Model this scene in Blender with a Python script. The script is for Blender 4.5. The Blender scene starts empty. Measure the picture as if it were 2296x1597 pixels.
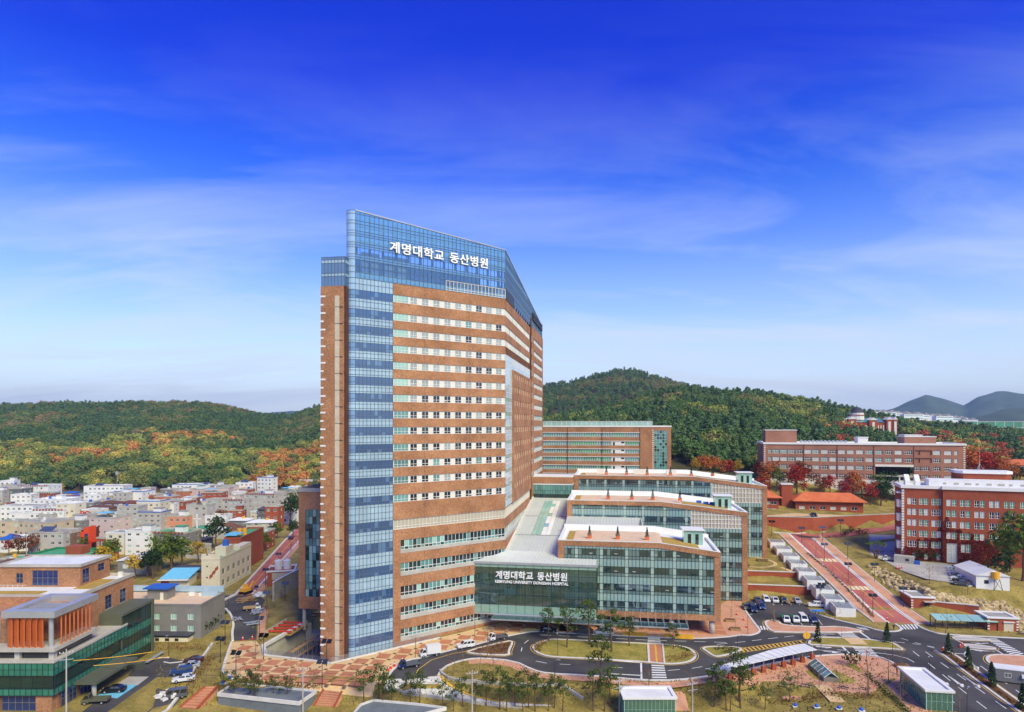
import bpy, bmesh, math, random
from mathutils import Vector, Matrix, geometry, noise
rnd = random.Random(7)
scene = bpy.context.scene
col = scene.collection
R = math.radians

# ---------------------------------------------------------------- camera
F, CX, HY, CH = 1434.0, 1147.5, 950.0, 57.0
cam_data = bpy.data.cameras.new("camera")
cam = bpy.data.objects.new("camera", cam_data)
col.objects.link(cam)
cam.location = (0, 0, CH)
cam.rotation_euler = (R(90), 0, 0)
cam_data.sensor_width = 36.0
cam_data.lens = 36.0 * F / 2295.0
cam_data.shift_y = 151.5 / 2295.0
cam_data.clip_start = 0.5
cam_data.clip_end = 60000
scene.camera = cam

# ---------------------------------------------------------------- sky, sun, exposure
SUN_AZ, SUN_EL = 146.0, 44.0           # compass bearing of the sun (0 = +Y, 90 = +X)
world = bpy.data.worlds.new("World")
scene.world = world
world.use_nodes = True
wn, wl = world.node_tree.nodes, world.node_tree.links
wn.clear()
w_out = wn.new("ShaderNodeOutputWorld")
w_bg = wn.new("ShaderNodeBackground")
w_bg.inputs["Strength"].default_value = 0.10
w_sky = wn.new("ShaderNodeTexSky")
w_sky.sky_type = 'NISHITA'
w_sky.sun_disc = False
w_sky.sun_elevation = R(SUN_EL)
w_sky.sun_rotation = R(SUN_AZ)
w_sky.air_density = 1.0
w_sky.dust_density = 0.3
w_sky.ozone_density = 3.0
w_tc = wn.new("ShaderNodeTexCoord")
w_sep = wn.new("ShaderNodeSeparateXYZ")
wl.new(w_tc.outputs["Generated"], w_sep.inputs[0])
w_tint = wn.new("ShaderNodeValToRGB")
e = w_tint.color_ramp.elements
e[0].position = 0.0; e[0].color = (1.0, 1.0, 1.0, 1)
e[1].position = 0.60; e[1].color = (0.01, 0.08, 1.0, 1)
for p_, c_ in ((1.0, (0.11, 0.29, 1.0, 1)), (0.16, (0.44, 0.62, 1.0, 1)), (0.33, (0.075, 0.30, 1.0, 1)), (0.46, (0.018, 0.115, 1.0, 1))):
    k = w_tint.color_ramp.elements.new(p_); k.color = c_
wl.new(w_sep.outputs["Z"], w_tint.inputs[0])
w_mul = wn.new("ShaderNodeMix"); w_mul.data_type = 'RGBA'; w_mul.blend_type = 'MULTIPLY'
w_mul.inputs[0].default_value = 1.0
wl.new(w_sky.outputs[0], w_mul.inputs[6]); wl.new(w_tint.outputs[0], w_mul.inputs[7])
w_gain = wn.new("ShaderNodeMix"); w_gain.data_type = 'RGBA'; w_gain.blend_type = 'MULTIPLY'
w_gain.inputs[0].default_value = 1.0
w_gain.inputs[7].default_value = (1.75, 1.75, 1.75, 1)
wl.new(w_mul.outputs[2], w_gain.inputs[6])
w_add = wn.new("ShaderNodeMath"); w_add.operation = 'ADD'; w_add.inputs[1].default_value = 0.16
wl.new(w_sep.outputs["Z"], w_add.inputs[0])
w_dx = wn.new("ShaderNodeMath"); w_dx.operation = 'DIVIDE'
w_dy = wn.new("ShaderNodeMath"); w_dy.operation = 'DIVIDE'
wl.new(w_sep.outputs["X"], w_dx.inputs[0]); wl.new(w_add.outputs[0], w_dx.inputs[1])
wl.new(w_sep.outputs["Y"], w_dy.inputs[0]); wl.new(w_add.outputs[0], w_dy.inputs[1])
w_cmb = wn.new("ShaderNodeCombineXYZ")
wl.new(w_dx.outputs[0], w_cmb.inputs[0]); wl.new(w_dy.outputs[0], w_cmb.inputs[1])
w_map = wn.new("ShaderNodeMapping")
w_map.inputs["Rotation"].default_value = (0, 0, R(-32))
w_map.inputs["Scale"].default_value = (0.55, 1.5, 1)
wl.new(w_cmb.outputs[0], w_map.inputs[0])
w_n1 = wn.new("ShaderNodeTexNoise"); w_n1.inputs["Scale"].default_value = 1.15
w_n1.inputs["Detail"].default_value = 12; w_n1.inputs["Roughness"].default_value = 0.60
w_n1.inputs["Distortion"].default_value = 0.7
wl.new(w_map.outputs[0], w_n1.inputs["Vector"])
w_nr = wn.new("ShaderNodeValToRGB")
w_nr.color_ramp.elements[0].position = 0.44; w_nr.color_ramp.elements[0].color = (0, 0, 0, 1)
w_nr.color_ramp.elements[1].position = 0.70; w_nr.color_ramp.elements[1].color = (1, 1, 1, 1)
wl.new(w_n1.outputs[0], w_nr.inputs[0])
w_veil = wn.new("ShaderNodeValToRGB")      # how thick the veil of cloud is by height
e = w_veil.color_ramp.elements
e[0].position = 0.0; e[0].color = (0.95, 0.95, 0.95, 1)
e[1].position = 0.62; e[1].color = (0.0, 0.0, 0.0, 1)
for p_, c_ in ((0.07, 0.66), (0.172, 0.28), (0.27, 0.08), (0.36, 0.01), (0.46, 0.0)):
    k = w_veil.color_ramp.elements.new(p_); k.color = (c_, c_, c_, 1)
wl.new(w_sep.outputs["Z"], w_veil.inputs[0])
w_amp = wn.new("ShaderNodeValToRGB")       # how strong the streaks are by height
e = w_amp.color_ramp.elements
e[0].position = 0.0; e[0].color = (0.15, 0.15, 0.15, 1)
e[1].position = 0.75; e[1].color = (0.02, 0.02, 0.02, 1)
for p_, c_ in ((0.12, 0.42), (0.24, 0.38), (0.38, 0.17), (0.5, 0.03)):
    k = w_amp.color_ramp.elements.new(p_); k.color = (c_, c_, c_, 1)
wl.new(w_sep.outputs["Z"], w_amp.inputs[0])
w_ma = wn.new("ShaderNodeMath"); w_ma.operation = 'MULTIPLY_ADD'; w_ma.use_clamp = True
wl.new(w_nr.outputs[0], w_ma.inputs[0]); wl.new(w_amp.outputs[0], w_ma.inputs[1]); wl.new(w_veil.outputs[0], w_ma.inputs[2])
w_cl = wn.new("ShaderNodeMix"); w_cl.data_type = 'RGBA'
w_cl.inputs[7].default_value = (5.9, 6.5, 7.7, 1)
wl.new(w_ma.outputs[0], w_cl.inputs[0]); wl.new(w_gain.outputs[2], w_cl.inputs[6])
wl.new(w_cl.outputs[2], w_bg.inputs["Color"])
wl.new(w_bg.outputs[0], w_out.inputs["Surface"])

sun_data = bpy.data.lights.new("sun", 'SUN')
sun_data.energy = 3.4
sun_data.angle = R(26)
sun_data.color = (1.0, 0.92, 0.52)
sun = bpy.data.objects.new("sun", sun_data)
col.objects.link(sun)
sun.rotation_euler = Vector((math.sin(R(SUN_AZ)) * math.cos(R(SUN_EL)), math.cos(R(SUN_AZ)) * math.cos(R(SUN_EL)), math.sin(R(SUN_EL)))).to_track_quat('Z', 'Y').to_euler()
scene.view_settings.view_transform = 'Standard'
scene.view_settings.look = 'None'
scene.view_settings.gamma = 1.0
scene.view_settings.exposure = 0.42
scene.view_settings.use_curve_mapping = False
scene.render.engine = 'CYCLES'
scene.cycles.use_denoising = True
scene.cycles.max_bounces = 8
scene.cycles.transparent_max_bounces = 24
scene.cycles.sample_clamp_indirect = 6

# ---------------------------------------------------------------- measuring helpers
def gd(px, py, z=0.0):
    """point of the level z seen at (px, py)"""
    D = (CH - z) * F / (py - HY)
    return ((px - CX) / F * D, D)
def xat(px, D): return (px - CX) / F * D
def zat(py, D): return CH - (py - HY) / F * D
def lerp(a, b, t): return a + (b - a) * t
def sm(t):
    t = max(0.0, min(1.0, t)); return t * t * (3 - 2 * t)
def interp(tab, x):
    if x <= tab[0][0]: return tab[0][1]
    for (x0, y0), (x1, y1) in zip(tab, tab[1:]):
        if x <= x1: return lerp(y0, y1, (x - x0) / (x1 - x0))
    return tab[-1][1]
TH = R(9)
CU, SU = math.cos(TH), math.sin(TH)
P0 = (-39.7, 157.0)                       # near corner of the tower
def loc2w(u, v): return (P0[0] + u * CU + v * SU, P0[1] - u * SU + v * CU)
RO = (109.0, 181.6)                       # foot of the red road
def ab(x, y):
    dx, dy = x - RO[0], y - RO[1]
    return dx * CU - dy * SU, dx * SU + dy * CU
def abw(a, b): return (RO[0] + a * CU + b * SU, RO[1] - a * SU + b * CU)
ROADZ = [(0, 0), (12, 0.9), (80, 11.6), (83, 12.0), (84.5, 18.0), (104, 19.5), (124, 28.5), (170, 31), (500, 36)]
GARDZ = [(28, 0), (30, 2.6), (37, 2.9), (39, 5.0), (60, 8.0), (80, 11.6), (83, 12.0), (84.5, 18.0), (104, 19.5), (124, 28.5), (170, 31), (500, 36)]
def H(x, y):
    """height of the ground"""
    a, b = ab(x, y)
    z = 0.0
    if b > 0:
        sh = max(0.0, min(22.0, (a - 2) * 0.45))       # the terrace wall swings back to the right
        r = interp(ROADZ, b if b < 75 else max(75.0, b - sh))
        if a > 10: r += min(4.5, (a - 10) * 0.075) * sm((b - 66) / 14) * (1 - sm((b - 83 - sh) / 2))
        if a < -6:
            g = interp(GARDZ, b)
            z = lerp(r, g, sm((-6 - a) / 5))
        elif a > 9.5:
            s = sm(min((a - 9.5) / 11, (b - 9) / 12)) * (1 - sm((b - 66) / 12))
            z = lerp(r, 7.5, s)
        else:
            z = r
        z *= sm((x - 5) / 45)
    if y < 146:
        z += -3.2 * sm((141.5 - y) / 7.0) * (1 - sm((x - 52) / 16)) * sm((x + 78) / 8)
    return z

# ---------------------------------------------------------------- mesh helpers
class MB:
    """collects faces, then becomes one mesh"""
    def __init__(s): s.v, s.f, s.m = [], [], []
    def add(s, verts, faces, m=0):
        o = len(s.v); s.v.extend(verts)
        for f in faces: s.f.append([i + o for i in f]); s.m.append(m)
    def quad(s, a, b, c, d, m=0): s.add([a, b, c, d], [(0, 1, 2, 3)], m)
    def box(s, x0, x1, y0, y1, z0, z1, m=0):
        s.add([(x0, y0, z0), (x1, y0, z0), (x1, y1, z0), (x0, y1, z0), (x0, y0, z1), (x1, y0, z1), (x1, y1, z1), (x0, y1, z1)],
              [(0, 3, 2, 1), (4, 5, 6, 7), (0, 1, 5, 4), (1, 2, 6, 5), (2, 3, 7, 6), (3, 0, 4, 7)], m)
        return s
    def prism(s, poly, z0, z1, m=0, mt=None, bottom=True):
        n = len(poly)
        za = z0 if isinstance(z0, (list, tuple)) else [z0] * n
        zb = z1 if isinstance(z1, (list, tuple)) else [z1] * n
        area = sum(poly[i][0] * poly[(i + 1) % n][1] - poly[(i + 1) % n][0] * poly[i][1] for i in range(n))
        if area < 0:
            poly, za, zb = poly[::-1], za[::-1], zb[::-1]
        vs = [(p[0], p[1], z) for p, z in zip(poly, za)] + [(p[0], p[1], z) for p, z in zip(poly, zb)]
        fs = [(i, (i + 1) % n, n + (i + 1) % n, n + i) for i in range(n)]
        s.add(vs, fs, m)
        o = len(s.v) - 2 * n
        tris = geometry.tessellate_polygon([[Vector((p[0], p[1], 0)) for p in poly]])
        for t in tris:
            a_, b_, c_ = t
            p, q, r_ = poly[a_], poly[b_], poly[c_]
            if (q[0] - p[0]) * (r_[1] - p[1]) - (q[1] - p[1]) * (r_[0] - p[0]) < 0: b_, c_ = c_, b_
            s.f.append([o + n + a_, o + n + b_, o + n + c_]); s.m.append(m if mt is None else mt)
            if bottom: s.f.append([o + c_, o + b_, o + a_]); s.m.append(m)
        return s
    def cyl(s, x, y, z0, z1, r0, r1=None, n=10, m=0):
        return s.tube((x, y, z0), (x, y, z1), r0, r0 if r1 is None else r1, n, m)
    def tube(s, p, q, r0, r1=None, n=6, m=0):
        r1 = r0 if r1 is None else r1
        p, q = Vector(p), Vector(q); d = (q - p).normalized()
        a = d.orthogonal().normalized(); b = d.cross(a)
        vs = []
        for c, r in ((p, r0), (q, r1)):
            for i in range(n):
                t = 2 * math.pi * i / n
                vs.append(tuple(c + (a * math.cos(t) + b * math.sin(t)) * r))
        fs = [(i, (i + 1) % n, n + (i + 1) % n, n + i) for i in range(n)] + [tuple(range(n - 1, -1, -1)), tuple(range(n, 2 * n))]
        s.add(vs, fs, m); return s
    def mesh(s, name, mats, smooth=False):
        me = bpy.data.meshes.new(name)
        me.from_pydata(s.v, [], s.f)
        for m in (mats if isinstance(mats, (list, tuple)) else [mats]): me.materials.append(m)
        if any(s.m): me.polygons.foreach_set("material_index", s.m)
        if smooth: me.polygons.foreach_set("use_smooth", [True] * len(me.polygons))
        me.update()
        return me
    def build(s, name, mats, parent=None, loc=(0, 0, 0), rz=0.0, smooth=False):
        return put(s.mesh(name, mats, smooth), name, parent, loc, rz)

def put(me, name, parent=None, loc=(0, 0, 0), rz=0.0, scale=None):
    o = bpy.data.objects.new(name, me)
    col.objects.link(o)
    o.parent = parent
    o.location = loc
    if rz: o.rotation_euler = (0, 0, rz)
    if scale is not None: o.scale = scale
    return o
def tag(o, label, cat, group=None):
    o["label"] = label; o["category"] = cat
    if group: o["group"] = group
    return o
def thing(name, label, cat, loc=(0, 0, 0), rz=0.0, group=None):
    return tag(put(None, name, None, loc, rz), label, cat, group)
def struct(o): o["kind"] = "structure"; return o
def stuff(o): o["kind"] = "stuff"; return o
def dup(root, loc, rz=None, label=None, scale=None, group=None):
    r = root.copy(); col.objects.link(r); r.location = loc
    if rz is not None: r.rotation_euler = (0, 0, rz)
    if scale is not None: r.scale = (scale,) * 3 if not isinstance(scale, (tuple, list)) else scale
    if label: r["label"] = label
    if group: r["group"] = group
    for ch in root.children:
        c = ch.copy(); col.objects.link(c); c.parent = r
        for g in ch.children:
            d = g.copy(); col.objects.link(d); d.parent = c
    return r

class Face:
    """a vertical face: starts at (ox, oy), runs along angle ang; outward is to the right of the run"""
    def __init__(s, parent, ox, oy, ang):
        s.p, s.ox, s.oy, s.ang = parent, ox, oy, ang
        s.d = (math.cos(ang), math.sin(ang)); s.n = (s.d[1], -s.d[0])
    def pt(s, x, z, off=0.0):
        return (s.ox + x * s.d[0] + off * s.n[0], s.oy + x * s.d[1] + off * s.n[1], z)
    def box(s, mb, x0, x1, z0, z1, o0, o1, m=0):
        vs = [s.pt(x0, z0, o1), s.pt(x1, z0, o1), s.pt(x1, z0, o0), s.pt(x0, z0, o0), s.pt(x0, z1, o1), s.pt(x1, z1, o1), s.pt(x1, z1, o0), s.pt(x0, z1, o0)]
        mb.add(vs, [(0, 3, 2, 1), (4, 5, 6, 7), (0, 1, 5, 4), (1, 2, 6, 5), (2, 3, 7, 6), (3, 0, 4, 7)], m)
    def place(s, me, name, x, z, off=0.0, scale=None, parent=None):
        return put(me, name, parent or s.p, s.pt(x, z, off), s.ang, scale)
    def wall(s, mb, x0, x1, z0, z1, openings=(), depth=0.25, m=0, mr=None, off=0.0):
        """wall sheet with real openings and reveals; openings (x0, x1, z0, z1)"""
        xs = sorted({x0, x1} | {o[0] for o in openings} | {o[1] for o in openings})
        zs = sorted({z0, z1} | {o[2] for o in openings} | {o[3] for o in openings})
        for zi in range(len(zs) - 1):
            zc = (zs[zi] + zs[zi + 1]) / 2; run = None
            for xi in range(len(xs) - 1):
                xc = (xs[xi] + xs[xi + 1]) / 2
                hole = any(o[0] < xc < o[1] and o[2] < zc < o[3] for o in openings)
                if not hole and run is None: run = xs[xi]
                if run is not None and (hole or xi == len(xs) - 2):
                    e_ = xs[xi] if hole else xs[xi + 1]
                    mb.quad(s.pt(run, zs[zi], off), s.pt(e_, zs[zi], off), s.pt(e_, zs[zi + 1], off), s.pt(run, zs[zi + 1], off), m)
                    run = None
        mr = m if mr is None else mr
        for a, b, c, d in openings:
            i, o = off - depth, off
            mb.quad(s.pt(a, c, o), s.pt(a, c, i), s.pt(a, d, i), s.pt(a, d, o), mr)
            mb.quad(s.pt(b, c, i), s.pt(b, c, o), s.pt(b, d, o), s.pt(b, d, i), mr)
            mb.quad(s.pt(a, c, i), s.pt(a, c, o), s.pt(b, c, o), s.pt(b, c, i), mr)
            mb.quad(s.pt(a, d, o), s.pt(a, d, i), s.pt(b, d, i), s.pt(b, d, o), mr)
            if (b - a) * (d - c) < 40: mb.quad(s.pt(a, c, i), s.pt(b, c, i), s.pt(b, d, i), s.pt(a, d, i), mr)

_unit = {}
def unit_box(mat):
    """box 1 x 0.06 x 1: left-bottom corner at the origin, front at y = 0"""
    if mat.name not in _unit:
        _unit[mat.name] = MB().box(0, 1, 0, 0.06, 0, 1).mesh("pane", mat)
    return _unit[mat.name]
class Panes:
    """panes of one thing: the largest stay objects, the rest join"""
    def __init__(s, parent, name="pane", limit=300): s.p, s.n, s.lim, s.l = parent, name, limit, []
    def add(s, face, x0, x1, z0, z1, mat, off=0.0, tilt=0.0): s.l.append((face, x0, x1, z0, z1, mat, off, tilt))
    def finish(s):
        s.l.sort(key=lambda q: -(q[2] - q[1]) * (q[4] - q[3]))
        for f, x0, x1, z0, z1, mat, off, tilt in s.l[:s.lim]:
            o = f.place(unit_box(mat), s.n, x0, z0, off, (x1 - x0, 1, z1 - z0), s.p)
            if tilt: o.rotation_euler = (tilt, 0, f.ang)
        rest = s.l[s.lim:]
        if rest:
            mats = list({q[5].name: q[5] for q in rest}.values()); ix = {m.name: i for i, m in enumerate(mats)}
            mb = MB()
            for f, x0, x1, z0, z1, mat, off, tilt in rest: f.box(mb, x0, x1, z0, z1, off - 0.06, off, ix[mat.name])
            stuff(mb.build(s.n, mats, s.p))
def curtain(panes, bars, face, x0, x1, ncol, rows, off=0.0, bw=0.09, proud=0.1, mb_mat=0, gap=0.02):
    """grid of panes with mullions; rows = [(z0, z1, material or function(col, row))]"""
    w = (x1 - x0) / ncol
    for ri, (a, b, mt) in enumerate(rows):
        for c in range(ncol):
            m = mt(c, ri) if callable(mt) else mt
            if m is None: continue
            panes.add(face, x0 + c * w + gap, x0 + (c + 1) * w - gap, a + gap, b - gap, m, off)
    zt, zb = max(r[1] for r in rows), min(r[0] for r in rows)
    for c in range(ncol + 1):
        face.box(bars, x0 + c * w - bw / 2, x0 + c * w + bw / 2, zb, zt, off - 0.1, off + proud, mb_mat)
    for z in sorted({r[0] for r in rows} | {r[1] for r in rows}):
        face.box(bars, x0, x1, z - bw / 2, z + bw / 2, off - 0.1, off + proud - 0.03, mb_mat)

_win = {}
def window_mesh(w, h, nx, nz, frame, glass, fw=0.07, sill=None, sillm=None, header=None, split=None, lower=None):
    """window with frame bars and panes, origin at the left bottom, front towards -Y"""
    key = (round(w, 2), round(h, 2), nx, nz, frame.name, glass.name, fw, sill, header, split, lower and lower.name)
    if key in _win: return _win[key]
    mb = MB()
    zs = [h * i / nz for i in range(nz + 1)] if split is None else [0, split * h, h]
    mb.box(0.01, w - 0.01, 0.03, 0.06, 0.01, h - 0.01, 1)
    if lower is not None: mb.box(0.012, w - 0.012, 0.024, 0.03, 0.012, zs[1], 3)
    for i in range(nx + 1):
        x = min(max(w * i / nx, fw / 2), w - fw / 2); mb.box(x - fw / 2, x + fw / 2, -0.03, 0.05, 0, h, 0)
    for z in zs:
        z = min(max(z, fw / 2), h - fw / 2); mb.box(0, w, -0.025, 0.05, z - fw / 2, z + fw / 2, 0)
    if sill: mb.box(-0.12, w + 0.12, -0.03 - sill, 0.02, -0.16, 0, 2)
    if header: mb.box(-0.12, w + 0.12, -0.03 - header, 0.02, h, h + 0.22, 2)
    me = mb.mesh("window", [frame, glass, sillm or frame, lower or glass])
    _win[key] = me
    return me

# ---------------------------------------------------------------- materials
def s2l(c): return c / 12.92 if c <= 0.04045 else ((c + 0.055) / 1.055) ** 2.4
def rgb(r, g, b): return (s2l(r / 255), s2l(g / 255), s2l(b / 255), 1.0)
_mats = {}
def mat(name, c1, c2=None, rough=0.8, scale=0.5, metal=0.0, spec=0.4, bump=0.0, bscale=None, fine=0.0, ior=1.45, stretch=None, detail=5, emit=None, random=0.0):
    """surface with two colours mixed by noise in world space, fine speckle and bump"""
    if name in _mats: return _mats[name]
    m = bpy.data.materials.new(name); m.use_nodes = True
    nt = m.node_tree; n, l = nt.nodes, nt.links
    b = n["Principled BSDF"]
    b.inputs["Roughness"].default_value = rough; b.inputs["Metallic"].default_value = metal
    b.inputs["Specular IOR Level"].default_value = spec; b.inputs["IOR"].default_value = ior
    c2 = c2 or c1
    geo = n.new("ShaderNodeNewGeometry"); vec = geo.outputs["Position"]
    if stretch:
        mp = n.new("ShaderNodeMapping"); mp.inputs["Scale"].default_value = stretch
        l.new(vec, mp.inputs[0]); vec = mp.outputs[0]
    nz = n.new("ShaderNodeTexNoise"); nz.inputs["Scale"].default_value = scale
    nz.inputs["Detail"].default_value = detail; nz.inputs["Roughness"].default_value = 0.62
    l.new(vec, nz.inputs["Vector"])
    rp = n.new("ShaderNodeValToRGB"); rp.color_ramp.elements[0].position = 0.33; rp.color_ramp.elements[1].position = 0.67
    rp.color_ramp.elements[0].color = c1; rp.color_ramp.elements[1].color = c2
    l.new(nz.outputs[0], rp.inputs[0]); out = rp.outputs[0]
    if fine:
        n2 = n.new("ShaderNodeTexNoise"); n2.inputs["Scale"].default_value = 2.6; n2.inputs["Detail"].default_value = 3
        l.new(geo.outputs["Position"], n2.inputs["Vector"])
        mr = n.new("ShaderNodeMapRange"); mr.inputs[1].default_value = 0.3; mr.inputs[2].default_value = 0.7
        mr.inputs[3].default_value = 1 - fine; mr.inputs[4].default_value = 1 + fine
        l.new(n2.outputs[0], mr.inputs[0])
        mx = n.new("ShaderNodeVectorMath"); mx.operation = 'SCALE'
        l.new(out, mx.inputs[0]); l.new(mr.outputs[0], mx.inputs["Scale"]); out = mx.outputs[0]
    if random:
        oi = n.new("ShaderNodeObjectInfo")
        mr = n.new("ShaderNodeMapRange"); mr.inputs[3].default_value = 1 - random; mr.inputs[4].default_value = 1 + random
        l.new(oi.outputs["Random"], mr.inputs[0])
        mx = n.new("ShaderNodeVectorMath"); mx.operation = 'SCALE'
        l.new(out, mx.inputs[0]); l.new(mr.outputs[0], mx.inputs["Scale"]); out = mx.outputs[0]
    l.new(out, b.inputs["Base Color"])
    if bump:
        n3 = n.new("ShaderNodeTexNoise"); n3.inputs["Scale"].default_value = bscale or scale * 4; n3.inputs["Detail"].default_value = 4
        l.new(geo.outputs["Position"], n3.inputs["Vector"])
        bp = n.new("ShaderNodeBump"); bp.inputs["Strength"].default_value = bump; bp.inputs["Distance"].default_value = 0.1
        l.new(n3.outputs[0], bp.inputs["Height"]); l.new(bp.outputs[0], b.inputs["Normal"])
    if emit:
        b.inputs["Emission Color"].default_value = emit[:3] + (1,); b.inputs["Emission Strength"].default_value = emit[3]
    _mats[name] = m
    return m
def glass_mat(name, base, ior=2.0, rough=0.04, wob=0.05, random=0.25):
    """coated opaque glazing: dark body under a strong reflection, slightly wavy"""
    m = mat(name, base, tuple(min(1, c * 1.25) for c in base[:3]) + (1,), rough=rough, scale=0.25, spec=0.5, ior=ior, bump=wob, bscale=0.35, random=random)
    return m
def clear_glass(name, tint, refl=0.25, rough=0.03, gcol=(0.85, 0.95, 1.0, 1), milk=0.0, mcol=(0.5, 0.65, 0.62, 1)):
    """glazing one can see through: tinted transmission plus reflection"""
    m = bpy.data.materials.new(name); m.use_nodes = True
    n, l = m.node_tree.nodes, m.node_tree.links; n.clear()
    o = n.new("ShaderNodeOutputMaterial"); mx = n.new("ShaderNodeMixShader")
    t = n.new("ShaderNodeBsdfTransparent"); t.inputs[0].default_value = tint
    g = n.new("ShaderNodeBsdfGlossy"); g.inputs["Roughness"].default_value = rough; g.inputs["Color"].default_value = gcol
    fr = n.new("ShaderNodeFresnel"); fr.inputs[0].default_value = 1.5
    ad = n.new("ShaderNodeMath"); ad.operation = 'ADD'; ad.inputs[1].default_value = refl; ad.use_clamp = True
    geo = n.new("ShaderNodeNewGeometry"); nz = n.new("ShaderNodeTexNoise"); nz.inputs["Scale"].default_value = 0.4
    bp = n.new("ShaderNodeBump"); bp.inputs["Strength"].default_value = 0.06; bp.inputs["Distance"].default_value = 0.1
    l.new(geo.outputs["Position"], nz.inputs["Vector"]); l.new(nz.outputs[0], bp.inputs["Height"]); l.new(bp.outputs[0], g.inputs["Normal"])
    l.new(fr.outputs[0], ad.inputs[0]); l.new(ad.outputs[0], mx.inputs[0])
    body_ = t.outputs[0]
    if milk:      # pale colour: blinds and spandrels, plus brightness painted into too dark glazing
        df = n.new("ShaderNodeBsdfDiffuse"); df.inputs[0].default_value = mcol
        m2 = n.new("ShaderNodeMixShader"); m2.inputs[0].default_value = milk
        l.new(t.outputs[0], m2.inputs[1]); l.new(df.outputs[0], m2.inputs[2]); body_ = m2.outputs[0]
    l.new(body_, mx.inputs[1]); l.new(g.outputs[0], mx.inputs[2]); l.new(mx.outputs[0], o.inputs[0])
    _mats[name] = m
    return m
M = {}
M['brick'] = mat("orange_brick", rgb(150, 106, 74), rgb(186, 136, 98), scale=0.16, fine=0.28, rough=0.9, bump=0.25, bscale=6)
M['brickr'] = mat("red_brick", rgb(150, 74, 48), rgb(168, 88, 58), scale=0.15, fine=0.16, rough=0.9, bump=0.25, bscale=6)
M['brickp'] = mat("brown_pink_brick", rgb(150, 104, 84), rgb(172, 122, 98), scale=0.12, fine=0.16, rough=0.9, bump=0.2, bscale=6)
M['brickd'] = mat("dark_brown_panel", rgb(84, 52, 38), rgb(98, 62, 44), scale=0.3, rough=0.6)
M['white'] = mat("white_paint", rgb(226, 226, 220), rgb(238, 238, 234), scale=0.2, fine=0.03, rough=0.6)
M['offw'] = mat("offwhite_panel", rgb(218, 214, 202), rgb(230, 227, 216), scale=0.3, fine=0.03, rough=0.6)
M['stone'] = mat("cream_stone", rgb(196, 186, 164), rgb(210, 200, 180), scale=0.4, fine=0.06, rough=0.8)
M['cream'] = mat("cream_plaster", rgb(216, 206, 176), rgb(226, 218, 192), scale=0.3, fine=0.05, rough=0.9)
M['greige'] = mat("greige_louvre", rgb(176, 168, 148), rgb(186, 178, 158), scale=0.3, rough=0.7)
M['conc'] = mat("concrete", rgb(170, 166, 156), rgb(192, 188, 178), scale=0.25, fine=0.08, rough=0.9)
M['concd'] = mat("dark_concrete", rgb(112, 108, 100), rgb(130, 126, 118), scale=0.25, fine=0.08, rough=0.9)
M['kerb'] = mat("kerb_stone", rgb(205, 202, 194), rgb(222, 219, 212), scale=0.5, fine=0.06, rough=0.9)
M['alu'] = mat("aluminium", rgb(176, 180, 182), rgb(190, 194, 196), metal=0.4, rough=0.4, scale=0.3)
M['frame'] = mat("grey_blue_mullion", rgb(84, 104, 124), rgb(96, 116, 134), rough=0.5, scale=0.3)
M['framed'] = mat("dark_mullion", rgb(38, 52, 54), rgb(48, 60, 62), rough=0.5, scale=0.3)
M['steel'] = mat("dark_steel", rgb(62, 62, 62), rgb(74, 74, 72), rough=0.5, metal=0.4, scale=1)
M['rail'] = mat("stainless_rail", rgb(150, 152, 152), rgb(164, 166, 166), rough=0.35, metal=0.7, scale=1)
M['roofm'] = mat("standing_seam_roof", rgb(198, 204, 198), rgb(210, 215, 208), rough=0.5, metal=0.1, scale=0.12, fine=0.05)
M['deck'] = mat("roof_paver", rgb(214, 184, 152), rgb(228, 200, 170), rough=0.9, scale=0.5, fine=0.08)
M['deckg'] = mat("roof_grass", rgb(168, 136, 62), rgb(186, 156, 80), rough=1, scale=0.7, fine=0.15)
M['bvis'] = glass_mat("blue_vision_glass", rgb(50, 80, 122), ior=2.1)
M['bvis2'] = glass_mat("blue_vision_glass_b", rgb(78, 112, 150), ior=2.2)
M['bspan'] = glass_mat("pale_blue_spandrel", rgb(150, 176, 192), ior=1.9, random=0.1)
M['bspan2'] = glass_mat("white_blue_spandrel", rgb(156, 182, 198), ior=1.8, random=0.08)
M['crown'] = clear_glass("crown_glass", (0.50, 0.78, 0.88, 1), refl=0.16, milk=0.40, mcol=(0.24, 0.54, 0.70, 1))
M['gclr'] = clear_glass("green_clear_glass", (0.90, 1.0, 0.94, 1), refl=0.05, milk=0.08, mcol=(0.36, 0.62, 0.46, 1))
M['tclr'] = clear_glass("teal_clear_glass", (0.66, 0.88, 0.84, 1), refl=0.08, milk=0.55, mcol=(0.28, 0.42, 0.38, 1))
M['gdark'] = glass_mat("dark_green_glass", rgb(36, 58, 56), ior=1.8)
M['gteal'] = glass_mat("teal_glass", rgb(92, 138, 134), ior=1.8)
M['gpale'] = glass_mat("pale_green_glass", rgb(150, 190, 176), ior=1.7, random=0.1)
M['gcurt'] = glass_mat("curtained_glass", rgb(186, 194, 186), ior=1.5, random=0.12)
M['gcur2'] = glass_mat('drawn_blind_glass', rgb(150, 160, 158), ior=1.5, random=.14)
M['gblk'] = glass_mat("dark_window_glass", rgb(34, 40, 48), ior=1.7)
M['gblu'] = glass_mat("blue_window_glass", rgb(30, 46, 92), ior=1.8)
M['ggrn'] = glass_mat("green_blind_glass", rgb(70, 140, 104), ior=1.6)
M['asph'] = mat("asphalt", rgb(58, 57, 58), rgb(88, 85, 84), rough=0.95, scale=0.07, fine=0.07)
M['asphr'] = mat("red_asphalt", rgb(168, 92, 82), rgb(192, 116, 102), rough=0.95, scale=0.15, fine=0.07)
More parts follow.
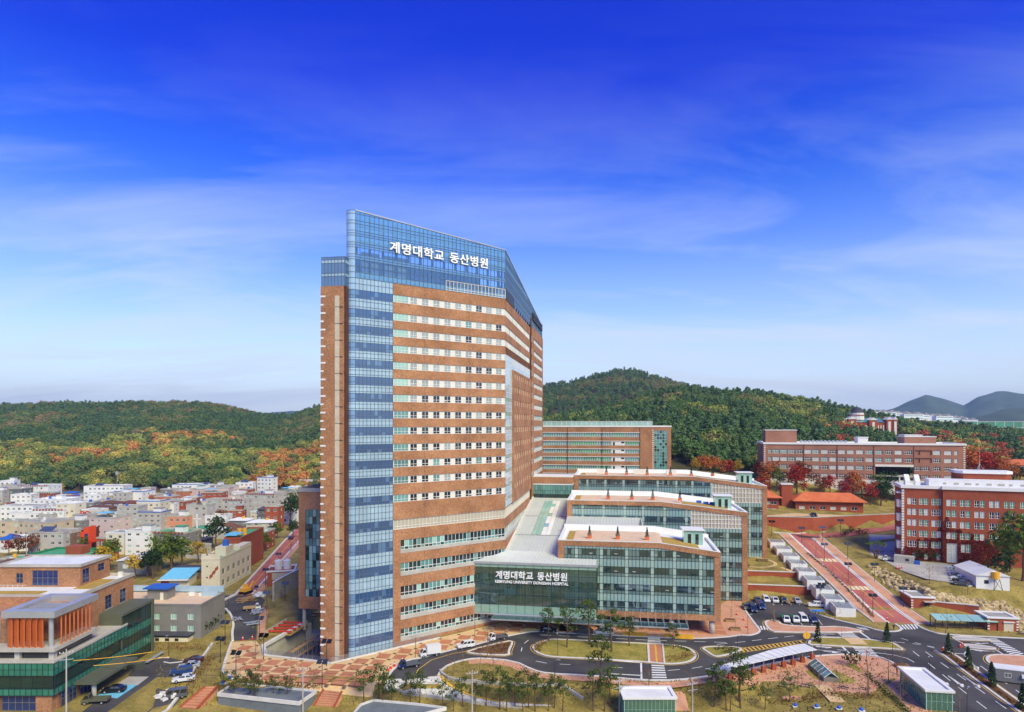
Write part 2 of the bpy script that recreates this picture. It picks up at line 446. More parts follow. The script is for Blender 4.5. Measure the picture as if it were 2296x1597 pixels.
M['pw'] = mat("white_road_paint", rgb(222, 222, 218), rgb(236, 236, 232), rough=0.8, scale=1.2, fine=0.06)
M['py'] = mat("yellow_road_paint", rgb(214, 170, 60), rgb(228, 186, 76), rough=0.8, scale=1.2, fine=0.06)
M['pblu'] = mat("blue_road_paint", rgb(60, 130, 205), rgb(80, 150, 220), rough=0.8, scale=1.2)
M['pavr'] = mat("terracotta_paver", rgb(176, 112, 78), rgb(196, 134, 98), rough=0.95, scale=0.35, fine=0.12, random=0.07)
M['pavy'] = mat("sand_paver", rgb(206, 172, 122), rgb(220, 190, 142), rough=0.95, scale=0.5, fine=0.08, random=0.05)
M['pavd'] = mat("dark_paver", rgb(122, 92, 66), rgb(134, 104, 76), rough=0.95, scale=0.5, fine=0.08)
M['pavp'] = mat("pink_paver_walk", rgb(196, 142, 110), rgb(212, 162, 130), rough=0.95, scale=0.4, fine=0.10)
M['grass'] = mat("dry_autumn_grass", rgb(116, 104, 46), rgb(166, 146, 78), rough=1, scale=0.22, fine=0.25, detail=9)
M['grassg'] = mat("green_yellow_grass", rgb(122, 118, 46), rgb(172, 154, 76), rough=1, scale=0.3, fine=0.25, detail=9)
M['soil'] = mat("brown_soil", rgb(92, 66, 44), rgb(128, 98, 66), rough=1, scale=0.4, fine=0.25, detail=8)
M['ramp'] = mat("pale_ramp_paving", rgb(202, 200, 190), rgb(222, 220, 212), rough=0.9, scale=0.3, fine=0.08)
M['roofw'] = mat("white_roof_coating", rgb(214, 216, 214), rgb(232, 233, 230), rough=0.8, scale=0.25, fine=0.06)
M['roofgr'] = mat("green_roof_coating", rgb(70, 150, 104), rgb(92, 170, 122), rough=0.8, scale=0.4, fine=0.08)
M['roofg'] = mat("grey_flat_roof", rgb(148, 146, 138), rgb(172, 168, 158), rough=0.9, scale=0.3, fine=0.1)
M['tile'] = mat("orange_roof_tile", rgb(196, 100, 58), rgb(214, 120, 74), rough=0.85, scale=0.4, fine=0.1)
M['tileb'] = mat("brown_roof_tile", rgb(98, 66, 54), rgb(118, 82, 66), rough=0.9, scale=0.4, fine=0.12)
M['tiled'] = mat("dark_roof_tile", rgb(66, 66, 76), rgb(84, 84, 92), rough=0.8, scale=0.4, fine=0.12)
M['louv'] = mat("orange_louvre", rgb(190, 92, 38), rgb(206, 108, 50), rough=0.6, scale=0.4, fine=0.05)
M['olive'] = mat("olive_grey_cladding", rgb(88, 92, 74), rgb(98, 102, 84), rough=0.7, scale=0.4, fine=0.06)
M['greyw'] = mat("grey_render", rgb(126, 124, 122), rgb(138, 136, 133), rough=0.9, scale=0.3, fine=0.06)
M['bark'] = mat("bark", rgb(92, 72, 54), rgb(116, 92, 70), rough=1, scale=2, fine=0.2)
M['twig'] = mat("pale_branch", rgb(120, 98, 76), rgb(146, 122, 96), rough=1, scale=2, fine=0.2)
M['rock'] = mat("granite_boulder", rgb(166, 146, 104), rgb(204, 184, 138), rough=0.95, scale=0.7, fine=0.12, random=0.16)
M['black'] = mat("black_rubber", rgb(24, 24, 25), rough=0.8)
M['solar'] = mat("solar_panel", rgb(70, 78, 96), rgb(84, 92, 110), rough=0.25, scale=3, spec=0.6)
M['yel'] = mat("yellow_plastic", rgb(226, 166, 44), rgb(236, 180, 60), rough=0.6, scale=1)
M['redp'] = mat("red_paint", rgb(206, 40, 28), rgb(216, 52, 38), rough=0.6, scale=1)
M['blup'] = mat("blue_paint", rgb(40, 92, 180), rgb(52, 106, 194), rough=0.6, scale=1)
M['orap'] = mat("orange_sign_paint", rgb(226, 74, 26), rgb(232, 86, 36), rough=0.6, scale=1)
M['cyan'] = mat("cyan_metal_roof", rgb(110, 190, 220), rgb(128, 204, 230), rough=0.6, scale=1)
M['grn'] = mat("green_paint", rgb(44, 126, 84), rgb(58, 140, 96), rough=0.6, scale=1)
M['wood'] = mat("timber", rgb(150, 116, 78), rgb(176, 142, 100), rough=0.9, scale=1.5, fine=0.15)
M['lumyel'] = mat("yellow_interior_panel", rgb(216, 186, 70), rgb(226, 198, 90), rough=0.7, scale=0.5)
def leaf_mat(name, c1, c2, scale=0.6, random=0.18, attr=False):
    m = bpy.data.materials.new(name); m.use_nodes = True
    n, l = m.node_tree.nodes, m.node_tree.links; n.clear()
    o = n.new("ShaderNodeOutputMaterial"); d = n.new("ShaderNodeBsdfDiffuse"); t = n.new("ShaderNodeBsdfTranslucent")
    mx = n.new("ShaderNodeMixShader"); mx.inputs[0].default_value = 0.18
    geo = n.new("ShaderNodeNewGeometry"); nz = n.new("ShaderNodeTexNoise")
    nz.inputs["Scale"].default_value = scale; nz.inputs["Detail"].default_value = 4
    l.new(geo.outputs["Position"], nz.inputs["Vector"])
    if attr:
        at = n.new("ShaderNodeAttribute"); at.attribute_type = 'INSTANCER'; at.attribute_name = "tint"
        mr = n.new("ShaderNodeMapRange"); mr.inputs[1].default_value = 0.3; mr.inputs[2].default_value = 0.7
        mr.inputs[3].default_value = 0.75; mr.inputs[4].default_value = 1.25
        l.new(nz.outputs[0], mr.inputs[0])
        v = n.new("ShaderNodeVectorMath"); v.operation = 'SCALE'
        l.new(at.outputs["Vector"], v.inputs[0]); l.new(mr.outputs[0], v.inputs["Scale"]); out = v.outputs[0]
    else:
        rp = n.new("ShaderNodeValToRGB"); rp.color_ramp.elements[0].position = 0.35; rp.color_ramp.elements[1].position = 0.65
        rp.color_ramp.elements[0].color = c1; rp.color_ramp.elements[1].color = c2
        l.new(nz.outputs[0], rp.inputs[0])
        oi = n.new("ShaderNodeObjectInfo"); mr = n.new("ShaderNodeMapRange")
        mr.inputs[3].default_value = 1 - random; mr.inputs[4].default_value = 1 + random
        l.new(oi.outputs["Random"], mr.inputs[0])
        v = n.new("ShaderNodeVectorMath"); v.operation = 'SCALE'
        l.new(rp.outputs[0], v.inputs[0]); l.new(mr.outputs[0], v.inputs["Scale"]); out = v.outputs[0]
    l.new(out, d.inputs[0]); l.new(out, t.inputs[0]); l.new(d.outputs[0], mx.inputs[1]); l.new(t.outputs[0], mx.inputs[2]); l.new(mx.outputs[0], o.inputs[0])
    _mats[name] = m
    return m
M['lf_inst'] = leaf_mat("forest_foliage", None, None, scale=0.35, attr=True)
M['lf_pine'] = leaf_mat("pine_foliage", rgb(58, 78, 38), rgb(98, 112, 56))
M['lf_green'] = leaf_mat("green_foliage", rgb(64, 92, 36), rgb(116, 128, 50))
M['lf_dark'] = leaf_mat("dark_green_foliage", rgb(34, 54, 30), rgb(58, 80, 42))
M['lf_yel'] = leaf_mat("yellow_foliage", rgb(176, 142, 40), rgb(206, 176, 62))
M['lf_ora'] = leaf_mat("orange_foliage", rgb(164, 90, 46), rgb(196, 122, 64))
M['lf_red'] = leaf_mat("red_foliage", rgb(140, 44, 34), rgb(182, 66, 46))
M['lf_rb'] = leaf_mat("russet_foliage", rgb(104, 62, 40), rgb(146, 88, 52))
M['lf_grass'] = leaf_mat('dry_grass_blades', rgb(124, 108, 58), rgb(160, 142, 82))
M['lf_hedge'] = leaf_mat("brown_hedge_foliage", rgb(96, 62, 38), rgb(132, 90, 50))
M['lf_ivy'] = leaf_mat("red_ivy_foliage", rgb(104, 26, 18), rgb(138, 40, 26))

# ---------------------------------------------------------------- ground, roads, paving
def Q(ox, oy, k): return lambda x, y: (ox + k * x, oy + k * y)
q3, q4, q6 = Q(631.1, 1176.2, .2264), Q(1032.75, 1004.1, .2999), Q(1663.9, 918, .2749)
q7, qb, qc = Q(1606.5, 1233.6, .2999), Q(918, 1348.3, .32486), Q(401.6, 1319.6, .24988)
qd, q8, qe = Q(1721.25, 1262.25, .24988), Q(0, 1032.75, .31237), Q(0, 1204.9, .24988)
qf, qg, qh = Q(1950.75, 1061.4, .1976), Q(1635.2, 1176.2, .26159), Q(401.6, 1377, .30519)
qi, qj = Q(803.25, 1434.4, .30519), Q(1204.9, 1405.7, .34878)
def gh(px, py):
    """point of the real ground seen at (px, py)"""
    k = (py - HY) / F; t = (px - CX) / F; D = 100.0
    while D < 700:
        if CH - k * D <= H(t * D, D):
            lo, hi = D - 2, D
            for _ in range(12):
                mid = (lo + hi) / 2
                if CH - k * mid <= H(t * mid, mid): hi = mid
                else: lo = mid
            return (t * hi, hi)
        D += 2
    return (t * D, D)
def W0(q, *pts): return [gd(*q(*p)) for p in pts]
def WH_(q, *pts): return [gh(*q(*p)) for p in pts]

def inside(p, poly):
    r = False; n = len(poly); j = n - 1
    for i in range(n):
        a, b = poly[i], poly[j]
        if (a[1] > p[1]) != (b[1] > p[1]) and p[0] < (b[0] - a[0]) * (p[1] - a[1]) / (b[1] - a[1]) + a[0]: r = not r
        j = i
    return r
def drape(name, poly, zo, m, step=6.0, parent=None, hf=H):
    """sheet with outline poly lying zo above the ground"""
    pts = []
    n = len(poly)
    for i in range(n):
        a, b = poly[i], poly[(i + 1) % n]
        k = max(1, int(math.hypot(b[0] - a[0], b[1] - a[1]) / step))
        pts += [(lerp(a[0], b[0], j / k), lerp(a[1], b[1], j / k)) for j in range(k)]
    nb = len(pts)
    x0, x1 = min(p[0] for p in poly), max(p[0] for p in poly); y0, y1 = min(p[1] for p in poly), max(p[1] for p in poly)
    x = x0 + step / 2
    while x < x1:
        y = y0 + step / 2
        while y < y1:
            if inside((x, y), poly): pts.append((x, y))
            y += step
        x += step
    vs, es, fs, *_ = geometry.delaunay_2d_cdt([Vector(p) for p in pts], [(i, (i + 1) % nb) for i in range(nb)], [], 1, 1e-4)
    mb = MB(); mb.v = [(v.x, v.y, hf(v.x, v.y) + zo) for v in vs]
    for f in fs:
        c = (sum(vs[i].x for i in f) / len(f), sum(vs[i].y for i in f) / len(f))
        if not inside(c, poly): continue
        mb.f.append(list(f)); mb.m.append(0)
    o = mb.build(name, m, parent)
    return o
def offset_path(path, d, closed=False):
    out = []; n = len(path)
    for i in range(n):
        a = path[i - 1] if (i > 0 or closed) else path[i]; b = path[(i + 1) % n] if (i < n - 1 or closed) else path[i]
        dx, dy = b[0] - a[0], b[1] - a[1]; l = math.hypot(dx, dy) or 1
        out.append((path[i][0] + dy / l * d, path[i][1] - dx / l * d))
    return out
def resample(path, step, closed=False):
    out = []; P = path + ([path[0]] if closed else [])
    for a, b in zip(P, P[1:]):
        k = max(1, int(math.hypot(b[0] - a[0], b[1] - a[1]) / step))
        out += [(lerp(a[0], b[0], j / k), lerp(a[1], b[1], j / k)) for j in range(k)]
    if not closed: out.append(path[-1])
    return out
def smooth_path(path, closed=False, it=2):
    for _ in range(it):
        n = len(path); out = []
        rng = range(n) if closed else range(n - 1)
        if not closed: out.append(path[0])
        for i in rng:
            a, b = path[i], path[(i + 1) % n]
            out += [(lerp(a[0], b[0], .25), lerp(a[1], b[1], .25)), (lerp(a[0], b[0], .75), lerp(a[1], b[1], .75))]
        if not closed: out.append(path[-1])
        path = out
    return path
def ribbon(mb, path, w, z0, z1, m=0, closed=False, hf=H, bottom=False):
    """band along a path; a raised one has sides"""
    path = resample(path, 5.0, closed)
    l, r = offset_path(path, -w / 2, closed), offset_path(path, w / 2, closed); n = len(path)
    for i in range(n if closed else n - 1):
        j = (i + 1) % n
        za, zb = hf(*path[i]), hf(*path[j])
        A, B, C, D_ = (*l[i], za + z1), (*r[i], za + z1), (*r[j], zb + z1), (*l[j], zb + z1)
        mb.quad(A, B, C, D_, m)
        if z1 - z0 > 0.02:
            a, b, c, d = (*l[i], za + z0), (*r[i], za + z0), (*r[j], zb + z0), (*l[j], zb + z0)
            mb.quad(b, c, C, B, m); mb.quad(d, a, A, D_, m)
            if not closed and i == 0: mb.quad(a, b, B, A, m)
            if not closed and i == n - 2: mb.quad(c, d, D_, C, m)

COURT = [gd(*p) for p in ((594, 1470), (590, 1450), (686, 1396), (740, 1400), (870, 1440), (985, 1431), (742, 1488), (700, 1482))]
xs = [-5500, -4000, -2500, -1200, -700, -450, -300, -220, -180] + [-150 + 4 * i for i in range(95)] + [235, 260, 300, 380, 500, 800, 1500, 3000, 5500]
ys = [-1500, -800, -300, -50, 40, 80, 100] + [112 + 4 * i for i in range(62)] + [370, 400, 450, 520, 620, 800, 1200, 2000, 4000, 5600]
pts = [Vector((x, y)) for x in xs for y in ys]
nb = len(pts); pts += [Vector(p) for p in COURT]
vs, es, fs, *_ = geometry.delaunay_2d_cdt(pts, [(nb + i, nb + (i + 1) % len(COURT)) for i in range(len(COURT))], [], 0, 1e-4)
mb = MB(); mb.v = [(v.x, v.y, H(v.x, v.y) if -150 < v.x < 900 else 0.0) for v in vs]
for f in fs:
    c = (sum(vs[i].x for i in f) / len(f), sum(vs[i].y for i in f) / len(f))
    if not inside(c, COURT): mb.f.append(list(f)); mb.m.append(0)
ground = struct(mb.build("ground", M['grass']))
court = struct(put(None, "sunken_court"))
mb = MB()
for a, b in zip(COURT, COURT[1:] + COURT[:1]): mb.quad((*a, -5.5), (*b, -5.5), (*b, 0.02), (*a, 0.02))
mb.build("retaining_wall", M['conc'], court)
mb = MB(); mb.prism(COURT, -5.6, -5.0); mb.build("court_floor", M['concd'], court)
mb = MB(); ribbon(mb, [COURT[2], COURT[1], COURT[0]], 1.0, -0.2, 0.55); ribbon(mb, [COURT[0], COURT[7], COURT[6], COURT[5]], 0.6, -0.2, 0.3); mb.build("coping", M['kerb'], court)

A1 = W0(qi, (225, 262), (240, 235), (285, 195)) + W0(qc, (2060, 640)) + W0(q3, (1370, 1325), (1720, 1232), (1900, 1197), (2060, 1152), (2281, 1095)) \
   + W0(qb, (870, 205), (1000, 216), (1480, 240), (1950, 260), (2170, 250), (2290, 233)) + W0(q7, (240, 640), (305, 624), (326, 602), (300, 572), (210, 450), (192, 400)) \
   + W0(qg, (205, 640), (600, 655), (650, 690), (700, 750), (860, 805), (1000, 838)) + W0(q7, (1120, 575), (1210, 603), (1310, 612), (1372, 602), (1380, 585), (1335, 552), (1488, 556), (1560, 598), (1680, 632), (2296, 662)) \
   + [(260, 167), (260, 100)] + [(126, 100)] + W0(q7, (1745, 1195), (1340, 850), (1200, 792), (1000, 778), (780, 787), (640, 808), (400, 850), (190, 905)) \
   + W0(qb, (2050, 520), (1850, 545), (1640, 548), (1230, 512), (950, 500), (850, 475), (720, 412), (500, 393), (400, 400), (280, 432), (215, 478), (200, 512), (0, 545)) + W0(qi, (285, 303))
road = struct(drape("road", A1, 0.012, M['asph'], 8))
def kerb(path, w=0.4, h=0.15, m='kerb'):
    mb = MB(); ribbon(mb, path, w, -0.1, h); return mb.build("kerb", M[m], road)
UP = A1[0:4] + A1[4:9] + A1[9:15] + A1[15:21]
kerb(smooth_path(UP, it=1), 0.55, 0.16)
LOW = W0(q7, (1745, 1195), (1340, 850), (1200, 792), (1000, 778), (780, 787), (640, 808), (400, 850), (190, 905)) + W0(qb, (2050, 520), (1850, 545), (1640, 548), (1230, 512), (950, 500), (850, 475), (720, 412), (500, 393), (400, 400), (280, 432), (215, 478), (200, 512))
kerb(smooth_path(LOW, it=1), 0.55, 0.16)
SERV = W0(qg, (700, 750), (860, 805), (1000, 838)) + W0(q7, (1120, 575), (1210, 603), (1310, 612), (1372, 602), (1380, 585), (1335, 552))
kerb(smooth_path(SERV, it=1), 0.6, 0.16)
RK = W0(q7, (1488, 556), (1560, 598), (1680, 632), (2296, 662), (2700, 680))
kerb(smooth_path(RK, it=1), 0.6, 0.16)
def island(poly, m, nm, kw=0.6, hgt=0.15, it=2):
    poly = smooth_path(poly, True, it)
    o = struct(put(None, nm))
    mb = MB(); ribbon(mb, poly, kw, -0.05, hgt, closed=True); mb.build("kerb", M['kerb'], o)
    mb = MB(); mb.prism(poly, 0.0, hgt - 0.03); mb.build("planting_bed" if m not in ('pavp',) else "paving", M[m], o)
    mb = MB(); ribbon(mb, offset_path(poly, 0.75 if sum(poly[i][0] * poly[(i + 1) % len(poly)][1] - poly[(i + 1) % len(poly)][0] * poly[i][1] for i in range(len(poly))) > 0 else -0.75, True), 0.16, 0, 0.022, closed=True); mb.build("yellow_edge_line", M['py'], o)
    return o, poly
isl_c, ISC = island(W0(qb, (850, 320), (870, 295), (950, 268), (1010, 262), (1640, 295), (1760, 298), (1900, 315), (1960, 345), (1975, 380), (1950, 410), (1880, 428), (1780, 435), (1650, 420), (1230, 395), (1000, 385), (930, 375), (870, 350)), 'grassg', "traffic_island")
mb = MB(); mb.prism(W0(qb, (1652, 299), (1742, 300), (1752, 431), (1658, 420)), 0.0, 0.135); mb.build("path_paving", M['pavr'], isl_c)
mb = MB(); mb.prism(W0(qb, (1690, 300), (1700, 300), (1712, 426), (1700, 425)), 0.135, 0.14); mb.build("tactile_strip", M['py'], isl_c)
mb = MB(); ribbon(mb, W0(qb, (1645, 297), (1652, 420)), 0.5, 0, 0.3); ribbon(mb, W0(qb, (1746, 299), (1758, 432)), 0.4, 0, 0.25); mb.build("path_edge", M['kerb'], isl_c)
isl_t, IST = island(W0(qb, (395, 345), (690, 273), (712, 282), (682, 345), (690, 372), (560, 370), (420, 360)), 'soil', "traffic_island", it=1)
isl_r, ISR = island(W0(q7, (-110, 735), (-60, 722), (165, 726), (184, 745), (150, 765), (10, 798), (-30, 790), (-70, 760)), 'grassg', "traffic_island")
isl_m, ISM = island(W0(q7, (688, 700), (700, 672), (760, 652), (1080, 664), (1300, 688), (1345, 712), (1400, 750), (1330, 738), (700, 708)), 'grassg', "traffic_island", it=1)
mb = MB(); mb.prism(W0(q7, (940, 656), (1075, 664), (1130, 710), (1000, 705)), 0.0, 0.16); mb.build("path_paving", M['pavy'], isl_m)
isl_a, ISA = island(W0(q7, (1755, 655), (1800, 648), (2035, 664), (2040, 678), (1790, 672)), 'conc', "traffic_island", 0.4)
isl_b, ISB = island(W0(q7, (1845, 708), (1880, 704), (2080, 728), (2085, 745), (1870, 730)), 'conc', "traffic_island", 0.4)
isl_p, ISP = island(W0(q7, (2015, 810), (2040, 788), (2130, 782), (2400, 800), (2400, 880), (2090, 872), (2030, 840)), 'pavp', "traffic_island")
isl_k, ISK = island(W0(q7, (358, 545), (385, 524), (462, 526), (480, 562), (760, 577), (930, 572), (1085, 602), (1060, 614), (440, 616), (395, 597)), 'pavp', "parking_island", it=1)
med = struct(put(None, "central_reservation"))
MEDP = W0(q7, (1675, 752), (1760, 800), (1870, 885), (2050, 1018), (2296, 1195), (2500, 1345))
mb = MB(); ribbon(mb, MEDP, 3.4, 0, 0.16); mb.build("kerb", M['kerb'], med)
mb = MB(); ribbon(mb, MEDP, 2.2, 0.1, 0.2); mb.build("planting_bed", M['soil'], med)
mb = MB(); ribbon(mb, offset_path(MEDP, 2.0), 0.18, 0, 0.024); ribbon(mb, offset_path(MEDP, -2.0), 0.18, 0, 0.024); mb.build("yellow_edge_line", M['py'], med)

ZM = 0.02
def mark(nm, polys, m):
    mb = MB()
    for p in polys: mb.add([(x, y, H(x, y) + ZM) for x, y in p], [tuple(range(len(p)))])
    for i, f in enumerate(mb.f):
        a, b, c = (Vector(mb.v[k]) for k in f[:3])
        if (b - a).cross(c - a).z < 0: mb.f[i] = f[::-1]
    return mb.build(nm, M[m], road)
def cross(q, c0, c1, c2, c3, n, m='pw', g=WH_):
    """zebra: stripes stacked from edge c0-c3 to c1-c2"""
    a, b, c, d = g(q, c0, c1, c2, c3)
    for i in range(n):
        t0, t1 = (i + 0.1) / n, (i + 0.62) / n
        mk = lambda p, q_, t: (lerp(p[0], q_[0], t), lerp(p[1], q_[1], t))
        mark("zebra_stripe", [[mk(a, b, t0), mk(a, b, t1), mk(d, c, t1), mk(d, c, t0)]], m)
cross(qb, (1640, 295), (1645, 243), (1722, 243), (1735, 293), 5)
cross(qb, (1672, 548), (1668, 432), (1755, 437), (1778, 548), 7)
cross(q7, (955, 668), (895, 612), (1010, 612), (1085, 668), 6)
cross(q7, (1070, 798), (1015, 720), (1140, 722), (1222, 806), 7)
cross(q7, (1340, 552), (1492, 552), (1520, 592), (1385, 592), 6)
cross(q7, (298, 566), (385, 566), (392, 596), (312, 596), 4)
cross(q7, (2215, 792), (2000, 655), (2085, 658), (2296, 775), 11)
cross(qg, (590, 116), (755, 116), (765, 132), (610, 132), 6)
cross(q7, (1040, 575), (1110, 580), (1150, 600), (1075, 592), 4)
def lines(q, paths, w=0.15, m='pw', dash=None, g=WH_, nm="lane_line"):
    for p in paths:
        wp = g(q, *p)
        if dash is None:
            mb = MB(); ribbon(mb, wp, w, 0, ZM); mb.build(nm, M[m], road)
        else:
            r_ = resample(wp, 0.5); n = int(dash[0] / 0.5); k = int(dash[1] / 0.5); i = 0
            while i + n < len(r_):
                mb = MB(); l, rr = offset_path(r_[i:i + n + 1:n], -w / 2), offset_path(r_[i:i + n + 1:n], w / 2)
                mb.quad((*l[0], H(*l[0]) + ZM), (*rr[0], H(*rr[0]) + ZM), (*rr[1], H(*rr[1]) + ZM), (*l[1], H(*l[1]) + ZM)); mb.build(nm, M[m], road); i += k
lines(qb, [((20, 545), (60, 470), (150, 405), (300, 360), (400, 345)), ((395, 352), (560, 378), (690, 376))], 0.2, 'py')
lines(qb, [((820, 268), (780, 300), (770, 345), (800, 385)), ((870, 412), (960, 430), (1230, 442)), ((1390, 455), (1600, 465))], 0.2, dash=(2.5, 5.5))
lines(qb, [((900, 232), (1250, 248), (1640, 268), (1990, 278), (2296, 288))], 0.2, dash=(3, 5))
lines(qb, [((1780, 478), (1960, 462), (2100, 435), (2296, 390))], 0.2, dash=(3, 6))
lines(q7, [((0, 705), (200, 685), (420, 658), (680, 630))], 0.2, dash=(3, 5))
lines(q7, [((740, 718), (860, 727)), ((720, 742), (930, 762)), ((900, 745), (975, 750)), ((720, 625), (880, 628)), ((740, 645), (930, 650))], 0.25)
lines(q7, [((930, 714), (1010, 790)), ((1070, 612), (1150, 668)), ((1595 - 0, 425), (1600, 430))], 0.55)
lines(qb, [((1597, 422), (1600, 540)), ((1380, 405), (1600, 425)), ((1390, 500), (1600, 512))], 0.4)
lines(q7, [((1180, 765), (1330, 785), (1420, 808), (1475, 838))], 0.22)
lines(q7, [((1190, 622), (1230, 628)), ((1310, 645), (1350, 655)), ((1380, 660), (1480, 690), (1660, 742))], 0.22, dash=(1.5, 3))
lines(q7, [((1350, 688), (1480, 700), (1680, 735))], 0.22, dash=(1.5, 3))
lines(q7, [((1465, 755), (1535, 810)), ((1560, 760), (1900, 1000), (2200, 1211))], 0.2, dash=(3.5, 7))
lines(q7, [((1580, 845), (1850, 1060), (2050, 1211))], 0.2, dash=(3.5, 7))
lines(q7, [((1450, 890), (1720, 1100), (1870, 1211))], 0.2, dash=(3.5, 7))
lines(q7, [((1730, 940), (1840, 1025)), ((1840, 940), (1965, 1030)), ((1620, 935), (1720, 1010)), ((1760, 770), (1855, 776)), ((2085, 745), (2160, 790)), ((1905, 742), (2080, 760))], 0.3)
lines(q7, [((1990, 745), (1900, 740), (1855, 765), (1850, 785), (1880, 815), (1920, 855))], 0.22)
lines(q7, [((1870, 820), (1960, 895)), ((1970, 865), (2040, 915)), ((2100, 950), (2170, 1000)), ((2235, 1045), (2296, 1090))], 0.22)
lines(q7, [((1770, 660), (1860, 708)), ((1900, 692), (2000, 700)), ((1760, 640), (2296, 660))], 0.25)
def arrow(q, tail, tip, w=0.3):
    a, b = WH_(q, tail, tip)
    d = Vector((b[0] - a[0], b[1] - a[1])).normalized(); n_ = Vector((d.y, -d.x)); a, b = Vector(a), Vector(b); k = b - d * 1.6
    mark("lane_arrow", [[tuple(a + n_ * w * .5), tuple(k + n_ * w * .5), tuple(k - n_ * w * .5), tuple(a - n_ * w * .5)], [tuple(k + n_ * 0.65), tuple(b), tuple(k - n_ * 0.65)]], 'pw')
for t_, h_ in (((1740, 945), (1850, 1022)), ((1850, 945), (1972, 1028)), ((1630, 940), (1738, 1012)), ((740, 722), (860, 730)), ((800, 755), (915, 768)), ((2060, 758), (1920, 748)), ((1870, 820), (1960, 890)), ((2030, 695), (1930, 700))): arrow(q7, t_, h_)
h0, h1, h2, h3 = WH_(q7, (165, 735), (640, 672), (655, 695), (195, 765))
for i in range(16):
    t, t2 = i / 16, (i + 0.45) / 16
    mk = lambda p, q_, s_: (lerp(p[0], q_[0], s_), lerp(p[1], q_[1], s_))
    mark("hatch_stripe", [[mk(h0, h1, t), mk(h0, h1, t2), mk(h3, h2, t2 + .02), mk(h3, h2, t + .02)]], 'py')
lines(q7, [((165, 735), (640, 672)), ((195, 765), (655, 695))], 0.25, 'py')
lines(qg, [((205 + 72 * i, 642), (228 + 75 * i, 690)) for i in range(6)] + [((420 + 85 * i, 815), (455 + 85 * i, 862)) for i in range(5)], 0.14)
pb = WH_(qg, (690, 728), (805, 728), (812, 748), (700, 748)); mark("disabled_bay", [pb], 'pblu')

def RA(b): return 2.2 - 0.0806 * (b - 1)
rr = struct(put(None, "red_road"))
def rstrip(nm, a0, a1, z0, z1, m, b0=1.0, b1=80.0):
    mb = MB()
    n_ = 28
    for i in range(n_):
        ba, bb_ = lerp(b0, b1, i / n_), lerp(b0, b1, (i + 1) / n_)
        p = [abw(RA(ba) + a0, ba), abw(RA(ba) + a1, ba), abw(RA(bb_) + a1, bb_), abw(RA(bb_) + a0, bb_)]
        hz = [H(*k) for k in p]; hz = [interp(ROADZ, ba)] * 2 + [interp(ROADZ, bb_)] * 2
        vt = [(*p[k], hz[k] + z1) for k in range(4)]; mb.quad(*vt)
        if z1 - z0 > .05:
            vb = [(*p[k], hz[k] + z0) for k in range(4)]
            mb.quad(vb[1], vb[2], vt[2], vt[1]); mb.quad(vb[3], vb[0], vt[0], vt[3])
            if i == 0: mb.quad(vb[0], vb[1], vt[1], vt[0])
    return mb.build(nm, M[m], rr)
rstrip("roadway", -3.3, 3.3, 0, 0.03, 'asphr')
for s_ in (-1, 1):
    e0, e1 = sorted((s_ * 3.3, s_ * 3.75)); rstrip("gutter_line", e0, e1, 0, 0.035, 'pw')
    e0, e1 = sorted((s_ * 3.75, s_ * 4.3)); rstrip("kerb", e0, e1, -0.3, 0.18, 'kerb')
    e0, e1 = sorted((s_ * 4.3, s_ * 7.6)); rstrip("footway", e0, e1, -0.3, 0.15, 'pavp')
    e0, e1 = sorted((s_ * 7.6, s_ * 7.9)); rstrip("edging", e0, e1, -0.3, 0.2, 'kerb')
rstrip("centre_line", -0.2, -0.05, 0, 0.04, 'py', 6, 70); rstrip("centre_line", 0.08, 0.2, 0, 0.04, 'py', 6, 26)
def hump(b0, b1):
    for i in range(9):
        a0 = -3.1 + i * 0.7
        mb = MB(); vs = []
        for a, b in ((a0, b0), (a0 + .62, b0), (a0 + .62, b1), (a0, b1)):
            p = abw(RA(b) + a, b); vs.append((*p, interp(ROADZ, b) + 0.045))
        mb.quad(*vs); mb.build("hump_stripe", M['pw' if i % 2 else 'py'], rr)
for b in (26.0, 50.5): hump(b, b + 3.0)
U1 = [abw(*p) for p in ((-7.5, 80), (-.7, 77.5), (8, 78), (18, 82), (30, 87), (44, 93), (60, 97), (60, 104), (44, 100.3), (30, 94), (16, 87.8), (4, 82.3), (-4, 82.3))]
struct(drape("upper_road", U1, 0.3, M['asphr'], 3))
struct(drape("upper_junction", WH_(q6, (470, 1045), (640, 1055), (700, 1030), (600, 1012), (430, 1022)), 0.2, M['asph'], 3))
mb = MB(); ribbon(mb, WH_(q6, (150, 1000), (430, 1020), (620, 1008), (860, 955), (1290, 878)), 0.6, -0.1, 0.5); struct(mb.build("kerb", M['kerb']))

PLZ = W0(qc, (470, 480), (385, 730), (405, 765), (460, 787), (560, 812), (900, 852), (1300, 882), (1500, 890), (1740, 900), (1800, 850), (1860, 765), (1960, 690), (2060, 640)) \
    + W0(q3, (1370, 1325), (1720, 1232), (1900, 1197), (2060, 1152), (2281, 1095)) + W0(qb, (870, 200)) + [loc2w(52, 27), loc2w(49, 40), loc2w(36, 40), loc2w(33, 32.6)] + [gd(985, 1430), gd(742, 1490), gd(700, 1484), gd(592, 1472), gd(586, 1452)] + W0(qc, (690, 470))
plaza = struct(drape("plaza", PLZ, 0.03, M['pavy'], 5))
PLH = 0.035
pit = 4.1
cell = MB().box(-1.55, 1.55, -1.55, 1.55, 0, 0.035).mesh("paving_panel", M['pavr'])
node = MB().box(-0.44, 0.44, -0.44, 0.44, 0, 0.035).mesh("dark_paver", M['pavd'])
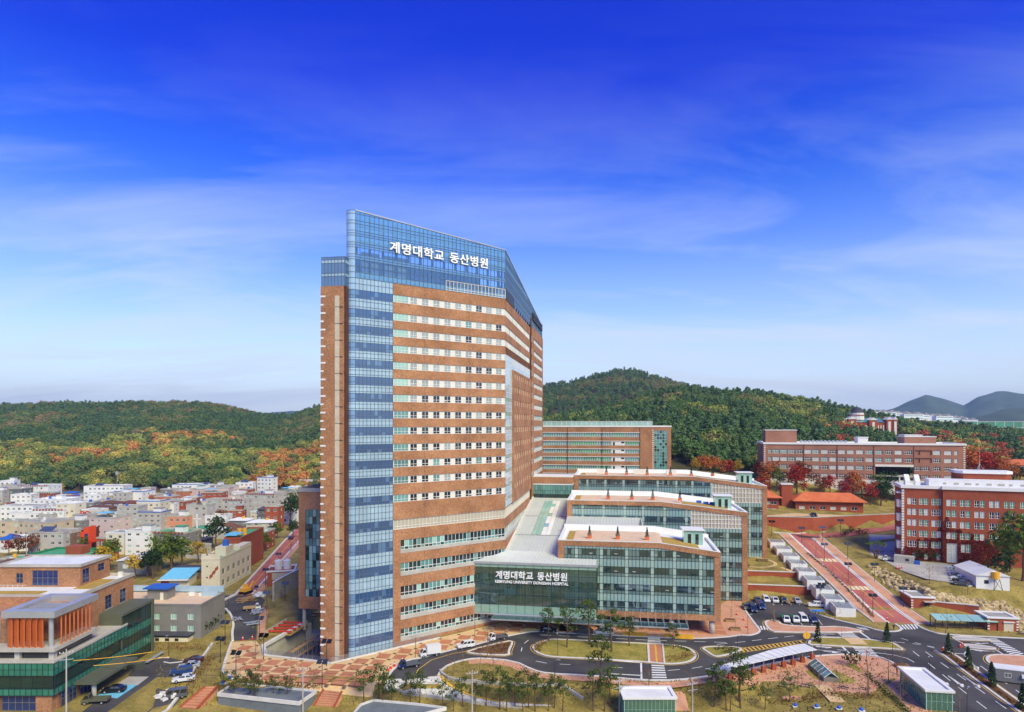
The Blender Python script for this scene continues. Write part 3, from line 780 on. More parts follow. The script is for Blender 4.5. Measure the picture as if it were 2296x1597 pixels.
for i in range(-14, 24):
    for j in range(-10, 14):
        u, v = i * pit, j * pit - 3
        cor = [loc2w(u + a, v + b) for a in (-1.6, 1.6) for b in (-1.6, 1.6)]
        if all(inside(c, PLZ) for c in cor) and not any(inside(c, COURT) for c in cor) and u < 46:
            put(cell, "paving_panel", plaza, (*loc2w(u, v), PLH), -TH)
        n_ = loc2w(u + pit / 2, v + pit / 2)
        if inside(n_, PLZ) and u < 46: put(node, "dark_paver", plaza, (*n_, PLH), -TH)
mb = MB(); ribbon(mb, smooth_path(W0(qc, (470, 480), (385, 730), (405, 765), (460, 787)), it=1), 0.5, -0.1, 0.2); mb.build("kerb", M['kerb'], plaza)
PL2 = W0(qb, (870, 205), (1480, 238), (1950, 258), (2170, 248), (2290, 230)) + W0(q7, (240, 640), (305, 622), (322, 602), (297, 572), (206, 450), (190, 395), (150, 330)) + [loc2w(93, 53), loc2w(49, 53), loc2w(49, 27)]
pl2 = struct(drape("entrance_paving", PL2, 0.03, M['pavp'], 5))
for i in range(10):
    for j in range(4):
        c = loc2w(53 + i * 4.4, 32.5 + j * 4.1)
        cor = [(c[0] + a, c[1] + b) for a in (-2, 2) for b in (-2, 2)]
        if all(inside(k, PL2) for k in cor): put(cell, "paving_panel", pl2, (*c, PLH), -TH)
WK = W0(qb, (400, 402), (500, 395), (720, 414), (850, 478), (950, 503), (1230, 515), (1640, 551), (1850, 548), (2050, 523), (2296, 482)) 
mb = MB(); ribbon(mb, offset_path(smooth_path(WK, it=1), 1.6), 2.6, 0, 0.1); struct(mb.build("footpath", M['pavp']))
struct(drape("park_paving", W0(q7, (0, 960), (190, 910), (400, 855), (640, 812), (780, 790), (1000, 782), (1200, 798), (1340, 856), (1390, 900), (1420, 960), (1300, 960), (1150, 1075), (900, 1060), (620, 1070), (420, 1045), (310, 1000), (120, 1010), (-60, 1020)), 0.03, M['pavp'], 5))
struct(drape("station_path", W0(q7, (1260, 1010), (1400, 930), (1560, 1060), (1620, 1240), (1480, 1250), (1360, 1110)), 0.028, M['pavp'], 5))
for pts_ in (((310, 960), (420, 1100)), ((780, 1010), (905, 1135))):
    mb = MB(); ribbon(mb, WH_(q7, *pts_), 3.0, 0, 0.05); struct(mb.build("stone_path", M['pavy']))
struct(drape("bed_grass", W0(q7, (660, 905), (700, 890), (760, 885), (900, 905), (1040, 975), (1020, 1000), (850, 990), (720, 960)), 0.05, M['grassg'], 4))
struct(drape("bed_grass", W0(q7, (960, 860), (1000, 850), (1040, 855), (1090, 910), (1070, 915)), 0.05, M['grassg'], 4))
struct(drape("station_path", WH_(qb, (1690, 560), (1850, 555), (1900, 640), (1930, 765), (1835, 765), (1830, 640)), 0.06, M['pavp'], 4))
RP = [gh(*qi(*p)) for p in ((285, 304), (600, 262), (640, 330), (760, 390), (900, 430), (1090, 462), (1400, 480), (1500, 515), (1200, 505), (760, 440), (500, 410), (330, 385), (240, 330))]
ramp = struct(drape("ramp", RP, 0.06, M['ramp'], 3))
mb = MB(); ribbon(mb, smooth_path([gh(*qi(*p)) for p in ((605, 262), (640, 320), (760, 385), (900, 425), (1040, 455))], it=1), 0.7, 0, 0.075); mb.build("yellow_band", M['py'], ramp)
rw = MB()
RWP = smooth_path([gh(*qi(*p)) for p in ((600, 230), (615, 258), (680, 295), (840, 318), (1120, 330), (1316, 345), (1480, 330), (1650, 440))], it=1)
ribbon(rw, RWP, 0.5, -3.5, 0.5); struct(rw.build("ramp_wall", M['conc']))
mb = MB(); ribbon(mb, [gh(*qi(*p)) for p in ((240, 335), (330, 392), (500, 418), (760, 448), (1200, 512))], 0.5, -0.5, 0.4); struct(mb.build("ramp_wall", M['conc']))

struct(drape("service_road", W0(qc, (470, 470), (490, 330), (465, 230), (420, 180), (372, 140), (395, 60), (500, 60)) + W0(q8, (1850, 970), (1905, 1000), (1850, 1100)) + W0(qc, (700, 300), (690, 460)), 0.02, M['asph'], 6))
lr = struct(drape("rear_red_road", W0(q8, (1690, 965), (1700, 940), (2160, 450), (2160, 550), (1820, 945), (1800, 965)), 0.024, M['asphr'], 8))
mb = MB(); ribbon(mb, W0(q8, (1690, 965), (2160, 448)), 0.8, 0, 0.35); ribbon(mb, W0(q8, (1810, 958), (2160, 560)), 0.7, 0, 0.2); ribbon(mb, W0(q8, (1575, 1020), (1690, 965)), 1.0, 0, 0.4); mb.build("kerb", M['kerb'], lr)
mb = MB(); ribbon(mb, W0(q8, (1750, 965), (2155, 510)), 0.25, 0, 0.03); mb.build("centre_line", M['py'], lr)
mb = MB(); ribbon(mb, W0(q8, (1835, 955), (2160, 575)), 3.0, 0, 0.03); mb.build("footway", M['pavp'], lr)
mb = MB(); ribbon(mb, smooth_path(W0(qc, (480, 475), (475, 400), (490, 330), (465, 240), (415, 185), (360, 130), (400, 60)), it=1), 0.6, 0, 0.4); lr2 = struct(mb.build("service_kerb", M['kerb']))
struct(drape("service_footway", W0(qc, (700, 460), (715, 250), (760, 180), (800, 190), (775, 300), (770, 420)), 0.024, M['pavp'], 5))
ll = struct(drape("left_car_park", W0(qe, (640, 1640), (860, 1470), (1060, 1310), (1150, 1240), (1200, 1180), (1290, 1095), (1440, 1078), (1530, 1080), (1680, 1118), (1790, 1090), (1830, 1080), (1740, 1230), (1640, 1350), (1520, 1440), (1400, 1510), (1360, 1640)), 0.02, M['asph'], 6))
mb = MB(); mb.prism(W0(qe, (1060, 1310), (1150, 1250), (1335, 1250), (1230, 1330)), 0.0, 0.03); mb.build("pale_apron", M['conc'], ll)
mb = MB(); mb.prism(W0(qe, (870, 1420), (1050, 1320), (1230, 1325), (1050, 1445)), 0.0, 0.034); mb.build("disabled_bay", M['cyan'], ll)
mb = MB(); ribbon(mb, W0(qe, (1470, 1120), (1520, 1130), (1660, 1115)), 0.35, 0, 0.15); ribbon(mb, W0(qe, (1400, 1080), (1520, 1082)), 0.3, 0, 0.15); mb.build("kerb", M['kerb'], ll)
mb = MB(); ribbon(mb, W0(qe, (1385, 1510), (1500, 1440), (1620, 1350), (1720, 1220), (1820, 1080), (1905, 960)), 0.5, 0, 0.5); struct(mb.build("boundary_kerb", M['kerb']))
struct(drape("campus_lot", WH_(q6, (1030, 1022), (1250, 1030), (1310, 1200), (1400, 1240), (1650, 1260), (1900, 1300), (1880, 1440), (1850, 1455), (1500, 1385), (1300, 1318), (1180, 1250), (1045, 1185)), 0.12, M['conc'], 4))
struct(drape("terrace_yard", WH_(q6, (150, 875), (400, 850), (560, 855), (900, 880), (1000, 885), (700, 905), (190, 908)), 0.2, M['pavy'], 4))

# ---------------------------------------------------------------- hospital: tower
def text_mesh(body, size, mat_, extr=0.12, bold=0.0, sx=1.0):
    cu = bpy.data.curves.new("letter", 'FONT'); cu.body = body; cu.size = size; cu.extrude = extr; cu.offset = bold; cu.resolution_u = 3
    cu.align_x = 'LEFT'
    ob = bpy.data.objects.new("letter", cu)
    me = bpy.data.meshes.new_from_object(ob)
    bpy.data.objects.remove(ob); bpy.data.curves.remove(cu)
    for v in me.vertices: v.co = Vector((v.co.x * sx, -v.co.z, v.co.y))
    me.materials.clear(); me.materials.append(mat_)
    return me
def scale_z(z): return 57 + (z - 57) * 1.0083
tower = thing("hospital_tower", "tall brick and blue glass hospital tower with white lettering on its glass crown", "hospital", (P0[0], P0[1], 0), -TH)
FL = 46.7                                        # length of the chamfered front
F1 = Face(tower, 0, 0, R(45))
F2 = Face(tower, 33.0, 33.0, R(90))
FB = Face(tower, -7.0, -1.5, 0.0)                # slim brick block beside the glass corner
tp = Panes(tower)
bars_b, bars_w = MB(), MB()
rowz = [scale_z(z) for z in (88.85, 84.2, 80.1, 76.0, 71.8, 67.6, 63.5, 59.3, 55.2, 50.9, 46.8, 42.6, 37.9)]
WH = 1.95                                        # height of the white window bands
podz = [(scale_z(a), scale_z(b), scale_z(c)) for a, b, c in ((24.7, 27.2, 23.8), (19.0, 21.3, 18.0), (12.9, 15.3, 12.0), (7.8, 10.0, 6.8), (2.35, 4.4, 1.3))]
BT = 93.0                                        # top of the brick
core = MB()
core.prism([(0.9, 2.4), (32.3, 33.6), (32.3, 129), (4, 129), (-6, 60), (-0.2, 4)], -6, 93.2, 0)
core.build("inner_wall", M['concd'], tower)
def band_limits():
    zs = []
    tops = [BT] + [z - WH / 2 for z in rowz]
    bots = [z + WH / 2 for z in rowz]
    for i in range(13): zs.append((bots[i], tops[i]))
    zs.append((scale_z(32.5), tops[13]))
    zs.append((podz[0][1], scale_z(30.0)))
    for i in range(4): zs.append((podz[i + 1][1], podz[i][2]))
    zs.append((-4.0, podz[4][2]))
    return zs
BANDS = band_limits()
XA = 11.4
for k, (a, b) in enumerate(BANDS):
    mb = MB()
    F1.box(mb, XA, FL, a, b, -0.45, 0.0)
    mb.build("brick_band", M['brick'], tower)
    mb = MB()
    v0, v1 = (0.0, 62.0) if a > 75.5 else ((0.0, 55.4) if a < 31 else (None, None))
    if a > 79: v1 = 55.4
    if v0 is not None and not (60 > a > 31):
        if a > 76 or a < 33:
            F2.box(mb, 0.0, 55.4, a, b, -0.45, 0.0)
            mb.build("brick_band", M['brick'], tower)
mb = MB()
F1.box(mb, XA, 13.6, scale_z(0) - 0.6, podz[0][1] + 0.5, -0.44, -0.004)
mb.build("brick_pier", M['brick'], tower)
mb = MB()
for x in (20.6, 34.4):
    for a, b in BANDS: F1.box(mb, x - .03, x + .03, a, b, -.02, .012)
stuff(mb.build('movement_joint', M['brickd'], tower))
wf = M['white']
gm = [M['gblk'], M['gdark'], M['gcurt'], M['gblk']]
for k, z in enumerate(rowz):
    mb = MB(); F1.box(mb, XA + 0.1, FL - 0.02, z - WH / 2, z + WH / 2, -0.5, -0.2); F2.box(mb, 0.0, 12.2, z - WH / 2, z + WH / 2, -0.5, -0.2) if k > 2 else F2.box(mb, 0.0, 55.4, z - WH / 2, z + WH / 2, -0.5, -0.2)
    mb.build("window_band", M['offw'], tower)
    pale = k < 6
    g = M['gcur2'] if pale else M['gblk']
    for j in range(9):
        gg = g if rnd.random() < (0.75 if pale else 0.72) else rnd.choice([M['gdark'], M['gteal'], M['gblk'], M['gcur2']])
        if k == 6: gg = M['gcur2'] if j in (0, 7, 8) else M['gblk']
        F1.place(window_mesh(2.05, WH - 0.12, 2, 2, wf, gg, 0.09, split=0.36), "window", 16.35 + 3.39 * j, z - WH / 2 + 0.06, -0.16)
        if rnd.random() < 0.33:                   # a sash pushed open
            mb_ = unit_box(M['white'])
            o = F1.place(mb_, "open_sash", 16.45 + 3.39 * j + rnd.choice([0, 1.0]), z - WH / 2 + 0.62, -0.02, (0.9, 1, -0.6))
            o.rotation_euler = (R(38), 0, F1.ang)
    F1.place(window_mesh(4.2, WH - 0.12, 4, 2, wf, M['gpale'] if k < 7 else M['gteal'], 0.08, split=0.36), "window", XA + 0.3, z - WH / 2 + 0.06, -0.16)
    if k <= 2:
        for j in range(18):
            F2.place(window_mesh(1.9, WH - 0.12, 2, 2, wf, M['gcurt'] if rnd.random() < .6 else M['gteal'], 0.09, split=0.36), "window", 1.2 + 3.0 * j, z - WH / 2 + 0.06, -0.16)
strip_rows = []
zz = scale_z(33.0)
ztop = rowz[2] - WH / 2 - 2.2
while zz < ztop - 0.2:
    strip_rows.append((zz, min(zz + 1.39, ztop), lambda c, r: M['gteal'] if r % 3 == 1 and r < 24 else M['bspan2'])); zz += 1.39
curtain(tp, bars_w, F2, 0.1, 12.0, 6, strip_rows, -0.05, 0.08, 0.05)
mb = MB(); F2.box(mb, 12.0, 55.4, rowz[4] + 1.6, rowz[2] - WH / 2 - 2.2, -0.4, -0.15)
mb.build("upper_glazing_backing", M['bspan2'], tower)
rowsu = [(rowz[4] + 1.6, rowz[3] - 0.9, M['bspan2']), (rowz[3] - 0.9, rowz[3] + 0.9, M['gcurt']), (rowz[3] + 0.9, rowz[2] - WH / 2 - 2.2, M['bspan2'])]
curtain(tp, bars_w, F2, 12.0, 55.4, 18, rowsu, -0.05, 0.08, 0.04)
for a, b in ((rowz[2] - WH / 2 - 2.2, rowz[2] - WH / 2),):
    mb = MB(); F2.box(mb, 0, 55.4, a, b, -0.45, 0.0); mb.build("brick_band", M['brick'], tower)
ops = []
for k in range(4, 13):
    for j in range(8): ops.append((15.2 + 4.95 * j, 15.2 + 4.95 * j + 2.2, rowz[k] - 0.95, rowz[k] + 0.95))
mb = MB()
F2.wall(mb, 12.0, 55.4, scale_z(33.0), rowz[4] + 1.6, ops, 0.45, off=0.45)
F2.box(mb, 12.0, 12.02, scale_z(33.0), rowz[4] + 1.6, -0.4, 0.45); F2.box(mb, 12.0, 55.4, rowz[4] + 1.58, rowz[4] + 1.6, -0.4, 0.45)
F2.box(mb, 55.38, 55.4, scale_z(33.0), rowz[4] + 1.6, -0.4, 0.45)
mb.build("punched_brick_wall", M['brick'], tower)
for (a, b, c, d) in ops:
    F2.place(window_mesh(2.2, 1.9, 2, 2, M['offw'], M['greige'], 0.1, split=0.4), "window", a, c, 0.2)
mb = MB()
F2.box(mb, 55.4, 61.0, 28, BT + 0.5, -2.0, -0.6)
mb.build("recess_wall", M['brick'], tower)
mb = MB(); F2.box(mb, 57.4, 58.0, 28, BT + 4, -0.6, 0.3); mb.build("rain_pipe", M['brickd'], tower)
for k in range(13):
    mb = MB()
    for i in range(4): F2.box(mb, 59.0, 60.8, rowz[k] - 1 + i * 0.55, rowz[k] - 0.7 + i * 0.55, -0.6, 0.2)
    mb.build("ladder_grille", M['offw'], tower)
ops3 = [(64.0, 94.5, z - WH / 2, z + WH / 2) for z in rowz]
mb = MB(); F2.wall(mb, 61.0, 96.0, 26, BT + 1, ops3, 0.35, off=0.4); F2.box(mb, 61.0, 61.03, 26, BT + 1, -2.0, 0.4)
F2.box(mb, 95.97, 96.0, 26, BT + 1, -6.0, 0.4)
mb.build("far_brick_wall", M['brick'], tower)
for z in rowz:
    F2.place(window_mesh(30.5, WH, 18, 2, wf, M['gcurt'] if z > 62 else M['gteal'], 0.12, split=0.36), "strip_window", 64.0, z - WH / 2, 0.1)
for f, x0, x1, nc in ((F1, XA + 0.2, FL - 0.1, 33), (F2, 0.3, 55.0, 40)):
    mb = MB(); f.box(mb, x0, x1, scale_z(30.0), scale_z(32.5), -0.5, -0.25); mb.build("louvre_band", M['greige'], tower)
    mb = MB()
    for i in range(nc + 1): f.box(mb, x0 + (x1 - x0) * i / nc - 0.06, x0 + (x1 - x0) * i / nc + 0.06, scale_z(30.0), scale_z(32.5), -0.25, -0.12)
    for q in (0, 0.26, 1): zq = lerp(scale_z(30.0) + 0.06, scale_z(32.5) - 0.06, q); f.box(mb, x0, x1, zq - 0.06, zq + 0.06, -0.25, -0.14)
    mb.build("louvre_frame", M['offw'], tower)
for k, (z0, z1, zs) in enumerate(podz):
    for f, x0, x1, nc in ((F1, 13.6, FL - 0.1, 28), (F2, 0.2, 55.0, 42)):
        if f is F2 and k > 0: continue
        curtain(tp, bars_w, f, x0, x1, nc, [(z0, z0 + 0.75, lambda c, r: M['gteal'] if rnd.random() < .4 else M['gdark']),
                (z0 + 0.75, z1, lambda c, r: rnd.choice([M['gdark'], M['gdark'], M['gblk'], M['gteal'], M['gpale']]))], -0.2, 0.11, 0.06)
        mb = MB(); f.box(mb, x0 - 0.05, x1 + 0.1, zs, z0, -0.45, 0.06); mb.build("sill_band", M['conc'], tower)
        if f is F1:
            for j in range(nc):
                if rnd.random() < 0.2:
                    o = f.place(unit_box(M['white']), "open_sash", x0 + (x1 - x0) * j / nc + 0.1, z0 + 0.75, -0.08, ((x1 - x0) / nc - 0.2, 1, -0.75)); o.rotation_euler = (R(35), 0, f.ang)
crows = []
lev = [-0.6] + sorted([p[1] for p in podz]) + [scale_z(32.3)] + sorted([z + WH / 2 for z in rowz])
prev = -4.0
vis = sorted([(p[0], p[1]) for p in podz] + [(z - WH / 2 - 0.1, z + WH / 2) for z in rowz] + [(scale_z(30.2), scale_z(32.5))])
vmat = lambda c, r: M['bvis2'] if rnd.random() < .14 else M['bvis']
smat = lambda c, r: M['bspan2'] if rnd.random() < .12 else M['bspan']
seq = []
for a, b in vis:
    gap_ = a - prev
    if gap_ > 0.3:
        n_ = 3 if gap_ > 1.6 else 2
        cuts = [0, 0.22, 0.72, 1.0] if n_ == 3 else [0, 0.3, 1.0]
        if gap_ > 4: cuts = [0, 0.15, 0.5, 0.85, 1.0]
        for q, q2 in zip(cuts, cuts[1:]): seq.append((prev + gap_ * q, prev + gap_ * q2, smat))
    seq.append((a, a + (b - a) * 0.36, vmat)); seq.append((a + (b - a) * 0.36, b, vmat))
    prev = b
seq.append((prev, BT - 1.4, smat)); seq.append((BT - 1.4, BT, smat))
curtain(tp, bars_b, F1, 1.3, XA, 10, seq, 0.0, 0.10, 0.09)
CT0, CT1 = 109.6, 107.0
crown_rows = []
zz = BT
hts = [1.3, 1.3, 1.6, 0.55, 0.55, 1.6, 0.55, 0.55, 1.5, 0.55, 0.55, 1.6, 0.7, 1.5, 0.7]
tot = sum(hts); zs_ = [BT]
for h in hts: zs_.append(zs_[-1] + h * (CT0 - BT) / tot)
def crown(face, x0, x1, nc, zl, zr, z0, nofill=None, thick=True):
    """clear panes up to a sloping top"""
    w = (x1 - x0) / nc
    tops = [lerp(zl, zr, (i + 0.5) / nc) for i in range(nc)]
    for c in range(nc):
        for a, b in zip(zs_, zs_[1:]):
            a2, b2 = max(a, z0), min(b, tops[c])
            if b2 - a2 > 0.15: tp.add(face, x0 + c * w + 0.02, x0 + (c + 1) * w - 0.02, a2 + 0.02, b2 - 0.02, (M['crownc'] if 94 < a < 101 else M['crown']) if b - a > 0.7 or a > 104 else M['crownb'], 0.0)
    for c in range(nc + 1): face.box(bars_b, x0 + c * w - 0.05, x0 + c * w + 0.05, z0, lerp(zl, zr, c / nc), -0.1, 0.1)
    for z in zs_:
        if z0 - 0.01 <= z <= max(zl, zr):
            xe = x1 if z <= min(zl, zr) else x0 + (x1 - x0) * (zl - z) / (zl - zr)
            face.box(bars_b, x0, xe, z - 0.05, z + 0.05, -0.1, 0.08)
M['crownc'] = clear_glass('crown_clear_glass', (.86, .95, 1, 1), refl=.08, milk=.06, mcol=(.24, .54, .7, 1))
M['crownb'] = clear_glass("crown_glass_blue", (0.40, 0.64, 0.80, 1), refl=0.2, milk=0.42, mcol=(0.20, 0.46, 0.62, 1))
crown(F1, 1.3, FL, 36, CT0, CT1, BT)
crown(F2, 0.0, 96.0, 40, CT1, 99.5, BT + 1.0)
mb = MB()
for f, x0, x1, za, zb in ((F1, 1.3, FL, CT0, CT1), (F2, 0, 96.0, CT1, 99.5)):
    n_ = 8
    for i in range(n_):
        xa, xb = lerp(x0, x1, i / n_), lerp(x0, x1, (i + 1) / n_)
        q0, q1 = lerp(za, zb, i / n_), lerp(za, zb, (i + 1) / n_)
        mb.add([f.pt(xa, q0 - .1, .15), f.pt(xb, q1 - .1, .15), f.pt(xb, q1 - .1, -.35), f.pt(xa, q0 - .1, -.35), f.pt(xa, q0 + .2, .15), f.pt(xb, q1 + .2, .15), f.pt(xb, q1 + .2, -.35), f.pt(xa, q0 + .2, -.35)],
               [(0, 3, 2, 1), (4, 5, 6, 7), (0, 1, 5, 4), (1, 2, 6, 5), (2, 3, 7, 6), (3, 0, 4, 7)])
mb.build("coping", M['alu'], tower)
mb = MB()
for i in range(13): F1.box(mb, 2.2 + 3.6 * i, 2.7 + 3.6 * i, BT, lerp(CT0, CT1, i / 12) - 0.5, -2.4, -1.9)
for i in range(20): F2.box(mb, 1.5 + 4.8 * i, 2.0 + 4.8 * i, BT, lerp(CT1, 99.5, i / 20) - 0.5, -2.4, -1.9)
for z in (98.2, 102.6, 106.2): F1.box(mb, 1.5, FL, z, z + 0.45, -2.3, -2.0)
for z in (97, 100): F2.box(mb, 0, 90, z, z + 0.45, -2.3, -2.0)
mb.build("crown_frame", M['frame'], tower)
mb = MB()
F1.box(mb, 4, 44, BT + 0.3, 100.0, -16, -9.0); F2.box(mb, 4, 92, BT + 0.3, 97.0, -26, -8.0)
mb.build("plant_room", M['bvis2'], tower)
for x0, x1 in ((4.2, 8.8), (10.4, 17.0)):
    mb = MB(); F1.box(mb, x0, x1, 94.2, 100.4, -3.6, -2.6); mb.build("white_volume", M['white'], tower)  # plain boxes added to stand for sunlit white volumes inside the crown
mb = MB(); mb.prism([(0.9, 2.4), (32.3, 33.6), (32.3, 129), (4, 129), (-6, 60), (-0.2, 4)], 93.25, 93.4, 0); mb.build("roof", M['roofg'], tower)
mb = MB(); F1.box(mb, 27.0, FL - 0.05, BT + 0.02, 95.7, -0.35, -0.12); mb.build("louvre_screen", M['greyw'], tower)
mb = MB()
for i in range(18): F1.box(mb, 27.0 + i * (FL - 27.1) / 17 - 0.07, 27.0 + i * (FL - 27.1) / 17 + 0.07, BT + 0.02, 95.7, -0.12, 0.14)
for z in (BT + 0.1, BT + 0.7, 95.65): F1.box(mb, 27, FL - 0.05, z - 0.06, z + 0.06, -0.12, 0.12)
mb.build("screen_frame", M['offw'], tower)
mb = MB(); F2.box(mb, 0.1, 16, BT + 0.02, 96.2, -0.3, 0.14); mb.build("dark_louvre", M['steel'], tower)
mb = MB(); [F2.box(mb, 62, 94, 97.0 + i * 1.0, 97.6 + i * 1.0, -0.2, 0.5) for i in range(3)]; mb.build("dark_louvre", M['steel'], tower)
def curved(z0, z1, m, rr=1.55):
    mb = MB(); n_ = 6
    c = (1.3 * F1.d[0] - rr * F1.n[0], 1.3 * F1.d[1] - rr * F1.n[1])
    for i in range(n_):
        a0 = math.atan2(F1.n[1], F1.n[0]) - i * R(120) / n_; a1 = math.atan2(F1.n[1], F1.n[0]) - (i + 1) * R(120) / n_
        p, q = (c[0] + rr * math.cos(a0), c[1] + rr * math.sin(a0)), (c[0] + rr * math.cos(a1), c[1] + rr * math.sin(a1))
        mb.quad((q[0], q[1], z0 + .03), (p[0], p[1], z0 + .03), (p[0], p[1], z1 - .03), (q[0], q[1], z1 - .03))
    return mb.build("curved_pane", m, tower, smooth=True)
def curved_bar(z):
    mb = MB(); n_ = 6; rr = 1.62
    c = (1.3 * F1.d[0] - 1.55 * F1.n[0], 1.3 * F1.d[1] - 1.55 * F1.n[1])
    for i in range(n_):
        a0 = math.atan2(F1.n[1], F1.n[0]) - i * R(120) / n_; a1 = math.atan2(F1.n[1], F1.n[0]) - (i + 1) * R(120) / n_
        p, q = (c[0] + rr * math.cos(a0), c[1] + rr * math.sin(a0)), (c[0] + rr * math.cos(a1), c[1] + rr * math.sin(a1))
        mb.quad((q[0], q[1], z - .05), (p[0], p[1], z - .05), (p[0], p[1], z + .05), (q[0], q[1], z + .05))
    bars_b.add(mb.v, mb.f)
M['bcorn'] = glass_mat("corner_glass", rgb(150, 182, 208), ior=2.0, random=0.06)
M['bcorn2'] = glass_mat("corner_vision_glass", rgb(96, 134, 176), ior=2.1, random=0.1)
allr = [(a, b, m is smat) for a, b, m in seq] + [(a, b, True) for a, b in zip(zs_, zs_[1:])]
for a, b, sp in allr:
    curved(a, b, M['bcorn'] if sp else M['bcorn2']); curved_bar(a)
curved_bar(CT0)
bars_b.build("mullion_grid", M['frame'], tower)
BTOP = 90.6
ops = [(4.9, 5.75, z, z + 1.75) for z in [0.4 + 2.03 * i for i in range(43)]]
mb = MB(); FB.wall(mb, 0, 6.4, -7, BTOP, ops, 0.3); mb.prism([(-6.98, -1.45), (-0.62, -1.45), (-0.62, 12), (-6.98, 12)], -7, BTOP - 0.01)
mb.build("brick_wall", M['brick'], tower)
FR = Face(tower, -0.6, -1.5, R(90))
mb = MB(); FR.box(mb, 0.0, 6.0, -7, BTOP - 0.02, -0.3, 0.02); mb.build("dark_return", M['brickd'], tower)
mb = MB(); FB.box(mb, 3.7, 4.85, -2, 88.2, 0, 0.05)
mb.build("stone_strip", M['stone'], tower)
for i in range(22):
    mb = MB(); FB.box(mb, 3.7, 5.75, 0.2 + i * 4.06 - 0.06, 0.2 + i * 4.06 + 0.06, 0.02, 0.07); mb.build("strip_joint", M['steel'], tower)
for (a, b, c, d) in ops:
    FB.place(unit_box(M['gpale'] if c > 60 else (M['gteal'] if c > 48 else M['gblk'])), "pane", a, c, -0.2, (b - a, 1, d - c))
qm = MB().box(0, 1, -0.06, 0.2, 0, 0.42).mesh("quoin", M['white'])
for i in range(44):
    z = 0.6 + i * 2.03
    if z < BTOP - 1: put(qm, "quoin", tower, FB.pt(-0.08, z, 0.0), 0, (1.35 if i % 2 else 0.85, 1, 1))
lant = MB()
FBl = Face(tower, -6.8, -1.4, 0.0); FRl = Face(tower, -0.7, -1.4, R(90))
curtain(tp, lant, FBl, 0, 6.0, 7, [(BTOP, 93.0, M['bvis2']), (93.0, 93.7, M['bspan2']), (93.7, 96.2, M['bvis2']), (96.2, 97.0, M['bspan2']), (97.0, 97.7, M['bvis2'])], 0, 0.1, 0.08)
curtain(tp, lant, FRl, 0, 5.0, 5, [(BTOP, 93.0, M['bvis']), (93.0, 93.7, M['bspan2']), (93.7, 96.2, M['bvis']), (96.2, 97.0, M['bspan2']), (97.0, 97.7, M['bvis'])], 0, 0.1, 0.08)
lant.prism([(-6.75, -1.3), (-0.75, -1.3), (-0.75, 8), (-6.75, 8)], BTOP, 97.4)
lant.build("glass_lantern_frame", M['frame'], tower)
bars_w.build("mullion_grid", M['white'], tower)
tp.finish()
HANGUL = "계명대학교 동산병원"
def hangul(face, parent, x, z, off, size, pitch, space, sx, bold):
    for ch in HANGUL:
        if ch == " ": x += space; continue
        face.place(text_mesh(ch, size, M['sign'], 0.16, bold, sx), "letter", x, z, off, None, parent); x += pitch
M['sign'] = mat("white_sign_letter", rgb(248, 248, 248), rgb(252, 252, 252), rough=0.5)
hangul(F1, tower, 10.2, 100.9, 0.45, 3.05, 3.22, 1.5, 1.1, 0.042)

# ---------------------------------------------------------------- lower wing at the tower's left flank
lw = thing("hospital_annex", "lower brick hospital annex with tall teal glazing behind the tower's slim brick block", "building", (P0[0], P0[1], 0), -TH)
fa = Face(lw, -23.4, 19.0, 0.0)
mb = MB(); fa.wall(mb, 0, 18, 5.2, 37.9, [(2.0, 6.2, 8.6, 33.0)], 0.3); mb.prism([(-23.37, 19.4), (-5, 19.4), (-5, 60), (-23.37, 60)], 5.2, 37.85)
mb.build("brick_wall", M['brick'], lw)
mb = MB(); mb.prism([(-23.6, 18.8), (-5, 18.8), (-5, 19.3), (-23.1, 19.3), (-23.1, 60), (-23.6, 60)], 37.9, 39.0); mb.build("parapet", M['conc'], lw)
mb = MB(); mb.prism([(-20.5, 21), (-5, 21), (-5, 58), (-20.5, 58)], -1, 5.2); mb.build("lower_floor", M['gdark'], lw)
mb = MB(); mb.cyl(-22.2, 20.0, -1, 5.2, 0.5); mb.build("column", M['conc'], lw)
pn, bb = Panes(lw), MB()
rws = [(8.6 + 2.033 * i, 8.6 + 2.033 * (i + 1), lambda c, r: rnd.choice([M['gteal'], M['gpale'], M['gteal'], M['gdark']])) for i in range(12)]
curtain(pn, bb, fa, 2.0, 6.2, 4, rws, -0.15, 0.08, 0.06)
bb.build("mullion_grid", M['framed'], lw); pn.finish()

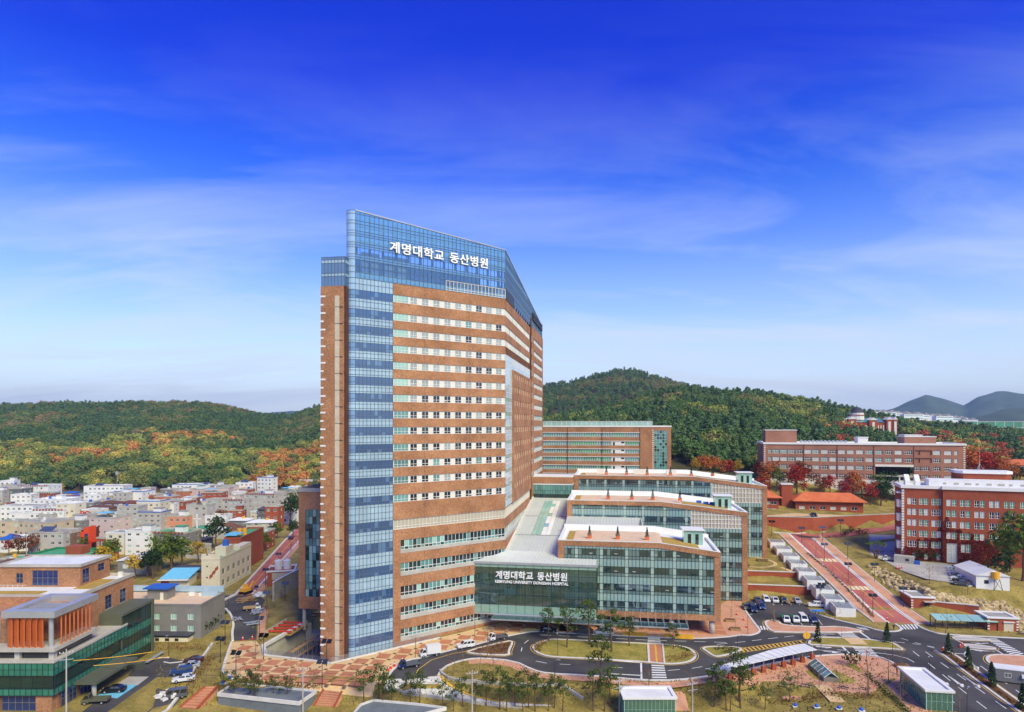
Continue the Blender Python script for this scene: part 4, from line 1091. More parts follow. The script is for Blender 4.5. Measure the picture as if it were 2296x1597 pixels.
# ---------------------------------------------------------------- three stepped wings
def wing(name, label, uL, uR, vF, depth, bend, zf, zr, zb, cream, columns, nplant):
    """glass fronted wing framed in brick; roof level to the bend, then sloping down to the right"""
    w = thing(name, label, "hospital wing", (P0[0], P0[1], 0), -TH)
    f = Face(w, uL, vF, 0.0); L = uR - uL; xb = L - bend
    top = lambda x: zf if x <= xb else lerp(zf, zr, (x - xb) / bend)
    mb = MB(); f.box(mb, 0, 1.7, 3.0 if columns else zb, top(0) - 1.4, -2.0, 0.0); mb.build("brick_pier", M['brick'], w)
    mb = MB(); f.box(mb, L - 1.7, L, 3.8 if columns else zb, top(L) - 1.4, -depth, 0.0); mb.build("brick_pier", M['brick'], w)
    mb = MB()
    for xa, xb_ in ((0, xb), (xb, L)):
        vs = [f.pt(xa, top(xa) - 1.4, 0), f.pt(xb_, top(xb_) - 1.4, 0), f.pt(xb_, top(xb_) - 1.4, -1.0), f.pt(xa, top(xa) - 1.4, -1.0), f.pt(xa, top(xa), 0), f.pt(xb_, top(xb_), 0), f.pt(xb_, top(xb_), -1.0), f.pt(xa, top(xa), -1.0)]
        mb.add(vs, [(0, 3, 2, 1), (4, 5, 6, 7), (0, 1, 5, 4), (1, 2, 6, 5), (2, 3, 7, 6), (3, 0, 4, 7)])
    mb.build("brick_head", M['brick'], w)
    if columns:
        mb = MB(); f.box(mb, 1.7, L - 1.7, 3.8, 5.4, -2.0, -0.004); mb.build("brick_beam", M['brick'], w)
    mb = MB()
    xs = [0.02, xb, L - 0.02]
    pl = [(uL + .02, vF + 2.6), (uL + xb, vF + 2.6), (uR - .02, vF + 2.6), (uR - .02, vF + depth), (uL + xb, vF + depth), (uL + .02, vF + depth)]
    hz = [top(0) - 1.6, top(xb) - 1.6, top(L) - 1.6, top(L) - 1.6, top(xb) - 1.6, top(0) - 1.6]
    mb.prism(pl, [3.9 if columns else zb] * 6, hz, 0); mb.build("inner_wall", M['inner'], w)
    mb = MB(); mb.box(uL, uL + 0.4, vF + 2.0, vF + depth, 3.0 if columns else zb, top(0) - 0.9); mb.build("side_wall", M['brick'], w)
    base = 5.4 if columns else zb + 0.2
    fl = 4.75
    nfl = max(1, int((top(0) - base) / fl))
    cw = 0.0
    for k in range(nfl + 1):
        z = top(0) - 1.4 - 4.6 - k * fl
        if z < base: break
        mb = MB(); f.box(mb, 1.7, L - 1.7, z - 0.5, z, -2.6, -0.35); mb.build("floor_slab", M['inner2'], w)
    x = 5.0
    while x < L - 3:
        mb = MB(); f.box(mb, x, x + 1.1, base, min(top(x), top(x + 1.1)) - 1.5, -1.5, -0.4); mb.build("column", M['pcol'], w); x += 6.6
    pn, bb = Panes(w), MB()
    ncol = int((L - 3.4) / 0.98); cwid = (L - 3.4) / ncol
    crx = None if not cream else 1.7 + cream[0]
    zcuts = []
    z = base
    while z < zf:
        for h in (0.9, 1.75, 2.1): zcuts.append((z, z + h)); z += h
    for c in range(ncol):
        xa, xe = 1.7 + c * cwid, 1.7 + (c + 1) * cwid
        t = min(top(xa), top(xe)) - 1.4
        for ri, (a, b) in enumerate(zcuts):
            b2 = min(b, t)
            if cream and xa > crx and b2 > cream[1]: b2 = cream[1]
            if b2 - a < 0.15: continue
            m = (M['tclr'], M['tdark'], M['tclr2'])[ri % 3]
            if ri % 3 == 1 and rnd.random() < .25: m = M['tclr']
            if (xa - 4.6) % 6.6 < cwid: m = M['tcolm']
            pn.add(f, xa + .02, xe - .02, a + .02, b2 - .02, m, -0.2)
            if ri % 3 == 1 and rnd.random() < 0.10:
                o = f.place(unit_box(M['white']), "open_sash", xa + .05, a + 0.55, -0.06, (cwid - .1, 1, -0.6)); o.rotation_euler = (R(40), 0, f.ang)
        tt = t if not (cream and xa > crx) else cream[1]
        f.box(bb, xa - .04, xa + .04, base, tt, -0.3, -0.1)
    for ri, (a, b) in enumerate(zcuts):
        xe = L - 1.7
        if a > zr - 1.4: xe = xb + (zf - 1.4 - a) / (zf - zr) * bend if a < zf - 1.4 else None
        if xe is None: continue
        xe = min(xe, L - 1.7)
        if cream and a > cream[1]: xe = min(xe, crx)
        f.box(bb, 1.7, xe, a - .04, a + .04, -0.3, -0.12)
    bb.build("mullion_grid", M['framed'], w); pn.finish()
    if cream:   # greige louvre panel with white bars below the sloping head
        mb = MB(); n_ = 15; xa, xe = crx, L - 1.7
        mb.add([f.pt(xa, cream[1], -.3), f.pt(xe, cream[1], -.3), f.pt(xe, top(xe) - 1.4, -.3), f.pt(xa, top(xa) - 1.4, -.3)], [(0, 1, 2, 3)])
        mb.build("louvre_panel", M['greige'], w)
        mb = MB()
        for i in range(n_ + 1):
            x = lerp(xa, xe, i / n_); f.box(mb, x - .07, x + .07, cream[1], top(x) - 1.4, -.3, -.1)
        for i in range(4):
            z = lerp(cream[1], top(xa) - 1.6, i / 4)
            xr = xe if z < top(xe) - 1.4 else xb + (zf - 1.4 - z) / (zf - zr) * bend
            f.box(mb, xa, min(xr, xe), z - .07, z + .07, -.3, -.12)
        mb.build("louvre_frame", M['white'], w)
    def roofpoly(x0, x1, y0, y1, dz, th, m, nm):
        mb = MB()
        for xa, xe in ((x0, min(xb, x1)), (max(xb, x0), x1)):
            if xe - xa < 0.05: continue
            mb.prism([(uL + xa, vF + y0), (uL + xe, vF + y0), (uL + xe, vF + y1), (uL + xa, vF + y1)], [top(xa) + dz, top(xe) + dz, top(xe) + dz, top(xa) + dz], [top(xa) + dz + th, top(xe) + dz + th, top(xe) + dz + th, top(xa) + dz + th])
        return mb.build(nm, m, w)
    roofpoly(0.5, L - 0.5, 0.5, depth - 0.5, -0.75, 0.25, M['white'], "roof_deck")
    roofpoly(4.0, L * 0.66, .9, depth * 0.86, -0.49, 0.1, M['deck'], "roof_paving")
    roofpoly(L * 0.66 + .1, L - 5, 0.9, depth * 0.6, -0.49, 0.12, M['deckg'], "roof_grass")
    roofpoly(2.0, 3.9, .9, depth * 0.8, -0.49, 0.11, M['deckg'], "roof_grass")
    roofpoly(0, L, -0.05, 0.6, 0.0, 0.16, M['offw'], "parapet_coping")
    roofpoly(0, L, depth - 0.9, depth, -1.3, 2.3, M['white'], "parapet")
    roofpoly(0, 0.9, 0.6, depth - 0.9, -1.3, 1.5, M['white'], "parapet")
    roofpoly(L - 0.9, L, 0.6, depth - 0.9, -1.3, 1.5, M['white'], "parapet")
    hx, hy = L - 8.6, depth * 0.42
    hz0 = top(hx + 3) - 0.7; fh = Face(w, uL + hx, vF + hy, 0.0)
    pn2 = Panes(w); bb2 = MB()
    curtain(pn2, bb2, fh, 0, 5.2, 5, [(hz0, hz0 + 3.2, lambda c, r: M['gpale'] if c in (0, 2, 4) else M['gblk']), (hz0 + 3.2, hz0 + 4.1, M['gpale'])], 0, .1, .06)
    bb2.box(uL + hx + .05, uL + hx + 5.15, vF + hy + .1, vF + hy + 5, hz0, hz0 + 4.0)
    bb2.build("roof_hut", M['gpale'], w); pn2.finish()
    mb = MB(); mb.box(uL + hx - .5, uL + hx + 5.7, vF + hy - .5, vF + hy + 5.6, hz0 + 4.15, hz0 + 4.4); mb.build("hut_lid", M['white'], w)
    return w, top
M['inner'] = mat("interior_wall", rgb(104, 134, 134), rgb(166, 190, 184), rough=0.9, scale=0.35, stretch=(0.5, 1, 1.2))
M['inner2'] = mat("floor_edge", rgb(150, 170, 164), rgb(168, 186, 180), rough=0.9, scale=0.3)
M['pcol'] = mat("pale_column", rgb(224, 240, 230), rgb(230, 244, 236), rough=0.8, scale=0.3)
M['tclr2'] = clear_glass("teal_blue_clear_glass", (0.6, 0.82, 0.82, 1), refl=0.10, milk=0.8, mcol=(0.36, 0.56, 0.53, 1))
M['tcolm'] = clear_glass('column_glass', (.7, .9, .84, 1), refl=.06, milk=.85, mcol=(.46, .62, .53, 1))
M['gpal'] = clear_glass('pale_parapet_glass', (.7, .95, .82, 1), refl=.06, milk=.7, mcol=(.38, .60, .47, 1))
M['tdark'] = clear_glass("teal_vision_glass", (0.5, 0.72, 0.72, 1), refl=0.12, milk=0.10, mcol=(0.2, 0.36, 0.36, 1))
wing3, top3 = wing("hospital_wing", "lowest glass wing on round columns over the entrance drive, roof planters of three trees", 48.5, 92.3, 29.8, 23.5, 16.2, 24.4, 22.3, 0, None, True, 3)
wing2, top2 = wing("hospital_wing", "middle stepped glass wing with greige louvre panel and blue tubs on its roof", 48.5, 106.3, 65.4, 23.5, 27.1, 31.4, 28.5, 0, (38.5, 23.2), False, 4)
wing1, top1 = wing("hospital_wing", "highest and farthest stepped glass wing with six planter trees on its roof", 48.7, 120.3, 101.0, 23.5, 26.6, 36.9, 33.7, 4, (50.0, 27.4), False, 6)
for u in (51, 60.5, 70, 79.5, 90.2):
    for v in (31.2,):
        mb = MB(); mb.cyl(u, v, 0, 3.8, 0.75, 0.75, 16); mb.build("column", M['conc'], wing3, smooth=True)
mb = MB(); mb.cyl(88.5, 38.5, 0, 3.8, 0.75, 0.75, 16); mb.build("column", M['conc'], wing3, smooth=True)
fg = Face(wing3, 49, 41.0, 0.0); pn, bb = Panes(wing3), MB()
curtain(pn, bb, fg, 0, 38, 24, [(0.1, 1.2, M['gdark']), (1.2, 3.8, lambda c, r: rnd.choice([M['gdark'], M['gblk'], M['gteal']]))], 0, .1, .06)
bb.build("mullion_grid", M['alu'], wing3); pn.finish()
mb = MB(); mb.box(49, 88, 41.1, 52, 0, 3.85); mb.build("ground_floor", M['concd'], wing3)
can = thing("glass_canopy", "thin glass and steel canopy hung under the lowest wing above the drive", "canopy", (P0[0], P0[1], 0), -TH)
for i in range(26):
    mb = MB(); mb.box(31 + i * 2.0 + .03, 31 + i * 2.0 + 1.97, 21.6, 25.5, 4.05, 4.1); mb.build("pane", M['gclr'], can)
mb = MB()
for i in range(27):
    mb.box(31 + i * 2.0 - .06, 31 + i * 2.0 + .06, 21.5, 29.6, 3.85, 4.03)
    if i > 13: mb.tube((31 + i * 2.0, 21.8, 4.1), (31 + i * 2.0, 29.7, 6.2), 0.05, n=5)
mb.box(31, 83, 21.45, 21.6, 3.8, 4.12); mb.box(31, 83, 25.5, 25.62, 3.8, 4.12)
mb.build("canopy_frame", M['alu'], can)

# ---------------------------------------------------------------- atrium with the lettered glass front and the long sloping roof
at = thing("entrance_atrium", "green glass entrance atrium with white hospital lettering and a long grey sloping roof", "atrium", (P0[0], P0[1], 0), -TH)
fA = Face(at, 23.6, 25.6, 0.0); LA = 35.8
pn, bb = Panes(at), MB()
curtain(pn, bb, fA, 1.4, LA, 14, [(4.5, 6.9, M['gpal']), (6.9, 9.7, M['gclr']), (9.7, 12.5, M['gclr']), (12.5, 15.3, M['gclr']), (15.3, 17.2, M['gclr']), (17.2, 18.1, M['gpal'])], 0, 0.07, 0.06)
fAr = Face(at, 23.6 + LA, 25.6, R(90))
curtain(pn, bb, fAr, 0, 4.2, 2, [(4.5, 6.9, M['gclr']), (6.9, 9.7, M['gclr']), (9.7, 12.5, M['gclr']), (12.5, 15.3, M['gclr']), (15.3, 18.1, M['gclr'])], 0, 0.07, 0.06)
bb.build("mullion_grid", M['framed'], at); pn.finish()
mb = MB(); fA.box(mb, 0, 1.35, 3.9, 18.8, -7.0, 0.3); mb.build("portal_post", M['conc'], at)
mb = MB(); fA.box(mb, 1.35, LA + .2, 18.1, 18.7, -4.1, 0.25); mb.build("fascia", M['alu'], at)
mb = MB(); fA.box(mb, 1.35, LA + .1, 4.1, 4.5, -4.1, 0.15); mb.build("floor_edge", M['alu'], at)
mb = MB(); mb.prism([(25.5, 26), (59, 26), (59, 29.5), (48.3, 29.5), (48.3, 90), (33.2, 90), (33.2, 33.5)], 4.15, 4.5); mb.build("hall_floor", M['conc'], at)
mb = MB(); mb.box(26, 59, 25.8, 26.1, 4.5, 6.8); mb.build("parapet", M['gpale'], at)
for z in (9.6, 14.6):
    mb = MB(); mb.box(33.3, 48, 44, 46, z, z + 1.6); mb.build("bridge", M['offw'], at)
mb = MB(); mb.box(29, 36, 33.6, 33.9, 7.4, 9.4); mb.box(29, 37.5, 33.6, 33.9, 12.4, 14.6); mb.build("balcony", M['gpale'], at)
for x in (37.0, 37.9, 38.8, 39.7):
    mb = MB(); mb.cyl(x, 36, 4.5, 18, 0.2); mb.build("slat_column", M['pavy'], at)
mb = MB(); mb.box(42, 47, 40, 40.5, 11.0, 16.8); mb.build("yellow_wall", M['lumyel'], at)
mb = MB(); mb.box(45, 48.4, 33, 33.3, 9.0, 12.4); mb.build("white_counter", M['offw'], at)
mb = MB(); mb.cyl(46, 31, 4.5, 18, 0.55); mb.cyl(52.2, 31, 4.5, 18, 0.55); mb.build("round_column", M['pavy'], at)
mb = MB(); mb.box(33.2, 48.4, 62, 62.3, 4.5, 20); mb.build("back_wall", M['offw'], at)
def RZ(v): return interp([(25.6, 18.75), (34, 20.2), (95, 28.6)], v)
def rl(v): return max(23.7, v + 0.2) if v < 33 else 33.2
def rr_(v): return 59.2 if v < 29.6 else 48.45
def roof_sheet(v0, v1, l0, l1, r0, r1, n_):
    for i in range(n_):
        a0, a1 = lerp(l0, r0, i / n_), lerp(l0, r0, (i + 1) / n_); b0, b1 = lerp(l1, r1, i / n_), lerp(l1, r1, (i + 1) / n_)
        mb = MB()
        mb.prism([(a0 + .02, v0), (a1 - .02, v0), (b1 - .02, v1), (b0 + .02, v1)], [RZ(v0) - .2, RZ(v0) - .2, RZ(v1) - .2, RZ(v1) - .2], [RZ(v0), RZ(v0), RZ(v1), RZ(v1)])
        vs = [(a0 - .05, v0, RZ(v0)), (a0 + .05, v0, RZ(v0)), (b0 + .05, v1, RZ(v1)), (b0 - .05, v1, RZ(v1)), (a0, v0, RZ(v0) + .12), (b0, v1, RZ(v1) + .12)]
        mb.add(vs, [(0, 1, 4), (1, 2, 5, 4), (3, 0, 4, 5), (2, 3, 5)])
        mb.build("roof_sheet", M['roofm'], at)
roof_sheet(25.6, 29.6, 25.4, 28.0, 59.2, 59.2, 36)
roof_sheet(29.6, 34.0, 28.0, 33.2, 48.4, 48.4, 20)
roof_sheet(34.0, 49.0, 33.2, 33.2, 48.4, 48.4, 16)
roof_sheet(49.0, 90.0, 33.2, 33.2, 38.5, 38.5, 6)
roof_sheet(49.0, 90.0, 44.5, 44.5, 48.4, 48.4, 4)
roof_sheet(90.0, 95.0, 33.2, 33.2, 48.4, 48.4, 16)
mb = MB()
for v in (49.0, 70.0): mb.box(33.2, 48.4, v - .15, v + .15, RZ(v), RZ(v) + .1)
mb.build("roof_joint", M['greyw'], at)
for i in range(10):
    for j in range(4):
        v0, v1 = 49.2 + 4.08 * i, 49.2 + 4.08 * (i + 1) - .12
        u0, u1 = 38.6 + 1.47 * j, 38.6 + 1.47 * (j + 1) - .1
        mb = MB(); mb.prism([(u0, v0), (u1, v0), (u1, v1), (u0, v1)], [RZ(v0) + .15, RZ(v0) + .15, RZ(v1) + .15, RZ(v1) + .15], [RZ(v0) + .22, RZ(v0) + .22, RZ(v1) + .22, RZ(v1) + .22])
        mb.build("skylight_pane", M['gpale'] if j < 2 + i % 3 // 2 else M['white'], at)
mb = MB()
mb.prism([(38.5, 49), (44.5, 49), (44.5, 90), (38.5, 90)], [RZ(49) - .2, RZ(49) - .2, RZ(90) - .2, RZ(90) - .2], [RZ(49) + .12, RZ(49) + .12, RZ(90) + .12, RZ(90) + .12]); mb.build("skylight_frame", M['alu'], at)
mb = MB()
mb.prism([(32.9, 33.4), (33.6, 33.4), (33.6, 95), (32.9, 95)], [RZ(33.4) + .05, RZ(33.4) + .05, RZ(95) + .05, RZ(95) + .05], [RZ(33.4) + .5, RZ(33.4) + .5, RZ(95) + .5, RZ(95) + .5]); mb.build("gutter", M['offw'], at)
for i in range(24):
    mb = MB(); mb.prism([(48.6 + i, 53.4), (49.56 + i, 53.4), (49.56 + i, 65.2), (48.6 + i, 65.2)], [24.6, 24.6, 25.9, 25.9], [24.8, 24.8, 26.1, 26.1]); mb.build("roof_sheet", M['roofm'], at)
mb = MB(); mb.box(48.6, 72.6, 53.35, 53.5, 23.2, 24.9); mb.box(72.5, 72.7, 53.4, 65.3, 23.2, 26.2); mb.build("roof_edge", M['offw'], at)
hangul(fA, at, 7.9, 14.35, 0.3, 2.35, 2.12, 1.0, 0.98, 0.03)
fA.place(text_mesh("KEIMYUNG UNIVERSITY DONGSAN HOSPITAL", 1.05, M['sign'], 0.08, 0.02, 0.93), "lettering", 7.8, 13.0, 0.3)
lk = thing("glazed_link", "glazed link with brick head joining the tower to the highest wing", "building", (P0[0], P0[1], 0), -TH)
fl_ = Face(lk, 33.2, 95.2, 0.0); pn, bb = Panes(lk), MB()
curtain(pn, bb, fl_, 0, 15.4, 16, [(27.5, 28.6, M['gdark']), (28.6, 30.0, M['gdark']), (30.0, 31.4, M['gteal']), (31.4, 33.6, M['gteal'])], 0, .09, .06)
bb.build("mullion_grid", M['framed'], lk); pn.finish()
mb = MB(); fl_.box(mb, 0, 15.4, 34.2, 36.6, -12, 0.3); mb.build("brick_head", M['brick'], lk)
mb = MB(); fl_.box(mb, 0, 15.4, 33.6, 34.2, -12, 0.1); mb.build("stone_course", M['white'], lk)
mb = MB(); fl_.box(mb, 0, 15.4, 0, 33.7, -12, -0.1); mb.build("inner_wall", M['concd'], lk)
mb = MB(); fl_.box(mb, 0, 15.4, 36.6, 36.8, -12, 0.35); mb.build("roof", M['white'], lk)

# ---------------------------------------------------------------- hills and forest
def hill(name, ridge, Db, Dr, zb, px0, px1, mt, nx=90, back=1.25, rough=6.0, pw=0.8, drop=8.0):
    """wooded hill: ridge seen along the given skyline, standing between the distances Db and Dr"""
    mb = MB(); S = [i / 22 for i in range(23)] + [1.12, back]
    def pos(px, s):
        D = lerp(Db, Dr, s); x = xat(px, D)
        zr = zat(interp(ridge, px), Dr) - drop
        b = zb(x, D) if callable(zb) else zb
        zz = lerp(b, zr, s ** pw) if s <= 1 else zr - (s - 1) * (zr - b) * 1.2
        zz += rough * noise.noise(Vector((x * .012, D * .012, 3.1))) * min(1, s * 3) * (0.4 if s > .9 else 1)
        return (x, D, zz)
    for i in range(nx + 1):
        for s in S: mb.v.append(pos(lerp(px0, px1, i / nx), s))
    k = len(S)
    for i in range(nx):
        for j in range(k - 1):
            mb.f.append([i * k + j, (i + 1) * k + j, (i + 1) * k + j + 1, i * k + j + 1]); mb.m.append(0)
    struct(mb.build(name, mt, smooth=True))
    return pos
M['hillf'] = mat("woodland_floor", rgb(62, 60, 34), rgb(96, 84, 48), rough=1, scale=0.05, fine=0.2, detail=8)
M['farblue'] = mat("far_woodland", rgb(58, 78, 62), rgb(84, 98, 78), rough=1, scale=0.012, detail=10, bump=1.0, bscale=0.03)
RIDGE_L = [(-1600, 930), (-300, 915), (0, 910), (130, 904), (240, 905), (330, 902), (450, 903), (500, 911), (560, 925), (620, 935), (660, 930), (716, 912), (800, 890), (900, 900), (1100, 930), (1400, 950)]
RIDGE_F = [(1000, 955), (1150, 948), (1213, 941), (1273, 935), (1371, 911), (1454, 891), (1517, 873), (1614, 875), (1712, 881), (1809, 898), (1907, 922), (2004, 940), (2150, 957), (2295, 970), (2900, 990)]
RIDGE_B = [(900, 905), (1150, 880), (1213, 864), (1290, 851), (1340, 836), (1395, 826), (1440, 832), (1520, 856), (1600, 871), (1700, 886), (1850, 912), (2000, 942), (2200, 964), (2600, 970)]
pos_l = hill("wooded_hill", RIDGE_L, 535, 1050, 0.0, -700, 1250, M['hillf'])
pos_f = hill("wooded_hill", RIDGE_F, 345, 640, lambda x, y: max(4, H(min(x, 800), 345) - 3) if x > 0 else 4, 1020, 2900, M['hillf'], drop=9)
pos_b = hill("wooded_hill", RIDGE_B, 650, 1200, 20, 900, 2500, M['hillf'], drop=8)
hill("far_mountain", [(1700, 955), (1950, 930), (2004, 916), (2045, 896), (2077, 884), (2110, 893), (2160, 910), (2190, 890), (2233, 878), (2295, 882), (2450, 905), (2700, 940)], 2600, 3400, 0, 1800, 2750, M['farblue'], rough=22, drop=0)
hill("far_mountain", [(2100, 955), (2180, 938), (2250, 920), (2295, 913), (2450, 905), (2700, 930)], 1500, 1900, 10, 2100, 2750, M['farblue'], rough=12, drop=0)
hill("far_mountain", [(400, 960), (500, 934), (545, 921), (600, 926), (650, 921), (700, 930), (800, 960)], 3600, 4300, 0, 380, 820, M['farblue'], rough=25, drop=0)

def rdir(r): 
    z = r.uniform(-1, 1); t = r.uniform(0, 6.283); q = math.sqrt(1 - z * z)
    return Vector((q * math.cos(t), q * math.sin(t), z))
def leaves(mb, c, rad, n, size, r, m=0, flat=0.0):
    """leaf clumps: small bent quads over and inside an ellipsoid"""
    c = Vector(c)
    for _ in range(n):
        d = rdir(r); k = r.uniform(0.55, 1.05)
        p = c + Vector((d.x * rad[0], d.y * rad[1], d.z * rad[2])) * k
        nrm = (d + rdir(r) * 0.9 + Vector((0, 0, 0.5 + flat))).normalized()
        a = nrm.orthogonal().normalized(); b = nrm.cross(a); t = r.uniform(0, 6.283)
        a, b = a * math.cos(t) + b * math.sin(t), b * math.cos(t) - a * math.sin(t)
        s = size * r.uniform(0.6, 1.4)
        mb.quad(tuple(p - a * s), tuple(p - b * s * .7 - nrm * s * .2), tuple(p + a * s), tuple(p + b * s * .7 - nrm * s * .2), m)
def limb_tree(mb, h, r0, r, nl, spread, zlo, m=0, twigs=2):
    """tapered trunk with limbs; returns limb tips"""
    p = Vector((0, 0, -0.3)); d = Vector((r.uniform(-.05, .05), r.uniform(-.05, .05), 1)); tips = []
    seg = 5
    for i in range(seg):
        q = p + d.normalized() * (h * 0.9 / seg) + Vector((r.uniform(-.03, .03) * h, r.uniform(-.03, .03) * h, 0)) * .5
        mb.tube(tuple(p), tuple(q), r0 * (1 - .8 * i / seg), r0 * (1 - .8 * (i + 1) / seg), 6, m)
        p = q
    top = p
    for i in range(nl):
        t = lerp(zlo, 0.92, i / max(1, nl - 1)); s = Vector((top.x * t, top.y * t, h * .9 * t))
        a = i * 2.4 + r.uniform(-.4, .4); ln = spread * (1.1 - .6 * t) * r.uniform(.7, 1.15)
        e_ = s + Vector((math.cos(a) * ln, math.sin(a) * ln, ln * r.uniform(.35, .9)))
        mb.tube(tuple(s), tuple(e_), r0 * .4 * (1.1 - t), r0 * .12, 4, m); tips.append(e_)
        for _ in range(twigs):
            k = r.uniform(.4, .9); b0 = s.lerp(e_, k); e2 = b0 + Vector((math.cos(a + r.uniform(-1, 1)) * ln * .5, math.sin(a + r.uniform(-1, 1)) * ln * .5, ln * r.uniform(.2, .6)))
            mb.tube(tuple(b0), tuple(e2), r0 * .15, r0 * .05, 3, m); tips.append(e2)
    tips.append(top + Vector((0, 0, h * .06)))
    return tips
src = bpy.data.collections.new("forest_crowns")
def src_tree(kind, seed):
    r = random.Random(seed); mb = MB()
    if kind == 'pine':
        for i in range(7):
            z = 3.0 + i * 1.0; w = 3.0 * (1 - i / 9); a = i * 2.2
            leaves(mb, (math.cos(a) * w * .35, math.sin(a) * w * .35, z), (w, w, 1.0), 46, 0.5, r, flat=.6)
    else:
        k = r.uniform(.8, 1.3)
        for i in range(9):
            d = rdir(r); c = (d.x * 2.5 / k, d.y * 2.5, 5.6 + d.z * 1.9 * k); q = r.uniform(1.5, 2.3)
            leaves(mb, c, (q, q, q * .85), 46, 0.5, r)
        leaves(mb, (0, 0, 5.2), (3.4, 3.4, 2.8), 40, 0.7, r)
    mb.tube((0, 0, -1), (0, 0, 5), .3, .15, 5, 1)
    o = bpy.data.objects.new("forest_crown", mb.mesh("forest_crown", [M['lf_inst'], M['bark']])); src.objects.link(o)
for i in range(6): src_tree('round', 30 + i)
for i in range(3): src_tree('pine', 40 + i)
def forest(name, pts, label):
    """one wood: crowns instanced on points carrying tint, size and turn"""
    me = bpy.data.meshes.new(name); me.from_pydata([p[0] for p in pts], [], [])
    a = me.attributes.new("tint", 'FLOAT_VECTOR', 'POINT'); a.data.foreach_set("vector", [c for p in pts for c in p[1][:3]])
    a = me.attributes.new("size", 'FLOAT', 'POINT'); a.data.foreach_set("value", [p[2] for p in pts])
    a = me.attributes.new("turn", 'FLOAT', 'POINT'); a.data.foreach_set("value", [rnd.uniform(0, 6.28) for p in pts])
    a = me.attributes.new("kind_index", 'INT', 'POINT'); a.data.foreach_set("value", [p[3] for p in pts])
    o = stuff(put(me, name)); o["label"] = label; o["category"] = "forest"
    ng = bpy.data.node_groups.new(name, 'GeometryNodeTree')
    ng.interface.new_socket("Geometry", in_out='INPUT', socket_type='NodeSocketGeometry'); ng.interface.new_socket("Geometry", in_out='OUTPUT', socket_type='NodeSocketGeometry')
    n, l = ng.nodes, ng.links
    gi, go = n.new("NodeGroupInput"), n.new("NodeGroupOutput")
    ip = n.new("GeometryNodeInstanceOnPoints"); ci = n.new("GeometryNodeCollectionInfo")
    ci.inputs["Collection"].default_value = src; ci.inputs["Separate Children"].default_value = True; ci.inputs["Reset Children"].default_value = True
    def na(nm, tp):
        k = n.new("GeometryNodeInputNamedAttribute"); k.data_type = tp; k.inputs["Name"].default_value = nm; return k.outputs["Attribute"]
    cx = n.new("ShaderNodeCombineXYZ"); l.new(na("turn", 'FLOAT'), cx.inputs[2])
    l.new(gi.outputs[0], ip.inputs["Points"]); l.new(ci.outputs[0], ip.inputs["Instance"]); ip.inputs["Pick Instance"].default_value = True
    l.new(na("kind_index", 'INT'), ip.inputs["Instance Index"]); l.new(cx.outputs[0], ip.inputs["Rotation"]); l.new(na("size", 'FLOAT'), ip.inputs["Scale"])
    l.new(ip.outputs[0], go.inputs[0])
    md = o.modifiers.new("crowns", 'NODES'); md.node_group = ng
    return o
PINE, DGRN, OLIV, YGRN, YEL, ORA, RUS, REDC = (rgb(*c) for c in ((84, 108, 66), (80, 104, 56), (108, 116, 62), (138, 144, 72), (172, 160, 78), (178, 128, 72), (128, 114, 80), (160, 84, 60)))
def jit(c, k=0.16): 
    f = rnd.uniform(1 - k, 1 + k) * 1.42; return (c[0] * f * rnd.uniform(.93, 1.07), c[1] * f, c[2] * f * rnd.uniform(.9, 1.1))
def scatter(pos, px0, px1, n, Db, Dr, tintf, skip=None, smin=.6, smax=1.55):
    out = []
    while len(out) < n:
        px = rnd.uniform(px0, px1); s = rnd.uniform(0, 1.06)
        if rnd.random() > lerp(Db, Dr, s) / Dr: continue
        p = pos(px, s)
        if skip and skip(px, p): continue
        c, pine = tintf(px, s, p)
        out.append((p, jit(c), rnd.uniform(smin, smax), rnd.randrange(6, 9) if pine else rnd.randrange(0, 6)))
    return out
def nz(p, k, o=0.0): return noise.noise(Vector((p[0] * k + o, p[1] * k, o)))
def tint_l(px, s, p):
    v = nz(p, .012, 5) + nz(p, .05, 9) * .5; w = rnd.random()
    if s < 0.33 + v * .12:
        if v > 0.30: return (ORA if w < .5 else (YEL if w < .7 else OLIV)), False
        if v > -0.15: return (YGRN if w < .55 else (OLIV if w < .85 else YEL)), False
        return (OLIV if w < .5 else DGRN), False
    if v > 0.30: return (RUS if w < .45 else OLIV), False
    if v > 0.0: return (OLIV if w < .55 else (DGRN if w < .95 else RUS)), False
    return (PINE if w < .75 else DGRN), w < .75
def tint_f(px, s, p):
    v = nz(p, .015, 2) + nz(p, .05, 4) * .5; w = rnd.random()
    if px > 1850 and s < .55 and v > -.05: return (REDC if w < .35 else (ORA if w < .55 else (YGRN if w < .75 else PINE))), False
    if v > 0.28: return (OLIV if w < .6 else (YGRN if w < .85 else RUS)), False
    if v > 0.05: return (DGRN if w < .6 else (OLIV if w < .9 else YGRN)), False
    return (PINE if w < .8 else DGRN), w < .8
def tint_b(px, s, p):
    w = rnd.random(); v = nz(p, .01, 7)
    if v > .2: return (OLIV if w < .75 else RUS), False
    return (PINE if w < .55 else (DGRN if w < .85 else OLIV)), w < .55
forest("hill_forest", scatter(pos_l, -620, 1060, 18500, 535, 1050, tint_l), "mixed autumn wood covering the long low hill behind the houses")
CHAPEL = (xat(1950, 520), 520)
forest("hill_forest", scatter(pos_f, 1060, 2560, 9000, 345, 640, tint_f, lambda px, p: (abs(p[0] - CHAPEL[0]) < 26 and CHAPEL[1] - 85 < p[1] < CHAPEL[1] + 25) or (p[1] < 372 and p[0] < 100) ), "dark green wood on the near hill behind the campus buildings")
forest("hill_forest", scatter(pos_b, 960, 2400, 6500, 650, 1200, tint_b, smin=.8, smax=1.3), "hazy green wood on the taller hill with a rounded summit")

